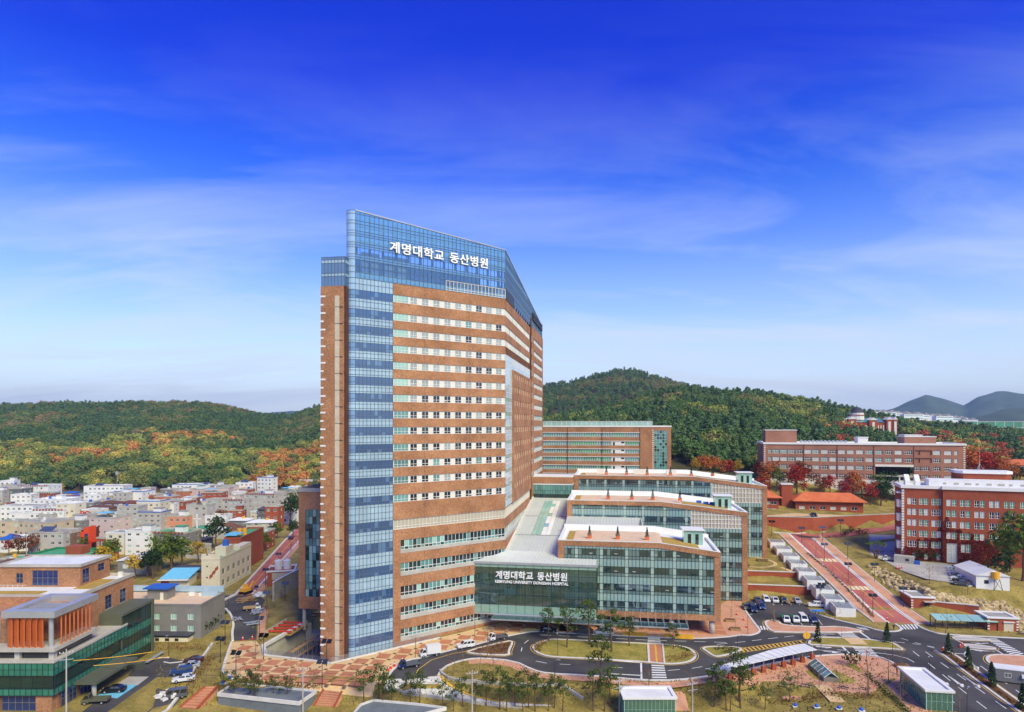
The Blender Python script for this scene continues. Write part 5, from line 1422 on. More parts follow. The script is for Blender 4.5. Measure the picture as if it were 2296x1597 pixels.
# ---------------------------------------------------------------- single trees
def tree_proto(name, kind, seed, h=6.0, lf=None):
    r = random.Random(seed); root = put(None, name)
    tr, cr = MB(), MB()
    if kind == 'bare':
        tips = limb_tree(tr, h, .10, r, 7, h * .28, .3, twigs=3)
        for t in tips:
            if r.random() < .55: leaves(cr, t, (.35, .35, .3), 3, .12, r)
    elif kind == 'pine':
        tips = limb_tree(tr, h, .15, r, 8, h * .27, .42, twigs=1)
        for t in tips: leaves(cr, t, (h * .105, h * .105, h * .06), 26, h * .026, r, flat=.7)
    elif kind == 'cone':
        tr.tube((0, 0, -.2), (0, 0, h * .3), .08, .06, 5)
        for i in range(9):
            z = .25 + i * h / 9.5; w = h * .24 * (1 - i / 9.6); leaves(cr, (0, 0, z), (w, w, h * .09), 42, h * .04, r)
    elif kind == 'round':
        tips = limb_tree(tr, h, .2, r, 8, h * .3, .35, twigs=1)
        for t in tips: leaves(cr, t, (h * .17, h * .17, h * .13), 30, h * .036, r)
        leaves(cr, (0, 0, h * .68), (h * .3, h * .3, h * .24), 90, h * .036, r)
    elif kind == 'vase':
        for i in range(7):
            a = i * .9; e_ = Vector((math.cos(a) * h * .35, math.sin(a) * h * .35, h * .75))
            tr.tube((math.cos(a) * .15, math.sin(a) * .15, -.2), tuple(e_ * .55 + Vector((0, 0, h * .1))), .12, .08, 5); tr.tube(tuple(e_ * .55 + Vector((0, 0, h * .1))), tuple(e_), .08, .03, 4)
            leaves(cr, tuple(e_), (h * .16, h * .16, h * .09), 26, h * .035, r)
        leaves(cr, (0, 0, h * .82), (h * .3, h * .3, h * .1), 60, h * .035, r)
    elif kind == 'bush':
        tr.tube((0, 0, -.2), (0, 0, h * .4), .05, .03, 5)
        for i in range(4): d = rdir(r); leaves(cr, (d.x * h * .3, d.y * h * .3, h * .5), (h * .4, h * .4, h * .42), 40, h * .07, r)
    if tr.v: tr.build("trunk", M['twig'] if kind == 'bare' else M['bark'], root)
    if cr.v: cr.build("crown", M[lf], root)
    return root
_protos = {}
def plant(name, kind, lf, at_, h, label, cat, group, var=3, z=None, sx=1.0, base=6.0):
    """one tree copied from a small set of grown ones"""
    k = (name, kind, lf, rnd.randrange(var))
    x, y = at_; z = H(x, y) if z is None else z
    s = h / base; sc = (s * sx, s * sx, s); a = rnd.uniform(0, 6.28)
    if k not in _protos:
        o = _protos[k] = tree_proto(name, kind, hash(k[1] + lf) % 1000 + k[3] if False else len(_protos) * 7 + 3, base, lf)
        o.location = (x, y, z); o.rotation_euler = (0, 0, a); o.scale = sc; tag(o, label, cat, group); return o
    o = dup(_protos[k], (x, y, z), a, label, sc, group); o["category"] = cat
    return o
pine_px = [(qh, (330, 600), 5.5), (qh, (405, 640), 6.5), (qh, (520, 650), 7.5), (qh, (555, 680), 7.5), (qh, (690, 640), 5.5), (qh, (790, 660), 6.0), (qi, (40, 490), 8), (qi, (150, 470), 8.5), (qi, (185, 525), 8), (qi, (240, 515), 7.5), (qi, (380, 520), 8),
           (qi, (450, 490), 8), (qi, (620, 525), 6.5), (qi, (770, 500), 7), (qi, (940, 490), 8), (qi, (1040, 520), 9), (qi, (1090, 530), 8), (qi, (1150, 500), 7.5), (qi, (1250, 510), 8.5), (qi, (1300, 530), 8),
           (qj, (70, 545), 7), (qj, (105, 530), 7.5), (qj, (160, 545), 7), (qj, (360, 545), 9), (qj, (395, 400), 12), (qj, (430, 548), 8), (qj, (470, 520), 9), (qj, (650, 540), 4), (qj, (1130, 520), 9), (qj, (1290, 480), 11), (qj, (1240, 545), 7), (qi, (1210, 530), 6), (qi, (860, 530), 6), (qi, (700, 530), 5)]
for q, p, h in pine_px:
    plant("pine_tree", 'pine', 'lf_pine', gh(*q(*p)), h * 1.0, "young staked thin-trunked pine " + {qh: "between the two brick stairs", qi: "before the pale ramp", qj: "around the foreground glass pavilion"}[q], "tree", "foreground pines " + str((qh, qi, qj).index(q) + 1), 4, sx=.85)
for p, h in (((960, 275), 9), ((1085, 320), 10.5), ((1240, 300), 12), ((1395, 350), 11), ((1515, 310), 8)):
    plant("pine_tree", 'pine', 'lf_pine', gd(*qb(*p)), h, "tall propped pine on the grassed traffic island before the entrance", "tree", "pines on the entrance island", 4)
plant("leaning_tree", 'pine', 'lf_pine', gd(*qb(1820, 330)), 6.5, "leaning propped pine beside the brown hedge at the island's rounded end", "tree", None, 1)
for q, p, h in ((q7, (180, 1190), 9), (q7, (20, 1100), 8), (q7, (545, 1140), 6), (q7, (360, 1200), 5), (q7, (75, 1205), 7)):
    plant("pine_tree", 'pine', 'lf_pine', gh(*q(*p)), h, "crooked dark-trunked pine on the lawn below the long white canopy", "tree", "pines below the white canopy", 4)
bare = [(qh, (445, 500)), (qh, (605, 510)), (qh, (805, 530)), (qh, (985, 545)), (qh, (1290, 545)), (qh, (560, 330)), (qh, (200, 510)), (qh, (100, 600)), (qh, (300, 440)), (qh, (650, 60)), (qi, (700, 255)), (qi, (885, 260)), (qi, (990, 300)), (qi, (770, 170)), (qi, (945, 130)),
        (qj, (715, 395)), (qj, (985, 440)), (qj, (1240, 240)), (qb, (640, 330)), (qb, (545, 310)), (qb, (1650, 590)), (qd, (100, 1100)), (qd, (270, 1090)), (qd, (310, 1095)), (qd, (460, 1120)), (qd, (640, 1140)), (qd, (1180, 1290)), (qd, (1210, 1240)), (qd, (1720, 1310)), (qd, (880, 1300)),
        (qg, (20, 790)), (qg, (385, 820)), (qg, (640, 205)), (qg, (740, 270)), (qg, (805, 325)), (qg, (880, 405)), (qg, (965, 500)), (qg, (1045, 590)), (qg, (1145, 680)), (qg, (900, 840)), (qg, (590, 480)), (qg, (475, 420)), (qg, (320, 450)), (qg, (350, 150)), (qd, (60, 540)), (qd, (930, 690)), (qd, (1590, 640)), (qd, (1190, 900)), (qd, (660, 680)),
        (qc, (1000, 260)), (qc, (850, 170)), (qc, (800, 260)), (q8, (2090, 640)), (q8, (2130, 600)), (qd, (1450, 180)), (qd, (1790, 280)), (qd, (1230, 200)), (qd, (750, 260)), (qd, (850, 420))]
BW = {qh: 'along the plaza by the basement roofs', qi: 'in the beds beside the pale ramp', qj: 'near the foreground glass pavilion', qb: 'on the entrance drive islands', qd: 'in the paved park or on the boulder bank', qg: 'along the red road and right car park', qc: 'beside the ramp with red beams', q8: 'at the rear red road'}
for q, p in bare:
    plant("bare_sapling", 'bare', 'lf_rb', gh(*q(*p)), rnd.uniform(4.2, 7.0), "bare young brown tree " + BW[q], "tree", "bare trees " + BW[q], 5)
for p, h in (((900, 1180), 11), ((1080, 1060), 7)):
    plant("red_leaf_sapling", 'bare', 'lf_red', gh(*qd(*p)), h, "bare forked tree holding a last few red leaves on the paved park", "tree", "forked trees with red leaves", 2)
for p in ((755, 685), (1272, 690), (1730, 782), (1880, 892), (2055, 1020), (2285, 1195)):
    plant("conifer", 'cone', 'lf_dark', gd(*q7(*p)), 5.6, "dark cone-shaped conifer standing on the road median", "tree", "cone conifers on the medians", 2)
for p in ((1020, 865),):
    plant("round_shrub", 'bush', 'lf_dark', gd(*q7(*p)), 4, "dark rounded shrub on the green lobe of the paved park", "shrub", None, 1)
tubm = MB().box(-.6, .6, -.6, .6, 0, .9).mesh("tub", M['tile'])
def roof_tree(u, v, z, label, group):
    x, y = loc2w(u, v)
    t = tag(put(tubm, "planter_tub", None, (x, y, z), -TH), "terracotta tub holding " + label, "planter", "tubs " + group)
    plant("conifer", 'cone', 'lf_dark', (x, y), 2.9, "small " + label, "tree", "conifers " + group, 2, z=z + .85)
for u in (57, 65, 73.2): roof_tree(u, 36.5, 24.02, "dark conifer in a tub on the lowest wing's roof", "on the lowest wing's roof")
for u in (62, 70, 77, 86): roof_tree(u, 73.5, 31.02, "dark conifer in a tub on the middle wing's roof", "on the middle wing's roof")
for u in (61, 69, 77, 86, 94, 102): roof_tree(u, 110, 36.52, "dark conifer in a tub on the highest wing's roof", "on the highest wing's roof")
maple = [((150, 590), 'lf_red', 9), ((250, 610), 'lf_ora', 13), ((290, 600), 'lf_green', 11), ((210, 620), 'lf_ora', 9), ((420, 640), 'lf_red', 14), ((530, 650), 'lf_rb', 13), ((470, 660), 'lf_red', 11), ((640, 640), 'lf_rb', 8), ((740, 650), 'lf_red', 9), ((810, 640), 'lf_red', 10), ((900, 660), 'lf_ora', 11), ((950, 690), 'lf_ora', 11), ((1020, 680), 'lf_red', 10), ((1010, 740), 'lf_ora', 9), ((1120, 720), 'lf_rb', 8), ((1150, 640), 'lf_green', 12), ((1230, 640), 'lf_dark', 14), ((1100, 650), 'lf_dark', 11),
         ((690, 680), 'lf_red', 7), ((1200, 720), 'lf_dark', 10)]
NAMES = {'lf_red': 'bright red', 'lf_ora': 'orange', 'lf_green': 'green', 'lf_rb': 'russet', 'lf_dark': 'dark green', 'lf_yel': 'yellow'}
for p, lf, h in maple:
    k = q6(*p); x, y = xat(k[0], 296), 296 + rnd.uniform(-3, 5)
    zz = zat(k[1], y)
    plant("maple_tree", 'round', lf, (x, y), h, NAMES[lf] + " round-crowned tree before the long pink-brown campus building", "tree", NAMES[lf] + " trees before the long campus building", 2, z=min(zz, H(x, y)) if zz < H(x, y) else H(x, y))
for p, lf, h in (((1840, 500), 'lf_ora', 14), ((1890, 520), 'lf_red', 12), ((1960, 540), 'lf_red', 13), ((2020, 540), 'lf_red', 12), ((2090, 540), 'lf_ora', 10), ((2200, 560), 'lf_ora', 9), ((2260, 600), 'lf_dark', 9)):
    k = q6(*p); y = 300; x = xat(k[0], y)
    plant("maple_tree", 'round', lf, (x, y), h, NAMES[lf] + " tree behind the white-roofed red brick building", "tree", NAMES[lf] + " trees behind the red brick building", 2, z=zat(k[1], y) - h * .15)
for p, lf, h in (((1560, 510), 'lf_ora', 10), ((1620, 520), 'lf_ora', 10), ((1700, 530), 'lf_ora', 9), ((1770, 530), 'lf_red', 9), ((1490, 505), 'lf_yel', 8), ((1830, 520), 'lf_yel', 8), ((2010, 540), 'lf_red', 8)):
    k = (1147.5 + .2749 * p[0], 918 + .2749 * p[1]); y = 318; x = xat(k[0], y)
    plant("maple_tree", 'round', lf, (x, y), h, NAMES[lf] + " tree between the rear brick block and the long campus building", "tree", NAMES[lf] + " trees behind the highest wing", 2, z=zat(k[1], y) - h * .2)
for q, p, lf, h, lb in ((q6, (2160, 1330), 'lf_green', 15, "tall yellow-green tree beside the white shed"), (q6, (2255, 1270), 'lf_green', 22, "tallest green tree at the edge of the car park"), (q6, (2290, 1400), 'lf_green', 21, "broad green tree behind the orange water tank"), (q6, (2060, 1230), 'lf_red', 13, "bright red tree before the ivy-grown brick building"), (q6, (1960, 1225), 'lf_rb', 9, "russet tree hiding the brick building's ground floor"), (q6, (1850, 1230), 'lf_rb', 9, "thin brownish tree before the white doorway"), (q6, (1790, 1215), 'lf_pine', 8, "grey-green tree beside the parked cars' white wall"),
                          (q6, (2190, 1200), 'lf_yel', 13, "yellow tree rising above the white shed"), (q6, (2120, 1420), 'lf_dark', 10, "dark low tree leaning over the shed")):
    plant("broadleaf_tree", 'round', lf, gh(*q(*p)), h, lb, "tree", None, 2)
plant("spreading_tree", 'vase', 'lf_green', gh(*q6(1090, 1220)), 7.5, "vase-shaped green tree with splayed limbs at the lot's pale wall", "tree", None, 1)
for i, p in enumerate(((1365, 1225), (1470, 1235), (1580, 1245))):
    plant("clipped_shrub", 'bush', 'lf_dark', gh(*q6(*p)), 5, "dark clipped shrub at the foot of the ivy-grown wall", "shrub", "shrubs at the ivy-grown wall", 2)
for i, p in enumerate(((850, 1030), (905, 1010), (960, 1025), (1000, 1030))):
    plant("clipped_shrub", 'bush', 'lf_dark', gh(*q6(*p)), 3.2, "dark shrub at the head of the red road", "shrub", "shrubs at the head of the red road", 2)
for p, lf, h, lb in (((790, 790), 'lf_green', 12, "bushy green tree behind the brick roof hut"), ((760, 800), 'lf_yel', 10, "yellowing tree behind the brick roof hut"), ((970, 850), 'lf_yel', 9, "yellow-green tree beside the grey warehouse"), ((1060, 840), 'lf_dark', 10, "dark tree against the grey warehouse wall"), ((1150, 800), 'lf_green', 14, "broad green tree in the grove before the grey flats"), ((1230, 790), 'lf_green', 13, "tall green tree in the grove before the grey flats"), ((1310, 770), 'lf_green', 12, "green tree at the right of the grove before the grey flats"),
                     ((1100, 850), 'lf_dark', 11, "dark green tree at the foot of the grove"), ((1420, 740), 'lf_yel', 9, "round golden yellow tree beside the small house"), ((1550, 640), 'lf_dark', 15, "dense dark green tree left of the brick flats"), ((1890, 660), 'lf_green', 9, "green tree right of the brick flats by the red road"), ((1950, 600), 'lf_dark', 9, "dark tree between brick flats and red road"), ((1990, 560), 'lf_green', 8, "green tree half way up the red road's verge"), ((2090, 470), 'lf_dark', 17, "tall dark tree beside the upper red road"), ((2120, 420), 'lf_green', 16, "tall light green tree next to the hospital annex"),
                     ((1590, 480), 'lf_rb', 10, "pale leafless tree near the church spire"), ((130, 690), 'lf_rb', 9, "russet tree left of the green-roofed brick building"), ((230, 680), 'lf_rb', 9, "russet tree behind the green-roofed brick building"), ((60, 690), 'lf_red', 7, "reddish tree at the edge of the green-roofed brick building"), ((600, 650), 'lf_green', 6, "small green tree below the orange sign building"), ((430, 250), 'lf_yel', 9, "yellow tree among the farthest houses"), ((2100, 560), 'lf_dark', 9, "dark shrubby tree close to the annex wall"), ((1240, 770), 'lf_yel', 10, "yellow-green tree deep in the grove"), ((1620, 480), 'lf_green', 8, "small green tree by the red roofed house")):
    plant("broadleaf_tree", 'round', lf, gd(*q8(*p)), h, lb, "tree", None, 2)
for p in ((1480, 1180), (1520, 1150), (1440, 1210), (1550, 1130)):
    plant("evergreen_shrub", 'bush', 'lf_dark', gd(*q8(p[0] + 0, p[1] + 30)), 6, "dark evergreen shrub at the corner of the long grey building", "shrub", "shrubs at the grey building", 2)
def hedge(name, path, w, h, lf, label, dens=26, closed=False):
    mb = MB(); r = random.Random(len(label)); path = resample(path, 0.9, closed)
    for x, y in path: leaves(mb, (x, y, H(x, y) + h * .5), (w / 2, w / 2, h * .55), dens, .16, r)
    tag(mb.build(name, M[lf]), label, "hedge")
hedge("hedge", [gh(*qc(*p)) for p in ((560, 830), (900, 865), (1240, 895))], 1.6, 0.8, 'lf_hedge', "brown clipped hedge along the plaza's lower edge")
hedge("hedge", [gd(*qb(*p)) for p in ((880, 345), (885, 310), (930, 290))], 2.6, 0.9, 'lf_hedge', "brown hedge at the left end of the entrance island")
hedge("hedge", [gd(*qb(*p)) for p in ((1800, 405), (1870, 395), (1930, 370))], 3.4, 0.9, 'lf_hedge', "brown hedge in the rounded end of the entrance island")
hedge("hedge", [gd(*qb(*p)) for p in ((1770, 308), (1860, 318), (1925, 345))], 1.2, 0.8, 'lf_dark', "dark hedge along the island's right kerb")
hedge("hedge", [gd(*qb(*p)) for p in ((480, 340), (640, 300), (680, 300), (650, 345), (560, 350))], 2.2, 0.7, 'lf_hedge', "brown planting on the triangular island")
hedge("hedge", [gd(*q7(*p)) for p in ((0, 745), (100, 732), (150, 745), (60, 770))], 1.6, 0.8, 'lf_dark', "green hedge on the island near the white canopy")
hedge("hedge", [gd(*q7(*p)) for p in ((1760, 810), (1870, 895), (2050, 1028), (2296, 1205))], 1.5, 0.7, 'lf_hedge', "low brown hedge along the central reservation")
hedge("hedge", [gd(*q7(*p)) for p in ((1120, 930), (1200, 1010), (1320, 1120), (1420, 1211))], 1.4, 1.0, 'lf_dark', "dark hedge bordering the paved park's stone edge")
hedge("hedge", [gd(*q7(*p)) for p in ((430, 1060), (700, 1085), (880, 1075))], 3.0, 1.0, 'lf_hedge', "brown shrubs below the row of benches")
hedge("hedge", [gd(*q7(*p)) for p in ((900, 1090), (1100, 1100), (1210, 1110))], 3.0, 1.0, 'lf_hedge', "russet shrubs between bench and station path")
hedge("hedge", [gh(*q7(*p)) for p in ((680, 30), (830, 150), (960, 280), (1120, 440), (1160, 500))], 1.2, 0.7, 'lf_hedge', "brown hedge along the left walk of the red road")
hedge("hedge", [gd(*qg(*p)) for p in ((720, 758), (800, 780))], 1.6, 0.9, 'lf_dark', "dark hedge beside the disabled parking bay")
hedge("hedge", [gd(*qg(*p)) for p in ((335, 820), (380, 830), (420, 828))], 1.6, 0.8, 'lf_dark', "dark low hedge on the parking island")
hedge("hedge", [gh(*q6(*p)) for p in ((700, 1045), (800, 1040), (850, 1030))], 1.6, 0.9, 'lf_dark', "dark hedge at the corner above the red road")
hedge("hedge", [gd(*qe(*p)) for p in ((1370, 1010), (1500, 1000), (1700, 1000), (1850, 1000))], 3.2, 1.6, 'lf_rb', "bare brown shrubs between grey building and car park", 18)
hedge("hedge", [gd(*qe(*p)) for p in ((1700, 1340), (1780, 1240), (1860, 1150), (1900, 1080))], 2.6, 1.4, 'lf_hedge', "brown shrubs on the bank above the left car park", 18)
mb = MB(); r = random.Random(4); n_ = 0
GR = [(gh(*q7(0, 1060)), gh(*q7(1300, 1200)))]
while n_ < 14000:
    px, py = r.uniform(350, 2290), r.uniform(1180, 1640)
    if r.random() < .6: py = r.uniform(1490, 1640)
    x, y = gh(px, py); n_ += 1
    a, b = ab(x, y)
    if y > 240 or inside((x, y), A1) or inside((x, y), PLZ) or inside((x, y), COURT) or inside((x, y), PL2) or abs(a - RA(b)) < 8.5 and b > 0: continue
    u = (x - P0[0]) * CU - (y - P0[1]) * SU; v = (x - P0[0]) * SU + (y - P0[1]) * CU
    if -9 < u < 125 and v > min(u, 25) - 3: continue
    s = r.uniform(.10, .28); t = r.uniform(0, 6.28); c, d = math.cos(t) * s, math.sin(t) * s; z = H(x, y)
    mb.add([(x - c, y - d, z), (x + c, y + d, z), (x + d * .5, y - c * .5, z + s * 1.5)], [(0, 1, 2)])
o = stuff(mb.build("grass_tufts", M['lf_grass'])); o["label"] = "dry grass tufts scattered over the lawns"; o["category"] = "grass"

# ---------------------------------------------------------------- campus buildings
def slab(parent, nm, m, *b):
    return MB().box(*b).build(nm, M[m], parent)
def body(parent, x0, x1, y0, y1, z0, z1, m, fo=(), so=(), nm="wall", depth=.25, lo=()):
    """box of walls with openings: front fo, right side so, left side lo (x0, x1, z0, z1 along the face)"""
    mb = MB()
    Face(parent, x0, y0, 0).wall(mb, 0, x1 - x0, z0, z1, fo, depth)
    Face(parent, x1, y0, R(90)).wall(mb, 0, y1 - y0, z0, z1, so, depth)
    Face(parent, x1, y1, R(180)).wall(mb, 0, x1 - x0, z0, z1)
    Face(parent, x0, y1, R(270)).wall(mb, 0, y1 - y0, z0, z1, lo, depth)
    mb.quad((x0, y0, z1 - .02), (x1, y0, z1 - .02), (x1, y1, z1 - .02), (x0, y1, z1 - .02))
    return mb.build(nm, M[m], parent)
def rim(parent, x0, x1, y0, y1, z0, z1, w, m, nm="parapet"):
    mb = MB()
    mb.box(x0, x1, y0, y0 + w, z0, z1); mb.box(x0, x1, y1 - w, y1, z0, z1); mb.box(x0, x0 + w, y0 + w, y1 - w, z0, z1); mb.box(x1 - w, x1, y0 + w, y1 - w, z0, z1)
    return mb.build(nm, M[m], parent)
rb = thing("laboratory_block", "long brick block with green window bands and glazed stair behind the highest wing", "building", (77.6, 312, 0), -TH)
f = Face(rb, -84, 0, 0)
rz_ = [51.4, 47.2, 43.3, 39.4, 35.2, 31.0]
ops = [(0.2, 68.8, z - 1.05, z + 1.05) for z in rz_] + [(75.9, 82.2, 24, 53.6)]
mb = MB(); f.wall(mb, 0, 84, 20, 55.3, ops, .4); Face(rb, 0, 0, R(90)).wall(mb, 0, 22, 20, 55.3); mb.quad((-84, 0, 55.2), (0, 0, 55.2), (0, 22, 55.2), (-84, 22, 55.2)); mb.build("wall", M['brickr2'] if 'brickr2' in M else M['brick'], rb)
rim(rb, -84.2, .2, -.2, 22, 55.3, 56.0, .6, 'white')
for z in rz_:
    for i in range(10):
        if i == 8 and z < 51: 
            w_ = MB(); f.box(w_, .4 + 6.85 * i, .4 + 6.85 * i + 6.6, z - 1.0, z + 1.0, -.3, -.1); w_.build("white_panel", M['white'], rb)
            f.place(unit_box(M['gblk']), "dark_door", 1.2 + 6.85 * i, z - 1.0, -.05, (.9, 1, 1.7)); f.place(unit_box(M['gblk']), "vent_opening", 5.2 + 6.85 * i, z + .1, -.05, (1.5, 1, .8)); continue
        f.place(window_mesh(6.6, 2.05, 6, 2, M['white'], M['gteal'] if rnd.random() < .6 else M['ggrn'], .12, split=.3), "window_strip", .4 + 6.85 * i, z - 1.0, -.2)
    slab(rb, "stone_course", 'white', -84, -15, -.12, .05, z + 1.05, z + 1.3)
mb = MB(); [f.box(mb, x, x + .25, 24, 55, 0, .15) for x in (16.8, 33.4, 50.5, 68.9)]; mb.build("rain_pipe", M['brickd'], rb)
pn, bb = Panes(rb), MB(); curtain(pn, bb, f, 75.9, 82.2, 5, [(24 + 1.48 * i, 25.48 + 1.48 * i, lambda c, r: rnd.choice([M['gteal'], M['gdark'], M['gteal']])) for i in range(20)], -.15, .12, .06); bb.build("mullion_grid", M['gpale'], rb); pn.finish()
for i in range(30): f.place(MB().box(0, .6, -.05, .1, 0, .4).mesh("quoin", M['white']) if i == 0 else bpy.data.meshes["quoin.001"], "quoin", 75.0, 24.5 + i * 1.0, 0)
mb = MB(); mb.box(-84, -9.0, 3, 3.3, 56, 58); mb.box(-9.3, -9.0, 3.3, 20, 56, 58); mb.build("roof_screen", M['gpale'], rb)
mb = MB(); [mb.box(-84 + i * 2.5, -83.8 + i * 2.5, 2.8, 3.0, 56, 58.1) for i in range(31)]; mb.box(-84, -9, 2.8, 3.1, 58, 58.2); mb.build("screen_frame", M['white'], rb)
lc = thing("campus_building", "long pink-brown brick campus building with white window frames and recessed portal", "building", (122.8, 312, 0), R(-14.1))
LC = 86.0; f = Face(lc, 0, 0, 0)
def lx(z6x): return LC * ((q6(z6x, 0)[0] - 1712) / (2164 - 1712))
colx = [(230, 1), (283, 2), (350, 2), (417, 2), (485, 2), (556, 2), (623, 2), (697, 2), (767, 2), (840, 2), (913, 2), (988, 2), (1065, 2), (1142, 2), (1220, 2), (1300, 2), (1380, 2), (1448, 9), (1515, 9), (1600, 2), (1687, 2), (1750, 1)]
lrow = [43.6, 40.0, 36.2, 32.2]; ops, wins = [], []
for k, z in enumerate(lrow):
    for x, kind in colx:
        if k >= 2 and 1110 < x < 1418: continue
        cx_ = lx(x)
        if kind == 9 and k < 2: ops.append((cx_ - (2.4 if x > 1500 else 1.1), cx_ + (2.4 if x > 1500 else 1.1), z - 1.1, z + 1.1)); continue
        hw = .75 if kind == 1 else 1.55
        ops.append((cx_ - hw, cx_ + hw, z - 1.0, z + 1.0)); wins.append((cx_, hw, z, k))
ops.append((lx(1113), lx(1415), 28.5, 37.0))
mb = MB(); f.wall(mb, 0, LC, 24, 47, ops, .5); Face(lc, LC, 0, R(90)).wall(mb, 0, 24, 24, 47); Face(lc, 0, 24, R(270)).wall(mb, 0, 24, 24, 47); mb.build("wall", M['brickp'], lc)
for cx_, hw, z, k in wins:
    f.place(window_mesh(hw * 2, 2.0, 4 if hw > 1 else 2, 2, M['offw'], rnd.choice([M['gcurt'], M['gcurt'], M['gblk'], M['gteal']]) if k < 2 else rnd.choice([M['gteal'], M['gblk'], M['gcurt']]), .16, split=.62, sill=.12, header=.1), "window", cx_ - hw, z - 1.0, -.25)
slab(lc, "plinth", 'offw', -.1, LC + .1, -.12, .2, 24, 30.6)
slab(lc, "portal_lintel", 'offw', lx(1110), lx(1418), -.3, .3, 36.9, 37.9)
slab(lc, "portal_recess", 'concd', lx(1114), lx(1414), 4, 4.3, 28, 36.9); slab(lc, "portal_glazing", 'gblk', lx(1114), lx(1414), 3.8, 3.95, 33.0, 36.6)
slab(lc, "portal_canopy", 'conc', lx(1116), lx(1412), -.2, 3.8, 32.2, 32.9); slab(lc, "portal_stair", 'offw', lx(1300), lx(1310), -.5, 3, 28, 32.2); slab(lc, "portal_banner", 'bvis', lx(1345), lx(1375), -.4, -.2, 28.5, 31.8)
rim(lc, -.4, LC + .4, -.4, 24, 47, 47.9, .9, 'white'); slab(lc, "roof", 'roofw', 0.4, LC - .4, .4, 23, 46.6, 47.0)
mb = MB(); [f.box(mb, lx(x) - .12, lx(x) + .12, 30, 47, 0, .14) for x in (520, 800, 1100, 1420)]; mb.build("rain_pipe", M['brickd'], lc)
qm2 = MB().box(0, .8, -.06, .1, 0, .45).mesh("quoin", M['offw'])
for i in range(17):
    put(qm2, "quoin", lc, (-.05, 0, 30 + i)); put(qm2, "quoin", lc, (LC - .75, 0, 30 + i))
for nm, x0, x1, y0, y1, z1, m in (("lift_house", lx(205), lx(480), 6, 16, 53.6, 'brickp'), ("plant_room", lx(1010), lx(1095), 8, 14, 50.2, 'offw'), ("plant_room", lx(1395), lx(1650), 8, 18, 50.6, 'brickp'), ("plant_room", lx(1400), lx(1540), 8.5, 17, 51.4, 'offw')):
    slab(lc, nm, m, x0, x1, y0, y1, 47, z1); slab(lc, "roof_edge", 'offw', x0 - .2, x1 + .2, y0 - .2, y1 + .2, z1, z1 + .35)
for i in range(12): slab(lc, "roof_unit", 'alu', lx(500 + 34 * i), lx(520 + 34 * i), 3, 4.5, 47.9, 48.9)
red = thing("red_brick_building", "red brick college building with white flat roof and dark red ivy climbing its corner", "building", (142.0, 233.0, 0), R(-21))
RB_ = 4.0; RT = 33.6; KX = .0385
rrow = [28.9, 25.1, 21.2, 17.3, 13.5]
c1 = [(1345, 0), (1440, 0), (1540, 0)]; c2 = [1652, 1758, 1868, 1980, 2092, 2210, 2330, 2450]
def rx(x): return (x - 1300) * KX
ops1 = [(rx(x), rx(x) + 2.85, z - 1.15, z + 1.15) for x, _ in c1 for z in rrow] + [(rx(x) + 1.6, rx(x) + 2.7, 8.2, 10.2) for x, _ in c1]
ops2 = [(rx(x) - 12.5, rx(x) - 12.5 + 3.05, z - 1.15, z + 1.15) for x in c2 for z in rrow[:4]] + [(rx(1655) - 12.5, rx(1735) - 12.5, 7.8, 14.6), (rx(1765) - 12.5, rx(1840) - 12.5, 11.6, 14.4)]
fA1, fA2 = Face(red, 0, 0, 0), Face(red, 12.5, -1.0, 0)
mb = MB(); fA1.wall(mb, 0, 12.5, RB_, RT, ops1, .3); fA2.wall(mb, 0, 60, RB_, RT, ops2, .3); Face(red, 12.5, 0, R(-90)).wall(mb, 0, 1.0, RB_, RT); Face(red, 0, 13, R(270)).wall(mb, 0, 13, RB_, RT); mb.build("wall", M['brickr'], red)
for fa_, oo in ((fA1, ops1), (fA2, ops2)):
    for a, b, c, d in oo:
        if d - c > 2.9 or d < 11: fa_.place(window_mesh(b - a, d - c, 2, 2, M['white'], M['gcurt'], .14), "window", a, c, -.15); continue
        for s_ in (0, 1):
            w_ = (b - a) / 2 - .12; x_ = a + s_ * ((b - a) / 2 + .12)
            fa_.place(window_mesh(w_, d - c, 2, 2, M['white'], rnd.choice([M['ggrn'], M['ggrn'], M['gcurt'], M['gblk']]), .13, split=.42), "window", x_, c, -.15)
        mb = MB(); fa_.box(mb, (a + b) / 2 - .12, (a + b) / 2 + .12, c, d, -.25, 0); mb.build("brick_mullion", M['brickr'], red)
rim(red, -.5, 72.6, -.5, 13, RT, RT + 1.1, 1.4, 'white'); rim(red, 12.1, 72.7, -1.5, -.45, RT + .02, RT + 1.12, .5, 'white'); slab(red, "roof", 'roofw', 0.5, 72, .3, 12.5, RT, RT + .2)
for i in range(26): put(qm2, "quoin", red, (-.1, 0, 8.6 + i * .95), 0, (1.0, 1, 1.6))
slab(red, "roof_block", 'white', 9.5, 70, 5, 12, RT + .2, RT + 3.0)
for x in (2.2, 5.4):
    mb = MB(); mb.prism([(x, 6), (x + 1.6, 6), (x + 1.6, 9), (x, 9)], RT, [RT + 2.2, RT + 2.2, RT + 4.4, RT + 4.4]); mb.build("vent_cowl", M['white'], red)
for i in range(16): slab(red, "roof_vent", 'greige', 14 + 3.3 * i, 14.9 + 3.3 * i + (i % 3) * .5, 4.9, 5, RT + 1.4, RT + 2.0)
mb = MB(); mb.prism([(20, 14), (22, 12.5), (35, 12.5), (37, 14), (37, 20), (20, 20)], RT, RT + 5.0); mb.build("lift_house", M['brickr'], red)
mb = MB(); mb.prism([(19.5, 13.8), (21.8, 12), (35.2, 12), (37.5, 13.8), (37.5, 20.4), (19.5, 20.4)], RT + 5, RT + 6.0); mb.build("lift_house_rim", M['white'], red)
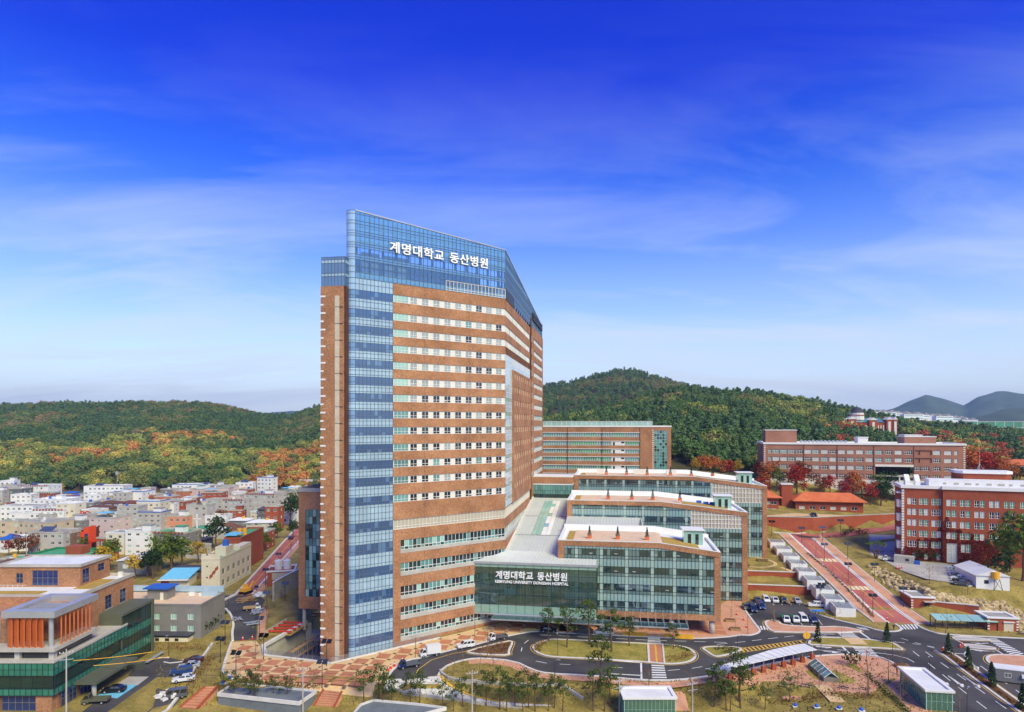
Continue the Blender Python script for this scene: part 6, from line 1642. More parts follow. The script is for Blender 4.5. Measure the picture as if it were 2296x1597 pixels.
mb = MB(); mb.cyl(28, 16, RT + 6, RT + 14.5, .07, .04, 5); [mb.tube((28, 16, RT + 8.6), (28 + a, 16 + b, RT + 6), .05, n=4) for a, b in ((1.3, 0), (-.8, 1), (-.8, -1))]; mb.build("antenna_mast", M['alu'], red)
for i in range(4): slab(red, "side_balcony", 'offw', -1.3, -.02, .8, 3.6, 11.5 + i * 5.0, 14.2 + i * 5.0)
slab(red, "side_balcony", 'offw', -1.5, -.02, .6, 4, 31.6, 32.2)
mb = MB(); r = random.Random(3); n_ = 0
def ivy_edge(x): return interp([(0, 10.5), (4, 14), (7, 15.6), (10, 16.6), (12, 21), (14, 24.5), (15, 20), (18, 19.5), (22, 18), (26, 16), (29, 13)], x) + noise.noise(Vector((x * .5, 1, 0))) * 2.2
while n_ < 9000:
    x = r.uniform(0, 29); z = r.uniform(7.5, 25)
    if z > ivy_edge(x): continue
    off = 0 if x < 12.5 else 1.0
    hit = any(a - .05 < x < b + .05 and c - .05 < z < d + .05 for a, b, c, d in ops1) if x < 12.5 else any(a + 12.45 < x < b + 12.55 and c - .05 < z < d + .05 for a, b, c, d in ops2)
    n_ += 1
    if hit: continue
    leaves(mb, (x, -off - .12, z), (.1, .06, .1), 1, .17, r)
stuff(mb.build("ivy", M['lf_ivy'], red))
def hip(parent, x0, x1, y0, y1, z0, h, ov, m, nm="roof"):
    """hipped roof"""
    x0, x1, y0, y1 = x0 - ov, x1 + ov, y0 - ov, y1 + ov; k = min(x1 - x0, y1 - y0) / 2; ym = (y0 + y1) / 2; xm = (x0 + x1) / 2
    a, b = ((x0 + k, ym, z0 + h), (x1 - k, ym, z0 + h)) if x1 - x0 >= y1 - y0 else ((xm, y0 + k, z0 + h), (xm, y1 - k, z0 + h))
    c = [(x0, y0, z0), (x1, y0, z0), (x1, y1, z0), (x0, y1, z0)]; mb = MB()
    if x1 - x0 >= y1 - y0: mb.add(c + [a, b], [(0, 1, 5, 4), (1, 2, 5), (2, 3, 4, 5), (3, 0, 4), (3, 2, 1, 0)])
    else: mb.add(c + [a, b], [(0, 1, 4), (1, 2, 5, 4), (2, 3, 5), (3, 0, 4, 5), (3, 2, 1, 0)])
    mb.box(x0, x1, y0, y1, z0 - .25, z0 - .004)
    return mb.build(nm, M[m], parent)
def tiled(label, pxl, pxr, D, yb, yt, h, dep, wn_):
    x0, x1 = xat(pxl, D), xat(pxr, D); zb = zat(yb, D); zt = zat(yt, D)
    t = thing("tiled_building", label, "building", (x0, D, 0), R(-12)); L = (x1 - x0)
    ops = [(1.5 + i * (L - 2) / wn_, 1.5 + i * (L - 2) / wn_ + 2.4, z, z + 1.4) for i in range(wn_) for z in (zb + .9, zb + 3.9) if z + 1.4 < zt]
    body(t, 0, L, 0, dep, zb - 4, zt, 'brickr', ops)
    for a, b, c, d in ops: Face(t, 0, 0, 0).place(window_mesh(b - a, d - c, 2, 1, M['offw'], M['gcurt'] if rnd.random() < .6 else M['gblk'], .12), "window", a, c, -.15)
    hip(t, 0, L, 0, dep, zt, h, 1.4, 'tile'); return t
t1 = tiled("low brick building under a wide orange hipped tile roof beside red maples", 1783, 1922, 282, 1161, 1122, 3.4, 8, 6)
t2 = tiled("small brick building under an orange tile roof half hidden by the highest wing", 1690, 1742, 284, 1150, 1114, 3.0, 9, 3)
tw = thing("brick_tower", "square brick stair tower between the two orange tile roofs", "tower", (xat(1752, 286), 286, 0), R(-12))
body(tw, 0, 4.6, 0, 4.6, 14, zat(1087, 286), 'brickr'); slab(tw, "coping", 'offw', -.3, 4.9, -.3, 4.9, zat(1087, 286), zat(1087, 286) + .5)
ch = thing("domed_hall", "red brick college hall with a dark dome and green roofs on the wooded hill", "building", (CHAPEL[0], CHAPEL[1], 44.0), R(-8))
K = 520 / F * .2749                                # metres per unit of the measured window
def cx6(x): return (q6(x, 0)[0] - 1950) / F * 520
def cz6(y): return zat(q6(0, y)[1], 520) - 44.0
slab(ch, "wall", 'brickr', cx6(900), cx6(1240), 0, 16, -8, cz6(105))
mb = MB(); mb.prism([(cx6(900), -.5), (cx6(1150), -.5), (cx6(1150), 16.5), (cx6(900), 16.5)], cz6(105), cz6(103)); x0, x1 = cx6(905), cx6(1145)
mb.add([(x0, -.6, cz6(105)), (x1, -.6, cz6(105)), (x1, 8, cz6(70)), (x0, 8, cz6(70)), (x0, 16.6, cz6(105)), (x1, 16.6, cz6(105))], [(0, 1, 2, 3), (3, 2, 5, 4), (0, 3, 4), (1, 5, 2)]); mb.build("roof", M['gteal'], ch)
for xa, xb, zt in ((870, 930, 62), (1030, 1092, 70), (1160, 1205, 66), (1212, 1242, 66)):
    slab(ch, "turret", 'brickr', cx6(xa), cx6(xb), -1.5, 6, -8, cz6(zt + 18))
    mb = MB(); a_, b_ = cx6(xa) - .4, cx6(xb) + .4; m_ = (a_ + b_) / 2
    mb.add([(a_, -1.8, cz6(zt + 18)), (b_, -1.8, cz6(zt + 18)), (m_, -1.8, cz6(zt - 4)), (a_, 6.2, cz6(zt + 18)), (b_, 6.2, cz6(zt + 18)), (m_, 6.2, cz6(zt - 4))], [(0, 1, 2), (1, 4, 5, 2), (3, 0, 2, 5), (4, 3, 5)]); mb.build("gable", M['offw'], ch)
    slab(ch, "tall_window", 'offw', m_ - .9, m_ + .9, -1.6, -1.45, -4, cz6(zt + 34))
for i in range(4): slab(ch, "tall_window", 'offw', cx6(940 + 22 * i), cx6(948 + 22 * i), -.15, .05, -2, cz6(130))
for i in range(3): slab(ch, "tall_window", 'offw', cx6(1100 + 20 * i), cx6(1107 + 20 * i), -.15, .05, -2, cz6(130))
mb = MB(); mb.cyl(cx6(968), 8, cz6(85), cz6(28), 5.6, 5.4, 14); mb.build("drum", M['offw'], ch)
mb = MB(); mb.cyl(cx6(968), 8, cz6(50), cz6(44), 6.0, 6.0, 14); mb.build("drum_band", M['brickr'], ch)
mb = MB(); n_ = 16; R0 = 4.6; zc = cz6(30)
rings = [(R0 * math.cos(a), zc + R0 * 1.15 * math.sin(a)) for a in [R(90) * i / 6 for i in range(7)]]
for (r0, z0), (r1, z1) in zip(rings, rings[1:]): mb.tube((cx6(968), 8, z0), (cx6(968), 8, z1), max(r0, .05), max(r1, .05), n_)
mb.cyl(cx6(968), 8, rings[-1][1], rings[-1][1] + 1.6, .35, .1, 6); mb.build("dome", M['tiled'], ch, smooth=True)
mb = MB(); mb.prism([(cx6(780), 2), (cx6(870), 2), (cx6(870), 10), (cx6(780), 10)], -8, [cz6(95), cz6(72), cz6(72), cz6(95)]); mb.build("side_wing", M['offw'], ch)
apart = [(1100, 12, 5), (1190, 10, 25), (1310, 22, 10), (1400, 30, 38), (1480, 35, 25), (1580, 40, 55), (1650, 45, 65), (1740, 60, 72), (1800, 68, 80), (1850, 75, 85), (1240, 20, 25), (1700, 55, 72)]
for i, (x, yt, yb) in enumerate(apart):
    D = 1350 + (i % 3) * 60; px, py = q6(x, yt)
    w_ = 26 + (i % 4) * 7
    a = thing("apartment_terrace", "white terraced apartment block with tiered gables on the far ridge", "building", (xat(px, D), D, 0), R(rnd.uniform(-20, 10)), "white apartments on the far ridge")
    zt = zat(py + 3, D); z0 = zt - 20 - (i % 3) * 5
    slab(a, "wall", 'white', -w_ / 2, w_ / 2, 0, 12, z0 - 20, zt)
    for s_ in (-1, 1):
        mb = MB(); xm = s_ * w_ * .24; hw = w_ * .2
        mb.add([(xm - hw, -.5, zt), (xm + hw, -.5, zt), (xm, -.5, zt + 5), (xm - hw, 12, zt), (xm + hw, 12, zt), (xm, 12, zt + 5)], [(0, 1, 2), (1, 4, 5, 2), (3, 0, 2, 5), (4, 3, 5)]); mb.build("gable_roof", M['roofg'], a)
    for k in range(4):
        mb = MB(); mb.box(-w_ / 2 + 1.5, w_ / 2 - 1.5, -.15, -.03, zt - 4.2 - k * 4.6, zt - 2.4 - k * 4.6); mb.build("window_band", M['gteal'], a)
    slab(a, "lower_tier", 'white', -w_ / 2 - 5, w_ / 2 + 4, -8, -.3, z0 - 20, zt - 9)
nt_ = thing("driving_range_net", "tall green driving range net on pale posts on the right hillside", "net", (xat(2170, 900), 900, 0), R(-14))
zt, zb_ = zat(946, 900), zat(972, 900)
for i in range(12):
    mb = MB(); mb.cyl(i * 11, 0, zb_ - 12, zt + .6, .45, .35, 6); mb.build("post", M['offw'], nt_)
    if i < 11: mb = MB(); mb.box(i * 11 + .5, i * 11 + 10.5, -.1, .1, zb_, zt); mb.build("net_panel", M['net'] if 'net' in M else M['ggrn'], nt_)
mb = MB(); mb.box(0, 121, -.3, .3, zt, zt + .5); mb.box(0, 121, -.3, .3, (zt + zb_) / 2, (zt + zb_) / 2 + .4); mb.build("top_beam", M['offw'], nt_)
fb = thing("tiled_building", "far brick building with an orange roof at the edge of the right hill", "building", (xat(2256, 330), 330, 0), R(-12))
slab(fb, "wall", 'brickr', 0, 30, 0, 12, 24, zat(1042, 330)); hip(fb, 0, 30, 0, 12, zat(1042, 330), 2.6, 1.2, 'tile'); slab(fb, "white_band", 'white', -.2, 30, -.2, -.05, zat(1043, 330) - 1, zat(1043, 330) - .4)

# ---------------------------------------------------------------- left foreground building with orange louvres
lb = thing("louvred_building", "brick and green glass building with rows of tall orange louvres", "building", (0, 0, 0), 0)
XR = -90.2
pn, bb = Panes(lb), MB()
fF, fS = Face(lb, -128, 126, 0), Face(lb, XR, 126, R(90)); WF = XR + 128
def both(rows, nf, ns, ln=24, mat_=None, off=0):
    curtain(pn, bb, fF, 0, WF, nf, rows, off, .1, .06); curtain(pn, bb, fS, 0, ln, ns, rows, off, .1, .06)
M['lgl'] = glass_mat("sea_green_glass", rgb(46, 116, 96), ior=1.7, random=.12); M['lgd'] = glass_mat("deep_green_glass", rgb(22, 50, 44), ior=1.8, random=.15)
both([(7.3, 8.5, M['lgl']), (8.5, 9.8, M['lgl'])], 34, 20); both([(4.7, 7.3, M['lgd'])], 17, 10, off=-.25); both([(3.4, 4.7, M['lgl'])], 34, 20)
bb.build("mullion_grid", M['framed'], lb); pn.finish()
slab(lb, "inner_wall", 'concd', -128, XR - .4, 126.4, 150, 3.4, 9.8)
for x in (-124, -113.5, -103, -92.5):
    slab(lb, "brick_pier", 'brickr3' if 'brickr3' in M else 'brick', x - 1.6, x + 1.6, 126.4, 128, -3, 3.4)
for x in (-118.7, -108.2, -97.7): Face(lb, x - 3.4, 126.8, 0).place(window_mesh(6.8, 3.2, 5, 2, M['rail'], M['gblu'], .1), "shopfront", 0, .1, 0)
for y in (128.4, 134, 139): Face(lb, XR - .3, y, R(90)).place(window_mesh(4.6, 3.1, 4, 2, M['rail'], M['gblu'], .1), "shopfront", 0, .1, 0)
slab(lb, "ground_wall", 'brick', -128, XR - .6, 127.6, 150, -3, 3.38)
slab(lb, "terrace_slab", 'conc', -128, XR + .15, 125.8, 150, 9.85, 10.25)
slab(lb, "upper_storey", 'gblk', -127, XR - 1.4, 127.6, 139.5, 10.25, 11.9); slab(lb, "floor_slab", 'conc', -128, XR - .1, 126.2, 139.4, 11.9, 12.7)
for x, y in ((-91.4, 127.4), (-98.2, 127.4), (-112, 127.4)): slab(lb, "stub_column", 'conc', x - .5, x + .5, y - .5, y + .5, 10.25, 11.9)
rim(lb, -100.6, XR + .1, 126, 139.4, 18.7, 20.0, 1.6, 'alu', "fascia_ring")
for i in range(5): slab(lb, "roof_slat", 'alu', -98.6, -92.2, 128 + i * 1.3, 128.4 + i * 1.3, 19.3, 19.6)
mb = MB(); mb.cyl(-91.6, 127.2, 12.7, 18.7, .45, .45, 12); mb.build("post", M['alu'], lb)
fin = MB().box(-.62, .62, -.12, .12, 0, 6.0).mesh("louvre", M['louv'])
for i in range(6): put(fin, "louvre", lb, (-99.4 + i * 1.22, 126.7, 12.7), R(-24))
for i in range(8): put(fin, "louvre", lb, (XR - .55, 128.9 + i * 1.24, 12.7), R(122))
slab(lb, "room_wall", 'brick', -99.8, -93.6, 130.5, 139, 12.7, 18.7)
slab(lb, "side_wall", 'brick', -130, -100.6, 129, 139.4, 12.7, 17.4); Face(lb, -103, 129, 0).place(window_mesh(2.2, 4.6, 2, 3, M['rail'], M['gblu'], .1), "window", 0, 12.9, .02)
so = [(2.4, 5.0, 13.2, 16.4), (8.0, 10.6, 13.2, 16.4), (2.4, 5.0, 8.2, 11.4), (8.0, 10.6, 8.2, 11.4)]
body(lb, -134, -95.6, 141, 161.6, -3, 18.6, 'brick', (), [(a + 7, b + 7, c, d) for a, b, c, d in so], nm="brick_body")
for a, b, c, d in so: Face(lb, -95.6, 148, R(90)).place(window_mesh(b - a, d - c, 2, 3, M['rail'], M['gblu'], .1, sill=.15, sillm=M['conc']), "window", a, c, -.15)
rim(lb, -134, -95.4, 140.8, 161.8, 18.6, 19.3, .5, 'conc'); slab(lb, "roof", 'roofw', -133.4, -96, 141.4, 161, 18.55, 18.7)
slab(lb, "roof_lawn", 'deckg', -101.5, -97.2, 148, 157, 18.7, 18.85); slab(lb, "roof_lawn", 'deckg', -126, -106, 142, 146, 18.7, 18.85)
mb = MB(); mb.prism([(-134, 139.4), (-100.6, 139.4), (-97, 141), (-134, 141)], 12.7, 18.9); mb.build("brick_parapet", M['brick'], lb)
body(lb, -120.5, -101.2, 150, 161, 18.6, 23.4, 'brick', [(4.2, 5.8, 19.6, 21.9), (8, 14, 19.0, 22.6)], [(.8, 3.4, 19.2, 22.6), (6.5, 9.0, 20.8, 22.6)], nm="penthouse")
fp = Face(lb, -120.5, 150, 0); fq = Face(lb, -101.2, 150, R(90))
for f_, a, b, c, d, n_ in ((fp, 4.2, 5.8, 19.6, 21.9, 2), (fp, 8, 14, 19.0, 22.6, 5), (fq, .8, 3.4, 19.2, 22.6, 2), (fq, 6.5, 9, 20.8, 22.6, 2)): f_.place(window_mesh(b - a, d - c, n_, 2, M['rail'], M['gblu'], .09), "window", a, c, -.15)
rim(lb, -120.8, -100.9, 149.7, 161.3, 23.4, 24.0, .5, 'conc'); slab(lb, "penthouse_roof", 'roofw', -120.4, -101.3, 150.1, 160.9, 23.42, 23.6)
for x, y in ((-126, 147), (-123.6, 148), (-124, 152), (-98.6, 160)): slab(lb, "air_unit", 'offw', x, x + 1.1, y, y + .6, 18.7, 19.9)
mb = MB(); [mb.box(-133 + i * 1.1, -132.94 + i * 1.1, 146.4, 146.46, 18.7, 20) for i in range(20)]; mb.box(-133, -111, 146.4, 146.46, 20, 20.06); mb.build("roof_railing", M['white'], lb)
slab(lb, "olive_box", 'olive', -95.55, -90.35, 148, 148.5, -1, 12.4); slab(lb, "olive_box", 'olive', -95.55, -90.0, 148, 161, 12.4, 13.0); slab(lb, "olive_box", 'olive', -95.5, -90.0, 160, 161, -1, 12.4)
fo_ = Face(lb, -90.3, 148.5, R(90)); pn, bb = Panes(lb), MB()
curtain(pn, bb, fo_, 0, 11.5, 10, [(.2, 2.4, M['lgd']), (2.4, 4.6, M['lgl']), (4.6, 6.8, M['lgd']), (6.8, 8.6, M['lgl']), (8.6, 12.3, M['lgd'])], 0, .1, .05); bb.build("mullion_grid", M['framed'], lb); pn.finish()
slab(lb, "olive_canopy", 'olive', -90.1, -85.4, 131.5, 146, 3.3, 3.8)
mb = MB(); mb.cyl(-86.6, 132.6, -.5, 3.3, .45, .45, 12); mb.build("column", M['conc'], lb)
slab(lb, "planter_wall", 'olive', -89.2, -86.6, 148, 151, 0, 1.2); slab(lb, "bicycle_rack", 'alu', -86.6, -85.8, 151, 158, .6, .8)
gb = thing("grey_building", "long grey rendered building with small white windows and blue-roofed roof hut", "building", (-112, 170.6, 0), R(-2))
fo = [(x, x + 1.6, z, z + 1.6) for z in (5.0, 1.9) for x in (3.0, 7.6, 12.2, 16.8, 21.4, 26.0) if not (z < 3 and x < 6)]
body(gb, 0, 29.6, 0, 13, 0, 8.7, 'greyw', fo, [])
for a, b, c, d in fo: Face(gb, 0, 0, 0).place(window_mesh(1.6, 1.6, 2, 1, M['white'], M['gpale'], .1), "window", a, c, -.12)
rim(gb, -.1, 29.7, -.1, 13.1, 8.7, 9.1, .4, 'greyw'); slab(gb, "roof", 'gravel' if 'gravel' in M else 'deck', .4, 29.2, .4, 12.6, 8.66, 8.8)
slab(gb, "back_parapet", 'bspan2', .2, 29.4, 12.7, 13.2, 8.7, 10.6); slab(gb, "back_parapet", 'bspan2', 25, 29.6, 9, 9.4, 8.8, 10.2)
slab(gb, "roof_hut", 'greyw', 12, 17.5, 5, 9, 8.8, 11.8); slab(gb, "hut_roof", 'blup', 11.2, 18.2, 4.2, 9.8, 11.8, 12.1); slab(gb, "hut_door", 'offw', 15.6, 16.5, 4.9, 4.98, 8.8, 10.8)
slab(gb, "lean_to", 'cream', 9, 27.5, -2.6, -.05, 0, 1.0); slab(gb, "lean_to_roof", 'tiled', 8.5, 28, -3.0, -.05, 1.6, 1.9)
for i in range(6): slab(gb, "small_window", 'gblk', 11 + i * 2.6, 12 + i * 2.6, -2.68, -2.6, .2, .9)
slab(gb, "air_unit", 'white', 21, 22.6, 9.5, 10.2, 8.8, 9.7); slab(gb, "air_unit", 'white', 24, 25.2, 9.2, 9.9, 8.8, 9.6)

# ---------------------------------------------------------------- the town on the left
WALLS = {'white': ('white', M['white']), 'cream': ('cream', M['cream']), 'grey': ('pale grey', mat("pale_grey_render", rgb(178, 174, 166), rgb(194, 190, 182), scale=.3, fine=.06, rough=.9)),
         'beige': ('beige', mat("beige_render", rgb(190, 172, 142), rgb(204, 188, 160), scale=.3, fine=.06, rough=.9)), 'pink': ('pinkish', mat("pinkish_render", rgb(208, 184, 174), rgb(218, 196, 186), scale=.3, fine=.05, rough=.9)),
         'salmon': ('salmon pink', mat("salmon_render", rgb(206, 140, 110), rgb(216, 152, 122), scale=.3, fine=.05, rough=.9)), 'brick': ('red brick', M['brickr']), 'orange': ('orange brick', mat("orange_house_brick", rgb(184, 104, 66), rgb(200, 122, 82), scale=.3, fine=.1, rough=.9)),
         'brown': ('brown', mat("brown_render", rgb(120, 96, 80), rgb(136, 110, 92), scale=.3, fine=.08, rough=.9)), 'dark': ('dark grey', mat("dark_grey_render", rgb(96, 98, 102), rgb(110, 112, 116), scale=.3, fine=.06, rough=.9)), 'warm': ('warm grey', M['greyw'])}
ROOFS = {'w': ('white roof', 'roofw'), 'g': ('green painted roof', 'roofgr'), 'k': ('grey roof', 'roofg'), 'h': ('brown hipped tile roof', 'tileb'), 'd': ('dark tiled roof', 'tiled'), 'b': ('blue metal roof', 'blup'), 'c': ('cyan metal roof', 'cyan'), 'm': ('pale metal roof', 'roofw')}
M['solar2'] = mat("roof_solar", rgb(92, 106, 140), rgb(110, 124, 158), rough=.25, scale=2, spec=.6)
M['wband'] = mat("teal_window", rgb(96, 130, 124), rgb(120, 150, 142), rough=.2, scale=1)
NUM = {1: "one", 2: "two", 3: "three", 4: "four", 5: "five"}
EXTRA = {'solar': "solar panels", 'tank': "a blue water tank", 'ytank': "a yellow water tank", 'hut': "a roof hut", 'redrail': "a red tiled parapet", 'bluerail': "a blue roof rail", 'mast': "a mast", 'rail': "a roof railing", 'steps': "outside stairs", 'sheet': "a blue-trimmed shelter"}
HOUSES = [  # window x0, x1, top, base, wall, roof, storeys, extras, remark
 (0, 95, 150, 262, 'white', 'k', 3, ('hut',), "at the wood's edge"), (0, 155, 205, 300, 'dark', 'k', 2, (), "below the wood's edge"), (150, 350, 185, 285, 'white', 'k', 3, ('solar', 'redrail'), ""), (600, 870, 190, 285, 'white', 'k', 3, ('solar', 'mast'), "under the tall mast"),
 (445, 540, 222, 270, 'grey', 'b', 2, (), "in the back row"), (1235, 1430, 180, 262, 'white', 'k', 4, ('bluerail',), "against the wood"), (1432, 1505, 178, 262, 'white', 'k', 3, ('solar',), "in the back row"), (1508, 1590, 180, 262, 'warm', 'k', 3, ('hut',), "in the back row"),
 (1590, 1685, 185, 272, 'pink', 'k', 4, (), "in the back row"), (1690, 1810, 165, 262, 'white', 'k', 4, ('solar',), "at the right of the back row"), (1845, 1958, 128, 238, 'white', 'k', 4, ('bluerail', 'hut'), "the tallest in the back row"), (2070, 2140, 192, 262, 'cream', 'w', 2, (), "near the annex"), (2150, 2296, 140, 215, 'white', 'k', 2, ('hut',), "peeping over the annex roof"),
 (75, 212, 250, 335, 'white', 'w', 3, ('rail',), ""), (215, 362, 240, 315, 'brick', 'g', 2, ('redrail',), ""), (240, 472, 285, 378, 'white', 'w', 3, ('hut',), "in mid town"), (470, 602, 245, 305, 'grey', 'b', 2, ('redrail',), ""), (600, 722, 250, 330, 'white', 'w', 3, (), "in mid town"), (722, 820, 255, 320, 'beige', 'k', 2, ('hut',), ""), (820, 1032, 230, 318, 'white', 'w', 3, ('bluerail', 'sheet'), ""),
 (1060, 1100, 270, 330, 'warm', 'd', 1, (), ""), (1105, 1240, 262, 330, 'orange', 'k', 3, ('tank',), "in mid town"), (1240, 1352, 222, 300, 'orange', 'k', 4, ('hut',), ""), (1352, 1442, 262, 330, 'orange', 'k', 3, ('tank', 'steps'), ""), (1442, 1592, 232, 322, 'brick', 'k', 3, ('sheet',), "behind the grey flats"), (1760, 1992, 242, 352, 'grey', 'k', 3, ('redrail', 'hut'), "near the red road"), (1992, 2140, 222, 312, 'grey', 'g', 3, ('sheet',), "near the annex"),
 (0, 235, 332, 440, 'white', 'k', 3, ('rail',), ""), (235, 452, 360, 462, 'white', 'k', 2, ('redrail',), ""), (400, 550, 312, 452, 'cream', 'w', 4, (), ""), (552, 640, 322, 392, 'brick', 'h', 1, (), ""), (600, 792, 322, 412, 'brown', 'h', 2, (), ""), (692, 842, 290, 372, 'white', 'h', 2, (), ""), (842, 992, 290, 365, 'brick', 'h', 2, ('redrail',), ""), (840, 996, 335, 500, 'grey', 'k', 5, (), "in mid town"), (980, 1152, 302, 422, 'cream', 'g', 3, ('bluerail',), ""),
 (1155, 1342, 292, 382, 'brick', 'k', 2, (), "behind the church"), (1335, 1492, 325, 500, 'grey', 'g', 4, ('rail',), "beside the church spire"), (1482, 1602, 282, 422, 'grey', 'k', 4, (), "with a slit stairwell"), (1602, 1762, 285, 422, 'grey', 'k', 4, ('redrail',), ""), (1850, 1905, 330, 440, 'dark', 'd', 2, (), ""),
 (0, 132, 440, 545, 'beige', 'g', 2, (), ""), (132, 408, 442, 552, 'beige', 'k', 2, ('rail',), ""), (410, 602, 432, 522, 'warm', 'k', 2, ('hut',), ""), (640, 852, 412, 572, 'pink', 'k', 4, ('sheet',), ""), (985, 1160, 382, 522, 'grey', 'k', 4, ('bluerail', 'hut'), "beside the salmon house"), (1165, 1346, 402, 510, 'salmon', 'k', 2, ('hut',), ""), (1470, 1622, 402, 502, 'white', 'k', 2, (), "behind the dark tree"), (1640, 1772, 412, 502, 'warm', 'm', 2, ('ytank',), ""), (1765, 1955, 432, 512, 'grey', 'm', 2, ('ytank',), "near the red road"), (1900, 2002, 332, 492, 'brick', 'k', 3, (), "by the red road"), (1992, 2112, 362, 452, 'white', 'k', 2, (), "by the red road"),
 (0, 60, 540, 660, 'white', 'b', 2, ('tank',), ""), (60, 200, 560, 652, 'white', 'w', 2, (), "beside the light pole"), (200, 460, 522, 668, 'grey', 'k', 3, ('solar',), ""), (455, 522, 520, 655, 'brown', 'k', 3, (), "left of the orange sign building"), (760, 900, 525, 672, 'cream', 'k', 3, ('rail',), "with banded windows"), (898, 1082, 512, 678, 'white', 'k', 4, ('hut',), "with small teal windows"), (1085, 1352, 520, 672, 'warm', 'g', 3, ('redrail', 'hut'), "facing the grove"), (1345, 1472, 552, 622, 'dark', 'd', 1, (), "among dark trees"), (1330, 1452, 622, 700, 'grey', 'g', 1, (), "beside the golden tree"), (1500, 1605, 480, 560, 'grey', 'm', 1, (), ""),
 (1680, 1910, 518, 640, 'brick', 'g', 3, ('tank',), "with cyan roof boxes"), (0, 182, 712, 780, 'warm', 'g', 1, (), ""), (1210, 1442, 772, 852, 'brown', 'd', 1, (), "behind the blue roofed shed"), (690, 762, 560, 640, 'brick', 'k', 1, (), "near the orange sign building"), (520, 640, 395, 470, 'grey', 'k', 2, (), "under the letters")]
wcache = {}
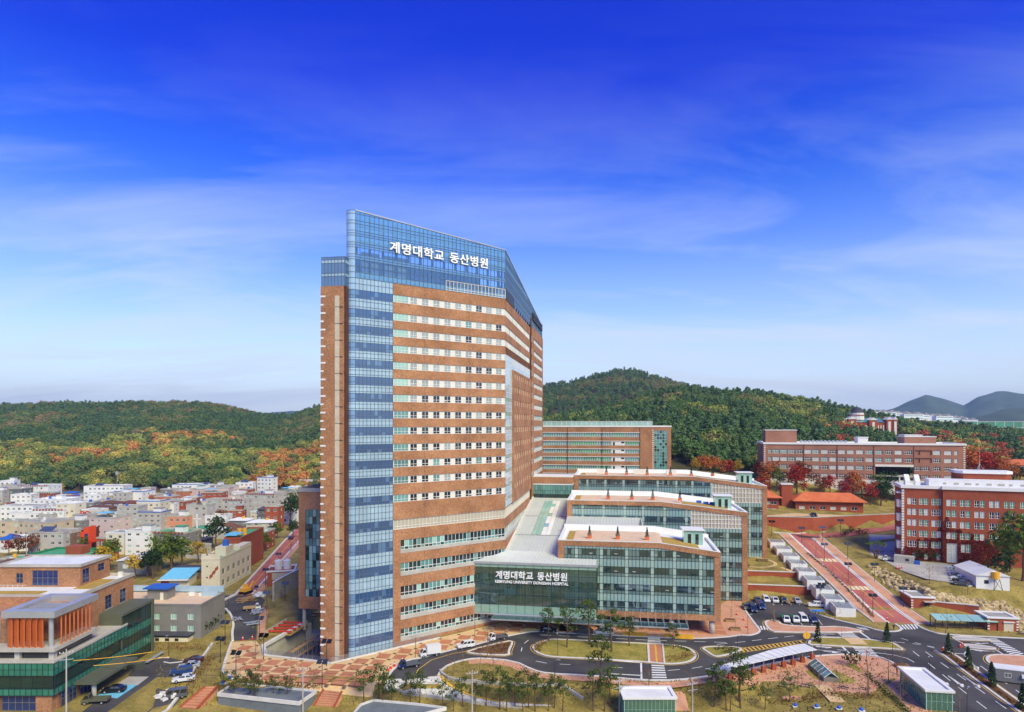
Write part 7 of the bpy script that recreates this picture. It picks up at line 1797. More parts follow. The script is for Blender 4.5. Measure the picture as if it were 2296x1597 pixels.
def house(x0, x1, yt, yb, wall, roof, st, ex, remark):
    pb_ = q8(0, yb)[1]; D = CH * F / (pb_ - HY); k = D / F * .31237
    W_ = (x1 - x0) * k; hh = (yb - yt) * k; dep = min(14, max(7, W_ * .7)); yaw = R(rnd.uniform(-14, 6))
    x = xat(q8(x0, 0)[0], D)
    cn, wm = WALLS[wall]; rn, rm = ROOFS[roof]
    desc = f"{NUM[st]}-storey {cn} house, {rn}" + (f", {EXTRA[ex[-1]][2:] if EXTRA[ex[-1]].startswith('a ') else EXTRA[ex[-1]]}" if ex else "") + (f", {remark}" if remark else "")
    t = thing("town_house", desc, "house", (x, D, 0), yaw, None)
    zt = hh; pitched = roof in 'hdbcm'
    zw = zt if not pitched else zt * .82
    fh = zw / st; fo, so = [], []
    nf = max(2, int(W_ / 3.0)); ns = max(1, int(dep / 4.5))
    for s_ in range(st):
        for i in range(nf):
            if rnd.random() < .12: continue
            a = W_ * (i + .5) / nf; fo.append((a - min(.8, W_ / nf * .34), a + min(.8, W_ / nf * .34), fh * s_ + fh * .36, fh * s_ + fh * .76))
        for i in range(ns):
            a = dep * (i + .5) / ns; so.append((a - .7, a + .7, fh * s_ + fh * .36, fh * s_ + fh * .76))
    mb = MB()
    Face(t, 0, 0, 0).wall(mb, 0, W_, -1, zw, fo, .2); Face(t, W_, 0, R(90)).wall(mb, 0, dep, -1, zw, so, .2); Face(t, W_, dep, R(180)).wall(mb, 0, W_, -1, zw); Face(t, 0, dep, R(270)).wall(mb, 0, dep, -1, zw)
    mb.build("wall", wm, t)
    for fc, oo in ((Face(t, 0, 0, 0), fo), (Face(t, W_, 0, R(90)), so)):
        for a, b, c, d in oo:
            w_, h_ = round((b - a) * 4) / 4, round((d - c) * 4) / 4
            fc.place(window_mesh(w_, h_, 2, 1, M['offw'], rnd.choice([M['gblk'], M['gblk'], M['wband'], M['gpale'], M['gdark']]), .1), "window", (a + b - w_) / 2, c, -.1)
    if pitched:
        hip(t, 0, W_, 0, dep, zw, max(.5, zt - zw), .5, rm)
    else:
        slab(t, "roof", rm, .15, W_ - .15, .15, dep - .15, zw - .15, zw - .02); rim(t, -.08, W_ + .08, -.08, dep + .08, zw, zw + .7, .25, 'roofw' if wall in ('white', 'cream') else 'conc')
        for i in range(rnd.randint(1, 3)):
            a, b = rnd.uniform(.1, .85) * W_, rnd.uniform(.15, .7) * dep; slab(t, "roof_unit", rnd.choice(['offw', 'alu', 'conc', 'white']), a, a + rnd.uniform(.7, 1.6), b, b + rnd.uniform(.5, 1.2), zw - .02, zw + rnd.uniform(.7, 1.3))
        if rnd.random() < .3:
            mb = MB(); mb.cyl(W_ * rnd.uniform(.15, .4), dep * .6, zw - .02, zw + 1.5, .75, .7, 10); mb.build("water_tank", M[rnd.choice(['yel', 'blup', 'offw'])], t)
    for e_ in ex:
        if e_ == 'solar':
            mb = MB(); xs_, w_ = W_ * .25, min(6, W_ * .5); mb.add([(xs_, 1, zw + .8), (xs_ + w_, 1, zw + .8), (xs_ + w_, 4.4, zw + 2.4), (xs_, 4.4, zw + 2.4)], [(0, 1, 2, 3), (3, 2, 1, 0)]); mb.build("solar_panel", M['solar2'], t)
            mb = MB(); [mb.cyl(xs_ + a, b, zw, zw + c, .05, n=4) for a in (.3, w_ - .3) for b, c in ((1, .8), (4.4, 2.4))]; mb.build("solar_stand", M['alu'], t)
        elif e_ in ('tank', 'ytank'):
            mb = MB(); mb.cyl(W_ * .7, dep * .4, zw, zw + 1.8, .9, .8, 12); mb.build("water_tank", M['blup' if e_ == 'tank' else 'yel'], t)
        elif e_ == 'hut':
            slab(t, "roof_hut", 'white' if wall != 'brick' else 'brickr', W_ * .55, W_ * .55 + min(4, W_ * .35), dep * .3, dep * .3 + 3.5, zw, zw + 2.6); slab(t, "hut_roof", rm, W_ * .55 - .3, W_ * .55 + min(4, W_ * .35) + .3, dep * .3 - .3, dep * .3 + 3.8, zw + 2.6, zw + 2.8)
        elif e_ == 'redrail':
            mb = MB(); n_ = max(3, int(W_ / 1.6)); [mb.box(i * W_ / n_ + .1, (i + .7) * W_ / n_, -.35, .0, zw + .1, zw + .8) for i in range(n_)]; mb.build("parapet_tiles", M['brickr'], t)
        elif e_ == 'bluerail':
            mb = MB(); mb.box(0, W_, -.2, -.1, zw + .75, zw + 1.2); mb.box(W_ + .1, W_ + .2, 0, dep, zw + .75, zw + 1.2); mb.build("blue_trim", M['blup'], t)
        elif e_ == 'rail':
            mb = MB(); n_ = max(4, int(W_ / 1.2)); [mb.box(i * W_ / n_ - .03, i * W_ / n_ + .03, .0, .06, zw + .7, zw + 1.5) for i in range(n_ + 1)]; mb.box(0, W_, 0, .06, zw + 1.45, zw + 1.52); mb.build("roof_railing", M['alu'], t)
        elif e_ == 'mast':
            mb = MB(); mb.cyl(W_ * .72, dep * .5, zw, zw + 11, .16, .1, 6); mb.box(W_ * .72 - .9, W_ * .72 + .9, dep * .5 - .4, dep * .5 + .4, zw + 8.5, zw + 10.8); mb.build("antenna_mast", M['alu'], t)
        elif e_ == 'sheet':
            slab(t, "shelter_roof", 'cyan', W_ * .1, W_ * .6, dep * .2, dep * .8, zw + 2.1, zw + 2.25); mb = MB(); [mb.cyl(W_ * a, dep * b, zw, zw + 2.1, .06, n=4) for a in (.12, .58) for b in (.24, .76)]; stuff(mb.build("shelter_post", M['alu'], t))
        elif e_ == 'steps':
            mb = MB(); [mb.box(W_, W_ + 1.0, 1 + i * .35, 1.35 + i * .35, 0, .3 + i * .33) for i in range(9)]; mb.build("outside_stairs", M['conc'], t)
    return t, W_, dep, zw
seen = {}
for h_ in HOUSES:
    t, *_ = house(*h_)
    if t["label"] in seen: t["group"] = "town houses"; seen[t["label"]]["group"] = "town houses"
    seen[t["label"]] = t
for i in range(46):
    x0 = rnd.uniform(-520, 2000); yb = rnd.uniform(262, 470); w_ = rnd.uniform(70, 140)
    t, *_ = house(x0, x0 + w_, yb - rnd.uniform(62, 95), yb, rnd.choice(['white', 'grey', 'cream', 'white', 'pink', 'warm', 'brick']), rnd.choice('wkkgk'), rnd.choice([2, 3]), rnd.choice([(), (), ('hut',), ('rail',), ('tank',)]), "between taller houses")
    if t["label"] in seen: t["group"] = "houses between taller houses"; seen[t["label"]]["group"] = t["group"]
    seen[t["label"]] = t
def town(name, label, x0, yb, cat="building", yaw=-6):
    D = CH * F / (q8(0, yb)[1] - HY)
    return thing(name, label, cat, (xat(q8(x0, 0)[0], D), D, 0), R(yaw)), D / F * .31237
t, k = town("sign_building", "bright orange clad shop building with dark glazing and vertical sign", 508, 640)
W_ = 145 * k; hz = 165 * k
mb = MB(); mb.prism([(0, 0), (W_ * .72, 0), (W_ * .72, 9), (0, 9)], 0, [hz * .78, hz * .9, hz * .9, hz * .78]); mb.build("wall", M['brown' if 'brown' in M else 'brickd'], t)
fr = Face(t, 0, -.02, 0); mb = MB(); fr.wall(mb, 0, W_ * .72, 0, hz * .8, [(1.2, W_ * .7, hz * .38, hz * .56), (2.6, W_ * .62, 1, hz * .26)], .25, off=.15); mb.build("orange_cladding", M['orap'], t)
mb = MB(); mb.prism([(W_ * .72, -.4), (W_ * 1.0, -.4), (W_ * 1.0, 4), (W_ * .72, 4)], hz * .3, [hz * .98, hz * 1.02, hz * 1.02, hz * .98]); mb.build("orange_fin", M['orap'], t)
fr.place(window_mesh(W_ * .7 - 1.2, hz * .18, 5, 1, M['framed'], M['gblu'], .1), "window", 1.2, hz * .38, -.05); fr.place(window_mesh(W_ * .62 - 2.6, hz * .26 - 1, 5, 2, M['rail'], M['bvis2'], .1), "window", 2.6, 1, -.05)
slab(t, "dark_glazing", 'gblu', W_ * .78, W_ * .96, -.46, -.4, hz * .4, hz * .72); slab(t, "red_sign", 'redp', W_ * 1.0, W_ * 1.06, -.6, .6, hz * .1, hz * .4)
t, k = town("roof_sign", "small red letters standing above a grey roof", 575, 470, "sign")
put(text_mesh("PC", 4.6, M['redp'], .2, .06), "letter", t, (0, 0, 15 * k + 4.0)); mb = MB(); mb.box(.3, .5, 0, .2, 5, 15 * k + 4); mb.box(5, 5.2, 0, .2, 5, 15 * k + 4); mb.build("sign_post", M['steel'], t)
t, k = town("church_spire", "tall tapering dark brick church spire with small white windows", 1405, 500, "church")
hz = 215 * k; mb = MB(); n_ = 4
mb.tube((0, 3, 0), (0, 3, hz * .74), 3.4, 1.9, 6); mb.tube((0, 3, hz * .74), (0, 3, hz * 1.04), 1.9, .15, 6); mb.build("spire", M['brickd'], t)
for i in range(7): slab(t, "small_window", 'white', -.5, .5, -.2 + i * .22, .2 + i * .22, hz * .08 + i * hz * .08, hz * .1 + i * hz * .08)
t, k = town("chapel", "white chapel front with a tall white cross beside the brick spire", 1365, 545, "church")
slab(t, "wall", 'white', 0, 14 * 1.2, 0, 9, 0, 55 * k); slab(t, "parapet", 'roofgr', -.2, 17, -.2, 9.2, 55 * k, 55 * k + .4); mb = MB(); mb.box(3.6, 4.2, -.6, -.2, 0, 165 * k); mb.box(1.9, 5.9, -.6, -.2, 125 * k, 132 * k); mb.build("cross", M['white'], t)
hip(t, 8, 24, 1, 9, 50 * k, 3, .4, 'tileb')
t, k = town("cream_flats", "cream four-storey flats with three red diamonds on the blank wall and blue tank", 1445, 938, yaw=0)
W_ = 133 * k; hz = 225 * k; dep = 26.0
so = [(1.5 + i * 4.2, 3.6 + i * 4.2, z, z + 2.0) for i in range(6) for z in (1.4, 5.2, 9.0, 12.8) if z + 2 < hz]
fo = [(W_ * .24, W_ * .36, z, z + .7) for z in (4.2, 8.0, 12.0)]
body(t, 0, W_, 0, dep, -1, hz, 'cream', fo, so)
for a, b, c, d in so: Face(t, W_, 0, R(90)).place(window_mesh(b - a, d - c, 2, 1, M['offw'], M['gdark'], .1), "window", a, c, -.12)
for a, b, c, d in fo: Face(t, 0, 0, 0).place(window_mesh(b - a, d - c, 2, 1, M['offw'], M['gblk'], .08), "window", a, c, -.12)
for i in range(3):
    xm, zm = W_ * (.52 + i * .15), hz * (.47 + i * .12); mb = MB(); mb.prism([(xm - .55, -.05), (xm + .55, -.05), (xm + .55, -.01), (xm - .55, -.01)], [zm - .9, zm - .1, zm - .1, zm - .9], [zm + .3, zm + 1.1, zm + 1.1, zm + .3]); mb.build("diamond_mark", M['salm'] if 'salm' in M else M['brickr'], t)
slab(t, "roof", 'roofgr', .2, W_ - .2, .2, dep - .2, hz, hz + .1); rim(t, -.1, W_ + .1, -.1, dep + .1, hz + .02, hz + .6, .3, 'cream'); slab(t, "roof_hut", 'cream', W_ * .3, W_ * .9, 6, 12, hz, hz + 3.2); mb = MB(); mb.cyl(W_ * .68, 9, hz + 3.2, hz + 5.2, 1.1, 1.0, 12); mb.build("water_tank", M['blup'], t)
slab(t, "roof_step", 'cream', W_ * .5, W_, 16, 26, hz, hz + 1.4)
t, k = town("brick_flats", "plain red brick flats with a pale cyan roof shelter beside the red road", 1612, 800, yaw=2)
W_ = 118 * k; hz = 235 * k; body(t, 0, W_, 0, 24, -1, hz, 'orange' if 'orange' in M else 'brickr', [(1.5, 3, hz * .5, hz * .62), (5, 6.5, hz * .5, hz * .62)], [(2, 3, 1, hz * .9)]); slab(t, "roof", 'roofgr', .2, W_ - .2, .2, 23.8, hz, hz + .1); rim(t, -.1, W_ + .1, -.1, 24.1, hz + .02, hz + .8, .3, 'brickr'); slab(t, "shelter_roof", 'cyan', -.5, W_ * .75, -.6, 7, hz + 1.4, hz + 1.6)
mb = MB(); mb.cyl(1.8, 10, hz, hz + 2.6, .9, .9, 10); mb.cyl(3.8, 10, hz, hz + 2.6, .9, .9, 10); mb.build("water_tank", M['yel'], t)
t, k = town("green_roofed_building", "low brick building with a bright green roof and a brick roof hut", 180, 752, yaw=-6)
W_ = 505 * k; mb = MB(); slab(t, "wall", 'brickr', 0, W_, 0, 16, 0, 60 * k); slab(t, "roof", 'roofgr', .3, W_ - .3, .3, 15.7, 60 * k, 60 * k + .1); rim(t, -.1, W_ + .1, -.1, 16.1, 60 * k, 60 * k + 1.0, .35, 'grn'); slab(t, "roof_hut", 'brickr', W_ * .44, W_ * .68, 6, 11, 60 * k, 60 * k + 3.4)
for x in (.02, .34, .52, .8): slab(t, "brick_pier", 'brickr', W_ * x, W_ * x + 1.6, -.7, -.02, 0, 60 * k + .9)
for i in range(6): slab(t, "window", 'gblk', W_ * (.08 + i * .15), W_ * (.08 + i * .15) + 2.6, -.08, -.01, 2, 4.4)
mb = MB(); mb.add([(W_ - .3, 0, 60 * k), (W_ - .3, 16, 60 * k), (W_ - .3, 16, 60 * k + 5), (W_ - .3, 0, 60 * k + 1.4)], [(0, 1, 2, 3), (3, 2, 1, 0)]); mb.build("sloping_wall", M['brickr'], t)
t, k = town("warehouse", "grey metal warehouse with a pale sloping roof behind the green grove", 845, 812, yaw=-4)
W_ = 225 * k; mb = MB(); mb.prism([(0, 0), (W_, 0), (W_, 9), (0, 9)], 0, [90 * k, 112 * k, 130 * k, 100 * k]); mb.build("wall", M['greyw'], t); mb = MB(); mb.prism([(-.4, -.4), (W_ + .4, -.4), (W_ + .4, 9.4), (-.4, 9.4)], [90 * k + .01, 112 * k + .01, 130 * k + .01, 100 * k + .01], [90 * k + .25, 112 * k + .25, 130 * k + .25, 100 * k + .25]); mb.build("roof", M['roofw'], t); slab(t, "window", 'gcurt', 2, 4, -.1, -.01, 2, 3.6)
t, k = town("blue_roofed_shed", "small shed with a sky blue sheet roof beside the cream flats", 1145, 905, yaw=4)
W_ = 205 * k; slab(t, "wall", 'cream', .3, W_ - .3, .3, 7, 0, 2.6); slab(t, "brick_wall", 'brickr', .3, W_ * .3, .2, .35, 0, 2.4); mb = MB(); mb.prism([(0, 0), (W_, -.3), (W_ + .6, 8), (1, 8)], [2.6, 2.6, 4.6, 4.6], [2.8, 2.8, 4.8, 4.8]); mb.build("roof", M['cyan'], t)
mb = MB(); mb.prism([(-.3, -1.2), (W_ + .1, -1.4), (W_ + .1, -.05), (-.3, -.05)], 2.3, 2.5); mb.build("awning", M['white'], t)
t, k = town("long_brown_roof", "long low building under a plain brown roof behind the louvred building", -120, 836, yaw=0)
mb = MB(); mb.prism([(0, 0), (370 * k, 0), (370 * k, 12), (0, 12)], 0, 55 * k); mb.build("wall", M['brown'] if 'brown' in M else M['brickd'], t); mb = MB(); mb.prism([(-.5, -.8), (372 * k, -.8), (372 * k, 12), (-.5, 12)], [50 * k, 50 * k, 80 * k, 80 * k], [52 * k, 52 * k, 82 * k, 82 * k]); mb.build("roof", M['tileb'], t)

# ---------------------------------------------------------------- walls, stair roofs and boulders of the slope
def wall_thing(name, label, path, w, h, m, cap='kerb', zt=None, cat="wall"):
    t = thing(name, label, cat); mb = MB(); path = resample(path, 4)
    l, r_ = offset_path(path, -w / 2), offset_path(path, w / 2)
    for mb_, nm, mm, e, lo, hi in ((MB(), "wall", m, 0, -1.5, 0), (MB(), "coping", cap, .12, 0, .22)):
        l, r_ = offset_path(path, -w / 2 - e), offset_path(path, w / 2 + e)
        for i in range(len(path) - 1):
            z = [(zt(*p) if zt else H(*p) + h) for p in (path[i], path[i + 1])]; g = [min(H(*p), z_) - 2.5 for p, z_ in zip((path[i], path[i + 1]), z)]
            b0, b1 = (g if nm == "wall" else z); t0, t1 = z[0] + hi, z[1] + hi
            mb_.add([(*l[i], b0), (*r_[i], b0), (*r_[i + 1], b1), (*l[i + 1], b1), (*l[i], t0), (*r_[i], t0), (*r_[i + 1], t1), (*l[i + 1], t1)], [(0, 1, 2, 3), (7, 6, 5, 4), (4, 5, 1, 0), (6, 7, 3, 2), (5, 6, 2, 1), (7, 4, 0, 3)])
        mb_.build(nm, M[mm], t)
    return t
AB = lambda *p: [abw(*k) for k in p]
wall_thing("retaining_wall", "long plain brick retaining wall above the head of the red road", AB((-42, 83.1), (2, 83.1), (14, 88.5), (28, 94.8), (42, 101.1), (54, 105)), .7, 0, 'brickr', 'conc', lambda x, y: 18.3)
wall_thing("retaining_wall", "lower brick garden wall behind the parked cars", AB((-44, 28.2), (-15, 28.2)), .5, 0, 'brickr', zt=lambda x, y: 3.0)
wall_thing("retaining_wall", "upper brick garden wall of the terraced garden", AB((-42, 37.6), (-15.5, 37.6)), .5, 0, 'brickr', zt=lambda x, y: 5.5)
wall_thing("retaining_wall", "white-capped brick wall sweeping between the two brick booths", WH_(qd, (1460, 370), (1600, 410), (1760, 440), (1890, 470)), .5, 0, 'brickr', zt=lambda x, y: 3.6)
M['slab0'] = mat('grey_glass_roof', rgb(132, 142, 144), rgb(150, 160, 160), scale=.3, rough=.3)
st = thing("stair_roof", "stepped row of white-walled glass-topped stair enclosures climbing beside the red road", "stair enclosure")
for i in range(9):
    b = 5.0 + i * 7.3; a = -11.6 - i * .62; z = interp(ROADZ, max(0, b)) + 2.2; x, y = abw(a, b)
    put(MB().box(-2.7, 2.7, 0, 7.35, -3.2, 0).mesh("white_wall", M['white']), "white_wall", st, (x, y, z), -TH - R(4.6))
    o = put(MB().box(-2.4, 2.4, .3, 7.1, 0, .06).mesh("glass_roof", M['slab0']), "glass_roof", st, (x, y, z), -TH - R(4.6)); o.parent = st
bs = []
for i in range(7):
    r = random.Random(60 + i); bm = bmesh.new(); bmesh.ops.create_icosphere(bm, subdivisions=1, radius=.5)
    for v in bm.verts: v.co = Vector((v.co.x * 1.35, v.co.y, v.co.z * .9)) * r.uniform(.82, 1.12)
    me = bpy.data.meshes.new("boulder"); bm.to_mesh(me); bm.free(); me.materials.append(M['rock']); bs.append(me)
rk = thing("boulder_wall", "bank of stacked pale granite boulders between footway and upper car park", "rock wall")
BP = [(870, 20), (980, 30), (1190, 130), (1480, 262), (1700, 310), (1950, 340), (2150, 370), (2300, 480), (2300, 650), (2200, 605), (1900, 440), (1640, 385), (1460, 325), (1300, 240), (1200, 300), (1020, 175)]
yy, n_ = 20, 0
while yy < 650:
    xx = 860 + rnd.uniform(0, 30)
    while xx < 2300:
        if inside((xx, yy), BP) and n_ < 300:
            x, y = gh(*qd(xx + rnd.uniform(-8, 8), yy + rnd.uniform(-5, 5))); s = rnd.uniform(1.15, 1.9); n_ += 1
            o = put(rnd.choice(bs), "boulder", rk, (x, y, H(x, y) + s * .18), rnd.uniform(0, 6.28), (s, s, s)); o.rotation_euler = (rnd.uniform(-.3, .3), rnd.uniform(-.3, .3), rnd.uniform(0, 6.28))
        xx += rnd.uniform(26, 44)
    yy += 23
def booth(label, p, w, d, h, name="brick_booth"):
    x, y = gh(*qd(*p)); t = thing(name, label, "booth", (x, y, H(x, y)), -TH)
    slab(t, "wall", 'brickr', 0, w, 0, d, -1, h); rim(t, -.3, w + .3, -.3, d + .3, h, h + .35, .9, 'white', "roof_rim"); slab(t, "roof", 'roofg', .5, w - .5, .5, d - .5, h, h + .15)
    for i in range(4): put(qm2, "quoin", t, (-.04, -.02, .3 + i * .75), 0, (.7, 1, .8)); put(qm2, "quoin", t, (w - .5, -.02, .3 + i * .75), 0, (.7, 1, .8))
    return t
t = booth("brick booth with dark doorway and flat canopy beside the red road", (1285, 415), 6.4, 7.5, 3.5); slab(t, "door", 'gblk', 3.6, 5.0, -.06, 0, 0, 2.3); slab(t, "canopy", 'conc', 3.2, 6.0, -1.4, 0, 2.5, 2.7)
t = booth("brick booth with a pale steel door at the boulder wall's end", (1970, 605), 7.6, 6.0, 3.4); slab(t, "door", 'stone', 4.0, 6.4, -.06, 0, 0, 2.4); slab(t, "lintel", 'white', 3.8, 6.6, -.4, 0, 2.45, 2.65)
x, y = gh(*qd(1500, 590)); t = thing("glass_pergola", "open shelter with sloping glass roof and dark posts before the brick wall", "pergola", (x, y, 0), -TH + R(2))
for i in range(6):
    mb = MB(); mb.cyl(i * 3.2, 0, 0, 2.5, .1, n=6); mb.cyl(i * 3.2, 2.6, 0, 3.1, .1, n=6); mb.tube((i * 3.2, -.6, 2.4), (i * 3.2, 3.2, 3.2), .08); mb.build("post", M['steel'], t)
    if i < 5: mb = MB(); mb.prism([(i * 3.2 + .1, -.6), (i * 3.2 + 3.1, -.6), (i * 3.2 + 3.1, 3.2), (i * 3.2 + .1, 3.2)], [2.5, 2.5, 3.3, 3.3], [2.56, 2.56, 3.36, 3.36]); mb.build("roof_pane", M['gpale'], t)
slab(t, "bench", 'pavd', .5, 15, 1.2, 1.8, .3, .5)
cn = thing("walkway_canopy", "long curved white walkway canopy on posts with brick feet", "canopy"); ZC = 3.3
Lp = [gd(*qb(2040, 468), ZC)] + [gd(*q7(*p), ZC) for p in ((40, 862), (200, 812), (400, 750), (560, 716), (655, 702))]; Rp = [gd(*qb(2180, 500), ZC)] + [gd(*q7(*p), ZC) for p in ((130, 880), (300, 840), (500, 795), (640, 765), (750, 747))]
for i in range(5):
    for j in range(4):
        f0, f1 = j / 4 + .01, (j + 1) / 4 - .01; mk = lambda P, t_: (lerp(P[i][0], P[i + 1][0], t_), lerp(P[i][1], P[i + 1][1], t_))
        mb = MB(); mb.prism([mk(Lp, f0), mk(Rp, f0), mk(Rp, f1), mk(Lp, f1)], ZC, ZC + .14); mb.build("roof_panel", M['roofw'], cn)
for p in ((715, 815), (640, 838), (570, 858), (500, 875), (425, 893), (350, 912), (275, 930), (205, 950), (100, 965)):
    x, y = gd(*q7(*p)); mb = MB(); mb.box(x - .45, x + .45, y - .45, y + .45, 0, 1.3); mb.build("brick_foot", M['brickr'], cn); mb = MB(); mb.cyl(x, y, 1.3, ZC, .12, n=6); mb.tube((x, y, 3.0), (x - .6, y + 2.6, 3.15), .09); mb.build("post", M['alu'], cn)
def glass_box(label, x, y, w, d, z0, z1, rz):
    t = thing("glass_station", label, "glass pavilion", (x, y, z0), rz); h = z1 - z0; pn, bb = Panes(t), MB()
    for fc, L, n_ in ((Face(t, 0, 0, 0), w, max(4, int(w / .8))), (Face(t, 0, d, R(270)), d, int(d / .8)), (Face(t, w, 0, R(90)), d, int(d / .8))): curtain(pn, bb, fc, 0, L, n_, [(0, h * .5, M['gsta']), (h * .5, h, M['gsta'])], 0, .05, .03)
    bb.build("mullion_grid", M['gpale'], t); pn.finish(); slab(t, "inner_core", 'concd', w * .3, w * .7, d * .3, d * .7, 0, h); slab(t, "roof", 'roofw', -.3, w + .3, -.3, d + .3, h, h + .2); rim(t, -.35, w + .35, -.35, d + .35, h + .2, h + .5, .7, 'white', "roof_rim")
M['gsta'] = clear_glass("green_station_glass", (.5, .82, .68, 1), refl=.1, milk=.4, mcol=(.16, .36, .26, 1))
glass_box("long green glass pavilion with white rimmed roof beside the main road", 82.4, 127.3, 4.8, 11.8, 0, 3.7, -TH); glass_box("green glass pavilion with wide white roof on the foreground lawn", 22.8, 130, 10.4, 5.2, -3.3, 1.0, 0)
x, y = gd(*q7(800, 985)); t = thing("gabled_skylight", "gabled glass skylight with white frame set in the paved park", "skylight", (x, y, 0), -TH - R(-6)); slab(t, "base", 'concd', 0, 3.2, 0, 8.5, 0, .9)
for i in range(5):
    for s_ in (0, 1):
        mb = MB(); y0, y1 = i * 1.7 + .06, (i + 1) * 1.7 - .06; xa, xb_ = (0, 1.6) if s_ == 0 else (3.2, 1.6); mb.add([(xa, y0, .95), (xb_, y0, 2.1), (xb_, y1, 2.1), (xa, y1, .95)], [(0, 1, 2, 3), (3, 2, 1, 0)]); mb.build("pane", M['gpale'], t)
mb = MB(); [mb.tube((a, b, .95), (1.6, b, 2.12), .07, n=4) for a in (0, 3.2) for b in (0, 1.7, 3.4, 5.1, 6.8, 8.5)]; mb.tube((1.6, 0, 2.12), (1.6, 8.5, 2.12), .08, n=4); mb.build("frame", M['white'], t)
M['slab'] = mat('blue_grey_membrane', rgb(104, 112, 116), rgb(124, 130, 132), scale=.3, fine=.08, rough=.8)
for lab, pl, z in (("flat blue-grey basement roof with white rim beside the first brick stair", [gd(*qh(*p), -.6) for p in ((400, 514), (1005, 570), (880, 655), (285, 588))], -.6), ("flat basement roof with white rim beside the pale ramp", [gd(*qi(*p), -1.2) for p in ((20, 482), (110, 450), (420, 478), (640, 505), (420, 565), (-40, 552))], -1.2)):
    t = thing("basement_roof", lab, "roof"); mb = MB(); mb.prism(pl, z - 3, z); mb.build("slab", M['slab'], t); mb = MB(); ribbon(mb, pl, .4, z - .4, z + .35, closed=True, hf=lambda x, y: 0); mb.build("rim", M['kerb'], t)
def stair(label, a, b, c, d, z0, z1, n):
    t = thing("brick_stairs", label, "stairs")
    for i in range(n):
        t0, t1 = i / n, (i + 1) / n; mk = lambda p, q_, s_: (lerp(p[0], q_[0], s_), lerp(p[1], q_[1], s_)); z = lerp(z0, z1, t0)
        mb = MB(); mb.prism([mk(a, d, t0), mk(b, c, t0), mk(b, c, t1), mk(a, d, t1)], z - 1.6, z); mb.build("step", M['pavr'] if i % 2 else M['pavp'], t)
    for p, q_ in ((a, d), (b, c)): mb = MB(); mb.tube((*p, z0 + .15), (*q_, z1 + .15), .28, n=4); mb.build("side_wall", M['brickr'], t)
stair("brick stairs between the two flat basement roofs", gd(*qh(1060, 556), .05), gd(*qh(1195, 572), .05), gd(*qh(1135, 690), -3.1), gd(*qh(985, 680), -3.1), .08, -3.1, 15)
stair("brick stairs at the plaza's corner above the left car park", gd(*qh(190, 535), .05), gd(*qh(285, 530), .05), gd(*qh(130, 700), -3), gd(*qh(5, 690), -3), .08, -3, 16)

# ---------------------------------------------------------------- vehicles
paint = {}
def pm(c):
    if c not in paint: paint[c] = mat("paint_%d_%d_%d" % c, rgb(*c), rough=.25, spec=.6)
    return paint[c]
M['cglass'] = mat("car_glass", rgb(22, 26, 30), rough=.06, spec=.8, ior=1.7); M['lampw'] = mat("headlamp", rgb(232, 234, 236), rough=.15); M['lampr'] = mat("tail_lamp", rgb(150, 20, 18), rough=.2)
tyre = MB().tube((0, -.11, 0), (0, .11, 0), .34, .34, 14).mesh("tyre", M['black']); rimm = MB().tube((0, -.115, 0), (0, .115, 0), .2, .2, 10).mesh("rim", M['alu'])
def extrude(mb, prof, w, m=0, w2=None):
    n = len(prof); vs = [(x, -w, z) for x, z in prof] + [(x, w, z) for x, z in prof]
    mb.add(vs, [tuple(range(n)), tuple(range(2 * n - 1, n - 1, -1))] + [(i, n + i, n + (i + 1) % n, (i + 1) % n) for i in range(n)], m)
def cabin(t, x0, x1, x2, x3, z1, z2, w, c, sides=2):
    """greenhouse: base x0..x1, roof x2..x3; nose towards +x"""
    mb = MB(); a, b = w * .94, w * .8
    B = [(x0, -a, z1), (x1, -a, z1), (x1, a, z1), (x0, a, z1)]; T = [(x2, -b, z2), (x3, -b, z2), (x3, b, z2), (x2, b, z2)]
    mb.add(B + T, [(4, 5, 6, 7), (0, 1, 5, 4), (1, 2, 6, 5), (2, 3, 7, 6), (3, 0, 4, 7)]); mb.build("cabin", pm(c), t)
    def pane(nm, q):
        c_ = sum((Vector(k) for k in q), Vector()) / 4; n = (Vector(q[1]) - Vector(q[0])).cross(Vector(q[2]) - Vector(q[0])).normalized() * .012
        mb = MB(); mb.quad(*[tuple(c_ + (Vector(k) - c_) * .84 + n) for k in q]); mb.build(nm, M['cglass'], t)
    pane("windscreen", (B[1], B[2], T[2], T[1])); pane("rear_window", (B[3], B[0], T[0], T[3]))
    for lo, hi, f in ((B[0], B[1], 1), (B[3], B[2], -1)):
        tl, th = (T[0], T[1]) if f == 1 else (T[3], T[2])
        for i in range(sides):
            e = lambda p, q_, s_: tuple(Vector(p).lerp(Vector(q_), s_)); q_ = (e(lo, hi, i / sides), e(lo, hi, (i + 1) / sides), e(tl, th, (i + 1) / sides), e(tl, th, i / sides))
            pane("side_window", q_ if f == 1 else (q_[1], q_[0], q_[3], q_[2]))
_cars = {}
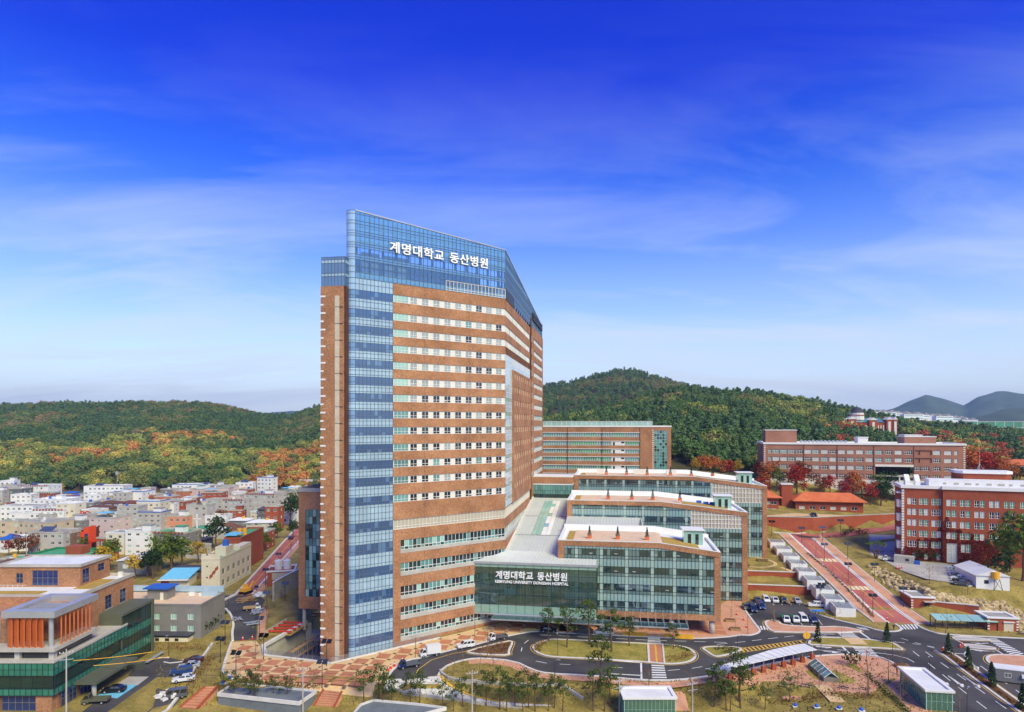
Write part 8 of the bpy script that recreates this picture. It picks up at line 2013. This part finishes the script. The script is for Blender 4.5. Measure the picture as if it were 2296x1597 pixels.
def car(kind, c, at_, ang, label, group=None, z=None, c2=None):
    x, y = at_; z = (H(x, y) + .03) if z is None else z; key = (kind, c, c2)
    if key in _cars: o = dup(_cars[key], (x, y, z), ang, label); o["category"] = "truck" if 'truck' in kind else "car"; return o
    nm = {'sedan': "parked_car", 'suv': "parked_car", 'van': "parked_van", 'truck': "small_truck", 'boxtruck': "box_truck"}[kind]
    t = thing(nm, label, "truck" if 'truck' in kind else "car", (x, y, z), ang, group); _cars[key] = t; p = pm(c); L, w, wx = 2.3, .9, (1.42, -1.4)
    mb = MB()
    if kind == 'sedan': extrude(mb, [(-2.3, .35), (2.25, .3), (2.32, .6), (2.1, .78), (1.0, .95), (-1.5, .98), (-2.25, .92)], .88); mb.build("body", p, t); cabin(t, -1.75, 1.05, -1.0, .3, .95, 1.45, .88, c)
    elif kind == 'suv': extrude(mb, [(-2.3, .4), (2.2, .38), (2.3, .75), (2.15, .98), (1.1, 1.1), (-2.3, 1.08)], .92); mb.build("body", p, t); cabin(t, -2.28, 1.15, -2.05, .45, 1.07, 1.72, .92, c, 3)
    elif kind == 'van': extrude(mb, [(-2.45, .4), (2.3, .38), (2.42, .8), (2.2, 1.05), (-2.45, 1.1)], .93); mb.build("body", p, t); cabin(t, -2.43, 2.1, -2.3, 1.15, 1.06, 1.95, .93, c, 3); wx = (1.5, -1.5)
    else:
        extrude(mb, [(1.0, .45), (2.45, .4), (2.5, .9), (2.3, 1.15), (1.0, 1.15)], .86); mb.build("body", p, t); cabin(t, 1.0, 2.32, 1.05, 1.75, 1.13, 1.95, .86, c, 1)
        slab(t, "chassis", 'steel', -2.5, 1.0, -.6, .6, .45, .7); wx = (1.75, -1.5)
        if kind == 'boxtruck': MB().box(-2.6, .9, -.95, .95, .75, 2.7).build("box_body", p, t)
        else:
            bc = pm(c2 or c); mb = MB(); mb.box(-2.55, .95, -.9, .9, .72, .82); mb.box(-2.55, .95, -.9, -.84, .82, 1.2); mb.box(-2.55, .95, .84, .9, .82, 1.2); mb.box(-2.55, -2.49, -.84, .84, .82, 1.2); mb.box(.89, .95, -.84, .84, .82, 1.35); mb.build("load_bed", bc, t)
    for xx in wx:
        for s_ in (-1, 1): o = put(tyre, "wheel", t, (xx, s_ * .78, .34)); put(rimm, "rim", o)
    ln = 2.2 if kind in ('sedan', 'suv') else 2.35
    for s_ in (-1, 1):
        slab(t, "headlight", 'lampw', ln, ln + .14, s_ * .65 - .17, s_ * .65 + .17, .62, .78); slab(t, "tail_light", 'lampr', -2.34 if 'truck' not in kind else -2.62, -2.2 if 'truck' not in kind else -2.5, s_ * .68 - .15, s_ * .68 + .15, .75, .9)
    return t
WHT, SIL, BLK, NAV, GRY = (226, 227, 226), (170, 174, 178), (28, 29, 32), (32, 44, 92), (88, 92, 96)
AV, AU = math.atan2(-CU, -SU), -TH                 # headings: towards the drive, along the fronts
def at_g(q, p): return gd(*q(*p))
for q, p, k, c, c2, a, lb in ((qg, (240, 662), 'sedan', GRY, None, AV, "dark grey car at the left end of the bays below the garden wall"), (qg, (312, 660), 'suv', WHT, None, AV, "white car with dark glass second in the bays below the garden wall"), (qg, (383, 662), 'truck', WHT, SIL, AV, "white pickup with a silver bed below the garden wall"), (qg, (455, 664), 'truck', BLK, BLK, AV, "black pickup parked below the garden wall"), (qg, (578, 668), 'sedan', SIL, None, AV, "silver car beside the timber pile below the garden wall"),
    (qg, (200, 742), 'van', NAV, None, AV, "dark blue van nearest the brick pier in the right car park"), (qg, (268, 718), 'van', (40, 62, 120), None, AV, "blue van beside another van in the right car park"), (qg, (140, 720), 'sedan', GRY, None, AV, "grey car half hidden beside the brick pier"), (qg, (735, 705), 'suv', WHT, None, AU + math.pi, "white car parked across the blue bay"),
    (qg, (475, 828), 'truck', WHT, (52, 120, 96), AV, "white truck with green bed, first of the front bays"), (qg, (556, 828), 'truck', (222, 226, 222), (40, 108, 84), AV, "white truck with empty green bed beside its twin"), (qg, (628, 826), 'van', WHT, None, AV, "white van between green-bedded truck and blue car"), (qg, (715, 836), 'suv', NAV, None, AV, "dark blue car at the end of the front bays"),
    (q3, (1265, 1415), 'truck', NAV, (90, 96, 104), R(205), "blue flatbed truck beside the traffic cones on the drive"), (q3, (1468, 1302), 'boxtruck', WHT, None, R(202), "white box truck parked along the plaza kerb"), (q3, (1820, 1218), 'suv', WHT, None, R(204), "white car parked behind the box truck"), (q3, (2140, 1142), 'truck', (224, 226, 228), GRY, R(205), "white truck with dark bed near the atrium corner"),
    (qj, (302, 44), 'van', (74, 74, 80), None, AU, "dark van waiting under the glass canopy"), (qj, (430, 48), 'van', (220, 222, 224), None, AU + math.pi, "white van waiting under the glass canopy"), (qb, (960, 212), 'sedan', BLK, None, AU, "black car behind the pine under the atrium"), (qc, (655, 195), 'truck', WHT, (176, 150, 110), R(20), "flatbed truck unloading among building material"),
    (qe, (1735, 1122), 'sedan', (70, 30, 32), None, R(200), "dark maroon car farthest along the left car park"), (qe, (1700, 1170), 'sedan', SIL, None, R(198), "silver car on the left car park's edge"), (qe, (1630, 1225), 'suv', (40, 66, 120), None, R(200), "blue car on the left car park's edge"), (qe, (1570, 1365), 'van', GRY, None, R(200), "grey van beside the litter heap on the left car park"), (qe, (1650, 1290), 'sedan', WHT, None, R(200), "white car between grey van and blue car"), (qe, (1020, 1388), 'sedan', BLK, None, R(190), "black car on the pale blue bay by the olive canopy"), (qe, (860, 1490), 'truck', (96, 98, 78), None, R(186), "olive pickup behind the dark sign frame"),
    (q8, (740, 630), 'sedan', GRY, None, R(20), "grey car in the lane by the orange sign building"), (q8, (710, 692), 'suv', WHT, None, R(10), "white car behind the green-roofed brick building"), (q8, (1510, 668), 'sedan', WHT, None, R(60), "white car beside the cream flats")):
    car(k, c, at_g(q, p), a, lb, c2=c2)
car('sedan', BLK, gh(*q6(582, 872)), R(260), "black car on the sandy yard before the tiled building"); car('truck', WHT, gh(*q6(1205, 1238)), R(160), "white truck beside the grey site container", c2=SIL)
for i, c in enumerate((WHT, SIL, WHT, GRY, WHT, BLK, GRY)):
    car('sedan', c, gh(*q6(1735 + i * 8, 1305 + i * 21)), R(150), {0: "white", 1: "silver", 2: "white", 3: "grey", 4: "white", 5: "black", 6: "grey"}[i] + " car " + ("at the far end of" if i == 0 else "nearest the white wall in" if i == 6 else "in the middle of") + " the college lot row" + (", beside " + ("the silver one" if i == 2 else "the black one" if i == 4 else "two white ones") if i in (2, 3, 4) else ""))

# ---------------------------------------------------------------- lamps, poles, small street things
t = thing("solar_lamp", "", "street lamp"); sl0 = t
mb = MB(); mb.cyl(0, 0, -.3, 5.6, .1, .07, 8); mb.build("post", M['steel'], t)
for s_ in (-1, 1):
    mb = MB(); mb.add([(s_ * .65 - .56, -.5, 5.45), (s_ * .65 + .56, -.5, 5.45), (s_ * .65 + .56, .55, 6.2), (s_ * .65 - .56, .55, 6.2)], [(0, 1, 2, 3), (3, 2, 1, 0)]); mb.build("solar_panel", M['solar'], t)
mb = MB(); mb.box(-1.2, 1.2, -.1, .1, 5.6, 5.75); mb.tube((0, 0, 4.9), (0, -1.1, 5.1), .05); mb.box(-.18, .18, -1.5, -.9, 5.05, 5.15); mb.build("lamp_arm", M['steel'], t)
SL = [(qg, (618, 155), "at the crossing head of the red road"), (qg, (795, 150), "at the upper bend of the red road"), (qg, (813, 305), "beside the upper speed hump"), (qg, (1012, 300), "on the grass above the red road"), (qg, (1016, 485), "half way down the red road"), (qg, (1243, 490), "above the boulder wall"), (qg, (1227, 775), "beside the lower speed hump"), (qg, (790, 668), "behind the white car on the blue bay"), (qg, (776, 690), "at the garden wall's end"), (qd, (1213, 400), "in front of the first brick booth"), (q6, (240, 1030), "at the foot of the long retaining wall"), (q6, (800, 1020), "against the long retaining wall"),
      (qh, (337, 225), "on the bank beside the grey building"), (qh, (303, 360), "on the bank above the left car park"), (qh, (417, 475), "at the plaza's left corner"), (qh, (588, 190), "at the service road's mouth"), (qh, (620, 332), "at the sunken court's white wall"), (qh, (1083, 380), "at the railing before the glass corner"), (qh, (1050, 545), "at the head of the brick stairs"), (q8, (1998, 775), "half way along the rear red road"), (q8, (1905, 900), "beside the brick tank house"), (q8, (2087, 655), "at the top of the rear red road"), (q8, (2045, 1010), "behind the concrete ramp wall"), (q8, (1915, 1085), "among the stacked steel")]
for i, (q, p, lb) in enumerate(SL):
    x, y = gh(*q(*p)); o = sl0 if i == 0 else dup(sl0, (x, y, 0), R(-9)); o.location = (x, y, H(x, y)); o["label"] = "dark lamp post with twin solar panels " + lb; o["group"] = "solar street lamps"
t = sp0 = thing("street_lamp", "", "street lamp")
mb = MB(); mb.cyl(0, 0, -.2, 5.0, .07, .05, 6); mb.build("post", M['steel'], t); mb = MB(); mb.tube((0, 0, 4.95), (1.0, 0, 5.2), .04); mb.box(.7, 1.4, -.14, .14, 5.15, 5.24); mb.build("lamp_head", M['alu'], t)
for i, (q, p, lb) in enumerate(((qd, (475, 838), "at the white canopy's end"), (qd, (1117, 890), "on the kerb below the zebra crossing"), (qb, (1022, 375), "on the entrance island"), (qi, (420, 130), "on the plaza behind the box truck"), (qb, (450, 250), "on the plaza beside the white car"), (q7, (232, 625), "beside the planter boxes"), (q7, (155, 790), "on the hedged island"), (q7, (1590, 960), "behind the long glass pavilion"), (qg, (860, 800), "in the right car park's bed"), (qb, (1000, 560), "among the foreground beds"), (q7, (1870, 1230), "at the main road's edge"), (qc, (440, 210), "on the service kerb"), (qe, (1515, 1060), "among the brown shrubs"))):
    x, y = gh(*q(*p)); o = sp0 if i == 0 else dup(sp0, (x, y, 0), rnd.uniform(0, 6)); o.location = (x, y, H(x, y)); o["label"] = "slim single-arm lamp post " + lb; o["group"] = "slim lamp posts"
for q, p, hh, lb in ((qh, (908, 735), 10, "grey utility pole with crossarms between the two basement roofs"), (qe, (595, 1600), 13, "concrete utility pole before the green glass corner"), (qi, (835, 560), 9.5, "grey utility pole before the pale ramp"), (qj, (525, 560), 7.5, "utility pole left of the foreground glass pavilion"), (q8, (190, 690), 14, "pale pole with a short arm before the white houses"), (qj, (995, 560), 7, "short grey pole right of the station path")):
    x, y = gh(*q(*p)); t = thing("utility_pole", lb, "pole", (x, y, H(x, y)), R(20)); mb = MB(); mb.cyl(0, 0, -.5, hh, .17, .11, 8); mb.build("pole", M['conc'], t)
    for k in range(2): slab(t, "crossarm", 'alu', -1.2, 1.2, -.06, .06, hh - .8 - k * 1.3, hh - .68 - k * 1.3)
    mb = MB(); [mb.cyl(a, 0, hh - .68, hh - .45, .06, n=6) for a in (-1.1, -.5, .5, 1.1)]; stuff(mb.build("insulator", M['white'], t))
def wire(label, a, b, sag=.8, m='steel', r=.03):
    mb = MB(); pts = [Vector(a).lerp(Vector(b), i / 10) - Vector((0, 0, sag * 4 * (i / 10) * (1 - i / 10))) for i in range(11)]
    for p, q_ in zip(pts, pts[1:]): mb.tube(tuple(p), tuple(q_), r, n=4)
    tag(mb.build("overhead_wire", M[m]), label, "wire")
pw_ = gh(*qe(595, 1600)); p2 = gh(*qh(908, 735)); p3 = gh(*qi(835, 560)); p4 = gh(*qj(525, 560))
for k in range(2):
    wire(("upper" if k == 0 else "lower") + " wire from the green glass corner's pole to the stair pole", (*pw_, 11.6 - k * 1.3), (*p2, H(*p2) + 9 - k * 1.3)); wire(("upper" if k == 0 else "lower") + " wire between the stair pole and the ramp pole", (*p2, H(*p2) + 9 - k * 1.3), (*p3, H(*p3) + 8.6 - k * 1.3)); wire(("upper" if k == 0 else "lower") + " wire between ramp pole and pavilion pole", (*p3, H(*p3) + 8.6 - k * 1.3), (*p4, H(*p4) + 6.6 - k * 1.2))
for k, (a, b) in enumerate((((660, 1130), (1115, 1195)), ((740, 1188), (1200, 1247)))):
    A_, B_ = gd(*qe(*a), 9.0), gd(*qe(*b), 9.0); wire(("higher" if k == 0 else "lower") + " yellow sleeved cable beside the green glass corner", (A_[0], 128, 9.6 - k), (B_[0], 134, 9.2 - k), .2, 'yel', .07)
cone = MB(); cone.box(-.2, .2, -.2, .2, 0, .05); cone.cyl(0, 0, .05, .75, .16, .04, 10); conem = cone.mesh("traffic_cone", M['redp']); band = MB().cyl(0, 0, .38, .52, .115, .09, 10).mesh("white_band", M['white'])
for q, pts_, lb, g in ((qi, ((218, 228), (237, 212), (265, 196), (322, 158)), "red traffic cone on the plaza kerb behind the blue truck", "cones behind the blue truck"), (q7, ((1818, 728), (1830, 712)), "red cone on the small concrete island", "cones on the concrete island"), (q7, ((1690, 748),), "lone red cone at the reservation's tip", None), (q7, ((200, 525), (222, 580), (148, 485)), "red cone on the paving beside the planter boxes", "cones beside the planters"), (q7, ((1272, 524),), "red cone on the red road's centre", None), (q6, ((1255, 1300), (1280, 1302), (1300, 1298)), "red cone on the college lot's edge", "cones on the college lot"), (qc, ((570, 465), (655, 455)), "small red cone at the service road's mouth", "cones at the service road")):
    for p in pts_:
        x, y = gh(*q(*p)); t = tag(put(conem, "traffic_cone", None, (x, y, H(x, y) + .06)), lb, "cone", g); put(band, "white_band", t); t.scale = (1.5,) * 3
bar = MB(); bar.box(-.95, .95, -.25, .25, 0, .25); bar.box(-.95, .95, -.12, .12, .25, 1.1); barm = bar.mesh("water_barrier", M['yel'])
for i, (p, g) in enumerate([((1495 + 0, 238), 0), ((1537, 240), 0), ((1572, 243), 0), ((1612, 244), 0), ((1780, 252), 1), ((1855, 256), 1), ((1895, 258), 1), ((1932, 260), 1)]):
    x, y = gd(*qb(*p)); tag(put(barm, "water_barrier", None, (x, y, .03), AU), "yellow plastic barrier on the kerb " + ("beside the white van" if g == 0 else "right of the zebra crossing"), "barrier", "yellow barriers " + ("by the van" if g == 0 else "by the crossing"))
for p, lb in (((150, 1105), "first"), ((345, 1112), "second"), ((680, 1132), "third"), ((872, 1142), "last")):
    x, y = gd(*qd(*p)); t = thing("park_bench", "dark slatted bench, " + lb + " of the row reckoned from the white canopy's left end", "bench", (x, y, .04), R(-30))
    for i in range(3): slab(t, "slat", 'steel', -1, 1, -.25 + i * .18, -.1 + i * .18, .42, .47)
    for s_ in (-1, 1): slab(t, "leg", 'conc', s_ * .8 - .08, s_ * .8 + .08, -.25, .25, 0, .42)
for q, p, lb in ((qd, (245, 1290), "below the first bench"), (qd, (437, 1298), "on the lawn left of the stone path"), (qd, (637, 1312), "on the lawn at the stone path's foot"), (qd, (838, 1330), "right of the stone path"), (qc, (457, 815), "at the plaza's corner"), (qc, (392, 858), "at the head of the corner stairs")):
    x, y = gh(*q(*p)); t = thing("garden_light", "blue dome on a white base " + lb, "light", (x, y, H(x, y) + .05)); slab(t, "base", 'white', -.6, .6, -.4, .4, 0, .15); mb = MB(); mb.cyl(0, 0, .15, .5, .38, .38, 10); mb.cyl(0, 0, .5, .75, .38, .15, 10); mb.build("blue_dome", M['blup'], t)
for q, p, lb in ((q7, (100, 532), "brown planter box with a bare tree nearest the car park"), (q7, (138, 598), "brown planter box with a bare tree beside the kerb"), (qd, (1200, 935), "brown planter box at the paved park's corner")):
    x, y = gd(*q(*p)); t = thing("planter_box", lb, "planter", (x, y, .04), -TH); slab(t, "box", 'wood', -1.4, 1.4, -.9, .9, 0, .6); slab(t, "soil", 'soil', -1.2, 1.2, -.75, .75, .6, .64); mb = MB(); r = random.Random(5); limb_tree(mb, 4.5, .07, r, 6, 1.3, .3, twigs=2); mb.build("bare_tree", M['twig'], t)
x, y = gd(*q7(672, 712)); t = thing("round_mirror", "orange backed round traffic mirror on a short post", "mirror", (x, y, 0)); mb = MB(); mb.cyl(0, 0, 0, 3.2, .06, n=6); mb.build("post", M['steel'], t); mb = MB(); mb.tube((0, -.05, 2.6), (0, .05, 2.6), .95, .95, 18); mb.build("disc", M['yel'], t)
t = thing("court_railing", "steel railing along the plaza edge above the sunken court", "railing"); path = [COURT[0], COURT[7], COURT[6], COURT[5]]; pr = resample(path, 1.8); mb = MB()
for a, b in zip(path, path[1:]): [mb.tube((*a, z), (*b, z), .035, n=5) for z in (.6, .85, 1.1, 1.35)]
mb.build("rail", M['rail'], t)
for p in pr: mb = MB(); mb.cyl(p[0], p[1], .25, 1.38, .04, n=5); mb.build("post", M['rail'], t)
cx_, cy_ = COURT[2][0] + 9.5, COURT[2][1] - 15; t = thing("scaffold", "grey tube scaffold standing in the sunken court", "scaffold", (COURT[1][0] + 7, COURT[1][1] - 1, -5), math.atan2(COURT[2][1] - COURT[1][1], COURT[2][0] - COURT[1][0]))
for i in range(7): mb = MB(); mb.cyl(i * 2.2, 0, 0, 4.4, .05, n=5); mb.cyl(i * 2.2, -1.2, 0, 4.4, .05, n=5); mb.tube((i * 2.2, -1.2, 0), (i * 2.2 + 1.5, -1.2, 4), .04, n=4); mb.build("standard", M['alu'], t)
for z in (2.0, 4.0): slab(t, "platform", 'wood', -.2, 13.4, -1.2, 0, z, z + .08)
mb = MB(); r = random.Random(2); n_ = 9
for i in range(n_):
    for j in range(n_): mb.v.append((i * 1.1, j * .8, .3 + r.uniform(0, .5) * (0 < i < n_ - 1) * (0 < j < n_ - 1)))
for i in range(n_ - 1):
    for j in range(n_ - 1): mb.f.append([i * n_ + j, (i + 1) * n_ + j, (i + 1) * n_ + j + 1, i * n_ + j + 1]); mb.m.append(0)
tag(mb.build("tarpaulin", mat("blue_tarpaulin", rgb(60, 66, 96), rgb(120, 124, 142), rough=.6, scale=1.2), None, (COURT[0][0] + 9, COURT[0][1] + 1.5, -5), R(-5)), "crumpled blue tarpaulin on the sunken court's floor", "tarpaulin")
t = thing("beam_ramp", "open ramp mouth spanned by four red steel beams beside the sunken court", "ramp", (*gd(*qh(640, 150)), 0), -TH); slab(t, "side_wall", 'conc', -.3, 0, 0, 11, 0, 1.0)
slab(t, "pit_floor", 'deckg', 0, 7, 0, 10.5, .03, .06)
for i in range(4): slab(t, "red_beam", 'redp', 0, 6.6, 1 + i * 2.6, 1.35 + i * 2.6, .5, .85)
x, y = gd(*q8(1918, 905)); t = thing("tank_house", "brick tank house with white rim and two white cylinder tanks", "building", (x, y, 0), R(14)); slab(t, "wall", 'brickr', 0, 9, 0, 9, 0, 5); rim(t, -.3, 9.3, -.3, 9.3, 5, 5.5, .5, 'white', "rim"); slab(t, "louvre", 'greige', 1.5, 7.5, -.06, 0, 2.2, 4.6)
for a in (3.2, 6.2): mb = MB(); mb.cyl(a, 4.5, 5, 8.0, 1.35, 1.35, 14); mb.cyl(a, 4.5, 8, 8.5, 1.35, .4, 14); mb.build("tank", M['white'], t, smooth=False)
for i in range(3): slab(t, "white_sign", 'white', 2.6 + i * 1.1, 3.3 + i * 1.1, -.08, 0, 1.0, 1.9)
wall_thing("concrete_wall", "grey concrete ramp wall beside the hospital annex", [gd(*q8(1960, 1010)), gd(*q8(2040, 960)), gd(*q8(2150, 900))], .5, 0, 'conc', zt=lambda x, y: interp([(183, .8), (200, 6.0)], y))
r = random.Random(8)
for q, p, n_, mm, lb, ln in ((qc, (600, 110), 34, 'wood', "loose heap of timber boards on the service road", 3.5), (qc, (720, 75), 22, 'white', "heap of white wrapped bags by the timber", 1.2), (qc, (700, 215), 16, 'alu', "stacks of galvanised steel sections beside the flatbed", 5.0), (qc, (520, 290), 8, 'alu', "bundled steel frames at the service kerb", 2.2), (qc, (650, 330), 10, 'alu', "scattered steel sections on the asphalt", 3.2), (qg, (512, 672), 10, 'wood', "small timber pile between parked cars", 1.8), (qe, (1500, 1440), 20, 'offw', "pale litter heap at the left car park's end", 1.0), (qi, (255, 345), 26, 'offw', "pile of pale sheeting at the head of the ramp", 1.6)):
    t = thing("material_pile", lb, "pile", (*gh(*q(*p)), H(*gh(*q(*p))) + .03), r.uniform(0, 3))
    for i in range(n_):
        b = MB(); l_ = ln * r.uniform(.5, 1.1); w_ = .25 if ln > 1.7 else .6; b.box(-l_ / 2, l_ / 2, -w_, w_, 0, .14 if ln > 1.7 else .35); o = b.build("plank" if mm == 'wood' else "bundle", M[mm], t, (r.uniform(-1.6, 1.6), r.uniform(-1.6, 1.6), r.uniform(0, .8)), r.uniform(-.5, .5) if ln > 2 else r.uniform(0, 3)); o.rotation_euler.y = r.uniform(-.12, .12)
x, y = gd(*q8(1765, 955)); t = thing("excavator", "yellow excavator parked at the foot of the rear red road", "excavator", (x, y, 0), R(70))
for s_ in (-1, 1): mb = MB(); extrude(mb, [(-1.9, .1), (1.9, .1), (2.1, .45), (1.8, .85), (-1.8, .85), (-2.1, .45)], .25); mb.build("track", M['black'], t, (0, s_ * 1.0, 0))
slab(t, "house", 'yel', -1.8, .9, -1.2, 1.2, 1.0, 2.0); slab(t, "cab", 'yel', -.2, 1.2, .1, 1.2, 2.0, 3.0); slab(t, "cab_window", 'cglass', 1.2, 1.22, .2, 1.1, 1.7, 2.8)
mb = MB(); mb.tube((.9, -.4, 1.6), (3.0, -.4, 3.6), .22, .18, 6); mb.tube((3.0, -.4, 3.6), (4.4, -.4, 1.8), .17, .13, 6); mb.build("boom", M['yel'], t); slab(t, "bucket", 'steel', 4.1, 4.9, -.9, .1, .9, 1.7)
x, y = gd(*q7(2085, 985)); t = thing("site_cabin", "grey corrugated site cabin on the road beside the paved island", "cabin", (x, y, 0), R(-22)); slab(t, "body", 'greyw', 0, 9, 0, 3.2, .3, 3.0); slab(t, "roof", 'roofw', -.1, 9.1, -.1, 3.3, 3.0, 3.15); Face(t, 0, 0, 0).place(window_mesh(1.2, 1.0, 2, 1, M['white'], M['gblk'], .08), "window", 1.6, 1.3, .03); slab(t, "air_unit", 'white', 4.6, 5.4, -.5, -.02, 1.6, 2.3)
mb = MB(); [mb.box(i * .3, i * .3 + .12, -.05, 0, .35, 2.95) for i in range(31)]; mb.build("corrugation", M['greyw'], t)
x, y = gh(*q6(1235, 1250)); t = thing("site_cabin", "pale grey container cabin on the college lot", "cabin", (x, y, H(x, y)), R(-35)); slab(t, "body", 'conc', 0, 6, 0, 3, 0, 2.6); slab(t, "window", 'gblk', 3.5, 4.6, -.05, 0, 1, 1.9); slab(t, "blue_sheet", 'blup', 6.1, 7.8, .2, 1.6, 0, 1.3)
x, y = gh(*q6(1905, 1455)); t = thing("white_shed", "white gabled shed with grey sheet roof under the green trees", "shed", (x, y, H(x, y)), R(-12)); slab(t, "wall", 'white', 0, 9, 0, 14, -1, 3.8); mb = MB()
mb.add([(-.3, -.3, 3.8), (9.3, -.3, 3.8), (4.5, -.3, 5.6), (-.3, 14.3, 3.8), (9.3, 14.3, 3.8), (4.5, 14.3, 5.6)], [(0, 1, 2), (1, 4, 5, 2), (3, 0, 2, 5), (4, 3, 5)]); mb.build("roof", M['roofw'], t); slab(t, "window", 'gblk', 2.2, 3.4, -.06, 0, 1.4, 2.5)
x, y = gh(*q6(2060, 1470)); t = thing("water_tank", "orange water tank on a dark lattice stand before the white shed", "tank", (x, y, H(x, y)), 0); mb = MB(); [mb.tube((a, b, 0), (a * .6, b * .6, 3.4), .08, n=4) for a in (-1.3, 1.3) for b in (-1.3, 1.3)]; mb.tube((-1.3, -1.3, 0), (.8, -.8, 3.2), .06, n=4); mb.tube((1.3, -1.3, 0), (-.8, -.8, 3.2), .06, n=4); mb.build("stand", M['steel'], t); mb = MB(); mb.cyl(0, 0, 3.4, 5.4, 1.15, 1.15, 14); mb.build("tank", M['yel'], t)
mb = MB(); ribbon(mb, smooth_path(AB((-40, 48), (-34, 44), (-26, 43), (-20, 47), (-24, 53), (-33, 55), (-38, 52)), True), 1.3, 0, .06, closed=True); struct(mb.build("garden_path", M['pavy']))
mb = MB(); ribbon(mb, AB((-20, 44), (-17, 40)), 2.0, 0, .05); struct(mb.build("garden_path", M['pavy']))
for i in range(8):
    a, b = rnd.uniform(-38, -19), rnd.uniform(41, 66); plant("garden_shrub", 'bush', rnd.choice(['lf_dark', 'lf_rb']), abw(a, b), rnd.uniform(1.2, 2.0), "low shrub on the terraced garden above the parked cars", "shrub", "shrubs on the terraced garden", 2)
t = thing("garden_table", "brown timber table set on the terraced garden lawn", "table", (*abw(-25, 50), H(*abw(-25, 50))), -TH); slab(t, "top", 'wood', -2, 2, -.7, .7, .7, .8); [slab(t, "leg", 'wood', s_ * 1.5 - .1, s_ * 1.5 + .1, -.5, .5, 0, .7) for s_ in (-1, 1)]; [slab(t, "seat", 'wood', -2, 2, s_ * 1.2 - .2, s_ * 1.2 + .2, .4, .48) for s_ in (-1, 1)]
for i in range(5):
    x, y = loc2w(93 + i * 2.2, 80 - (i % 2) * 1.2); tag(put(MB().box(-.8, .8, -.45, .45, 0, .9).mesh("blue_tub", M['blup']), "blue_tub", None, (x, y, top2(44.5 + i * 2.2) - .45), -TH), "blue topped tub on the middle wing's roof", "tub", "blue tubs on the middle wing's roof")
for u, w_ in ((57, 3), (72, 6), (85, 4)):
    x, y = loc2w(u, 117); tag(put(MB().box(0, w_, 0, 2.2, 0, 1.5).mesh("roof_unit", M['offw']), "roof_unit", None, (x, y, 36.45), -TH), "pale plant unit on the highest wing's roof", "plant unit", "plant units on the highest wing")
def person(label, at_, ang, top_c, leg_c, stride=.12, arm=.1):
    vs = [(0, 0, .92), (0, 0, 1.15), (0, 0, 1.42), (0, 0, 1.52), (.01, 0, 1.66), (0, .1, .88), (stride, .1, .48), (stride * .2, .1, .06), (stride * .2 + .16, .1, .03), (0, -.1, .88), (-stride * .3, -.1, .48), (-stride, -.1, .06), (-stride + .16, -.1, .03), (0, .19, 1.4), (arm, .25, 1.12), (arm * 2 + .06, .23, .88), (0, -.19, 1.4), (-arm, -.25, 1.12), (.04, -.24, .88)]
    es = [(0, 1), (1, 2), (2, 3), (3, 4), (0, 5), (5, 6), (6, 7), (7, 8), (0, 9), (9, 10), (10, 11), (11, 12), (2, 13), (13, 14), (14, 15), (2, 16), (16, 17), (17, 18)]
    rad = [.15, .14, .15, .055, .1, .1, .07, .045, .04, .1, .07, .045, .04, .065, .05, .035, .065, .05, .035]
    me = bpy.data.meshes.new("person"); me.from_pydata(vs, es, []); o = bpy.data.objects.new("person", me); col.objects.link(o)
    md = o.modifiers.new("skin", 'SKIN')
    if not me.skin_vertices: me.skin_vertices.new()
    for i, s in enumerate(me.skin_vertices[0].data): s.radius = (rad[i],) * 2; s.use_root = i == 0
    o.modifiers.new("smooth", 'SUBSURF').levels = 1; bpy.context.view_layer.update()
    m2 = bpy.data.meshes.new_from_object(o.evaluated_get(bpy.context.evaluated_depsgraph_get())); o.modifiers.clear(); o.data = m2
    for m in (mat("coat_%d" % (top_c[0] * 7 + top_c[2]), rgb(*top_c)), mat("trousers_%d" % (leg_c[0] * 7 + leg_c[2]), rgb(*leg_c)), mat("skin", rgb(206, 160, 130)), mat("hair", rgb(26, 22, 20)), M['black']): m2.materials.append(m)
    for p in m2.polygons:
        z = p.center.z; p.material_index = 4 if z < .08 else 1 if z < .93 and abs(p.center.y) < .19 else 2 if (z > 1.5 and p.center.x > -.02 and z < 1.7) or (z < .95 and abs(p.center.y) > .19) else 3 if z > 1.55 else 0
    x, y = at_; o.location = (x, y, H(x, y) + .05); o.rotation_euler = (0, 0, ang); tag(o, label, "person")
person("person in dark clothes standing at the red road's corner", gd(*qd(1128, 604)), R(-100), (34, 36, 44), (24, 24, 28), .05)
person("person in a brown coat at the planter box beside the glass pavilion", gd(*q7(1347, 928)), R(-60), (110, 70, 50), (40, 38, 40)); person("person in a pale top walking beside the glass pavilion", gd(*q7(1376, 940)), R(-40), (200, 196, 190), (30, 32, 44), .2)
hz = MB().box(-5600, 5600, -1600, 5700, -9, 300).build("haze", bpy.data.materials.new("haze")); stuff(hz); hz["label"] = "pale blue haze over the far hills"; hz["category"] = "haze"
m = hz.data.materials[0]; m.use_nodes = True; n = m.node_tree.nodes; n.remove(n["Principled BSDF"]); v = n.new("ShaderNodeVolumePrincipled"); v.inputs["Color"].default_value = (.52, .76, 1, 1); v.inputs["Density"].default_value = .00012; v.inputs["Anisotropy"].default_value = .2
m.node_tree.links.new(v.outputs[0], n["Material Output"].inputs["Volume"])
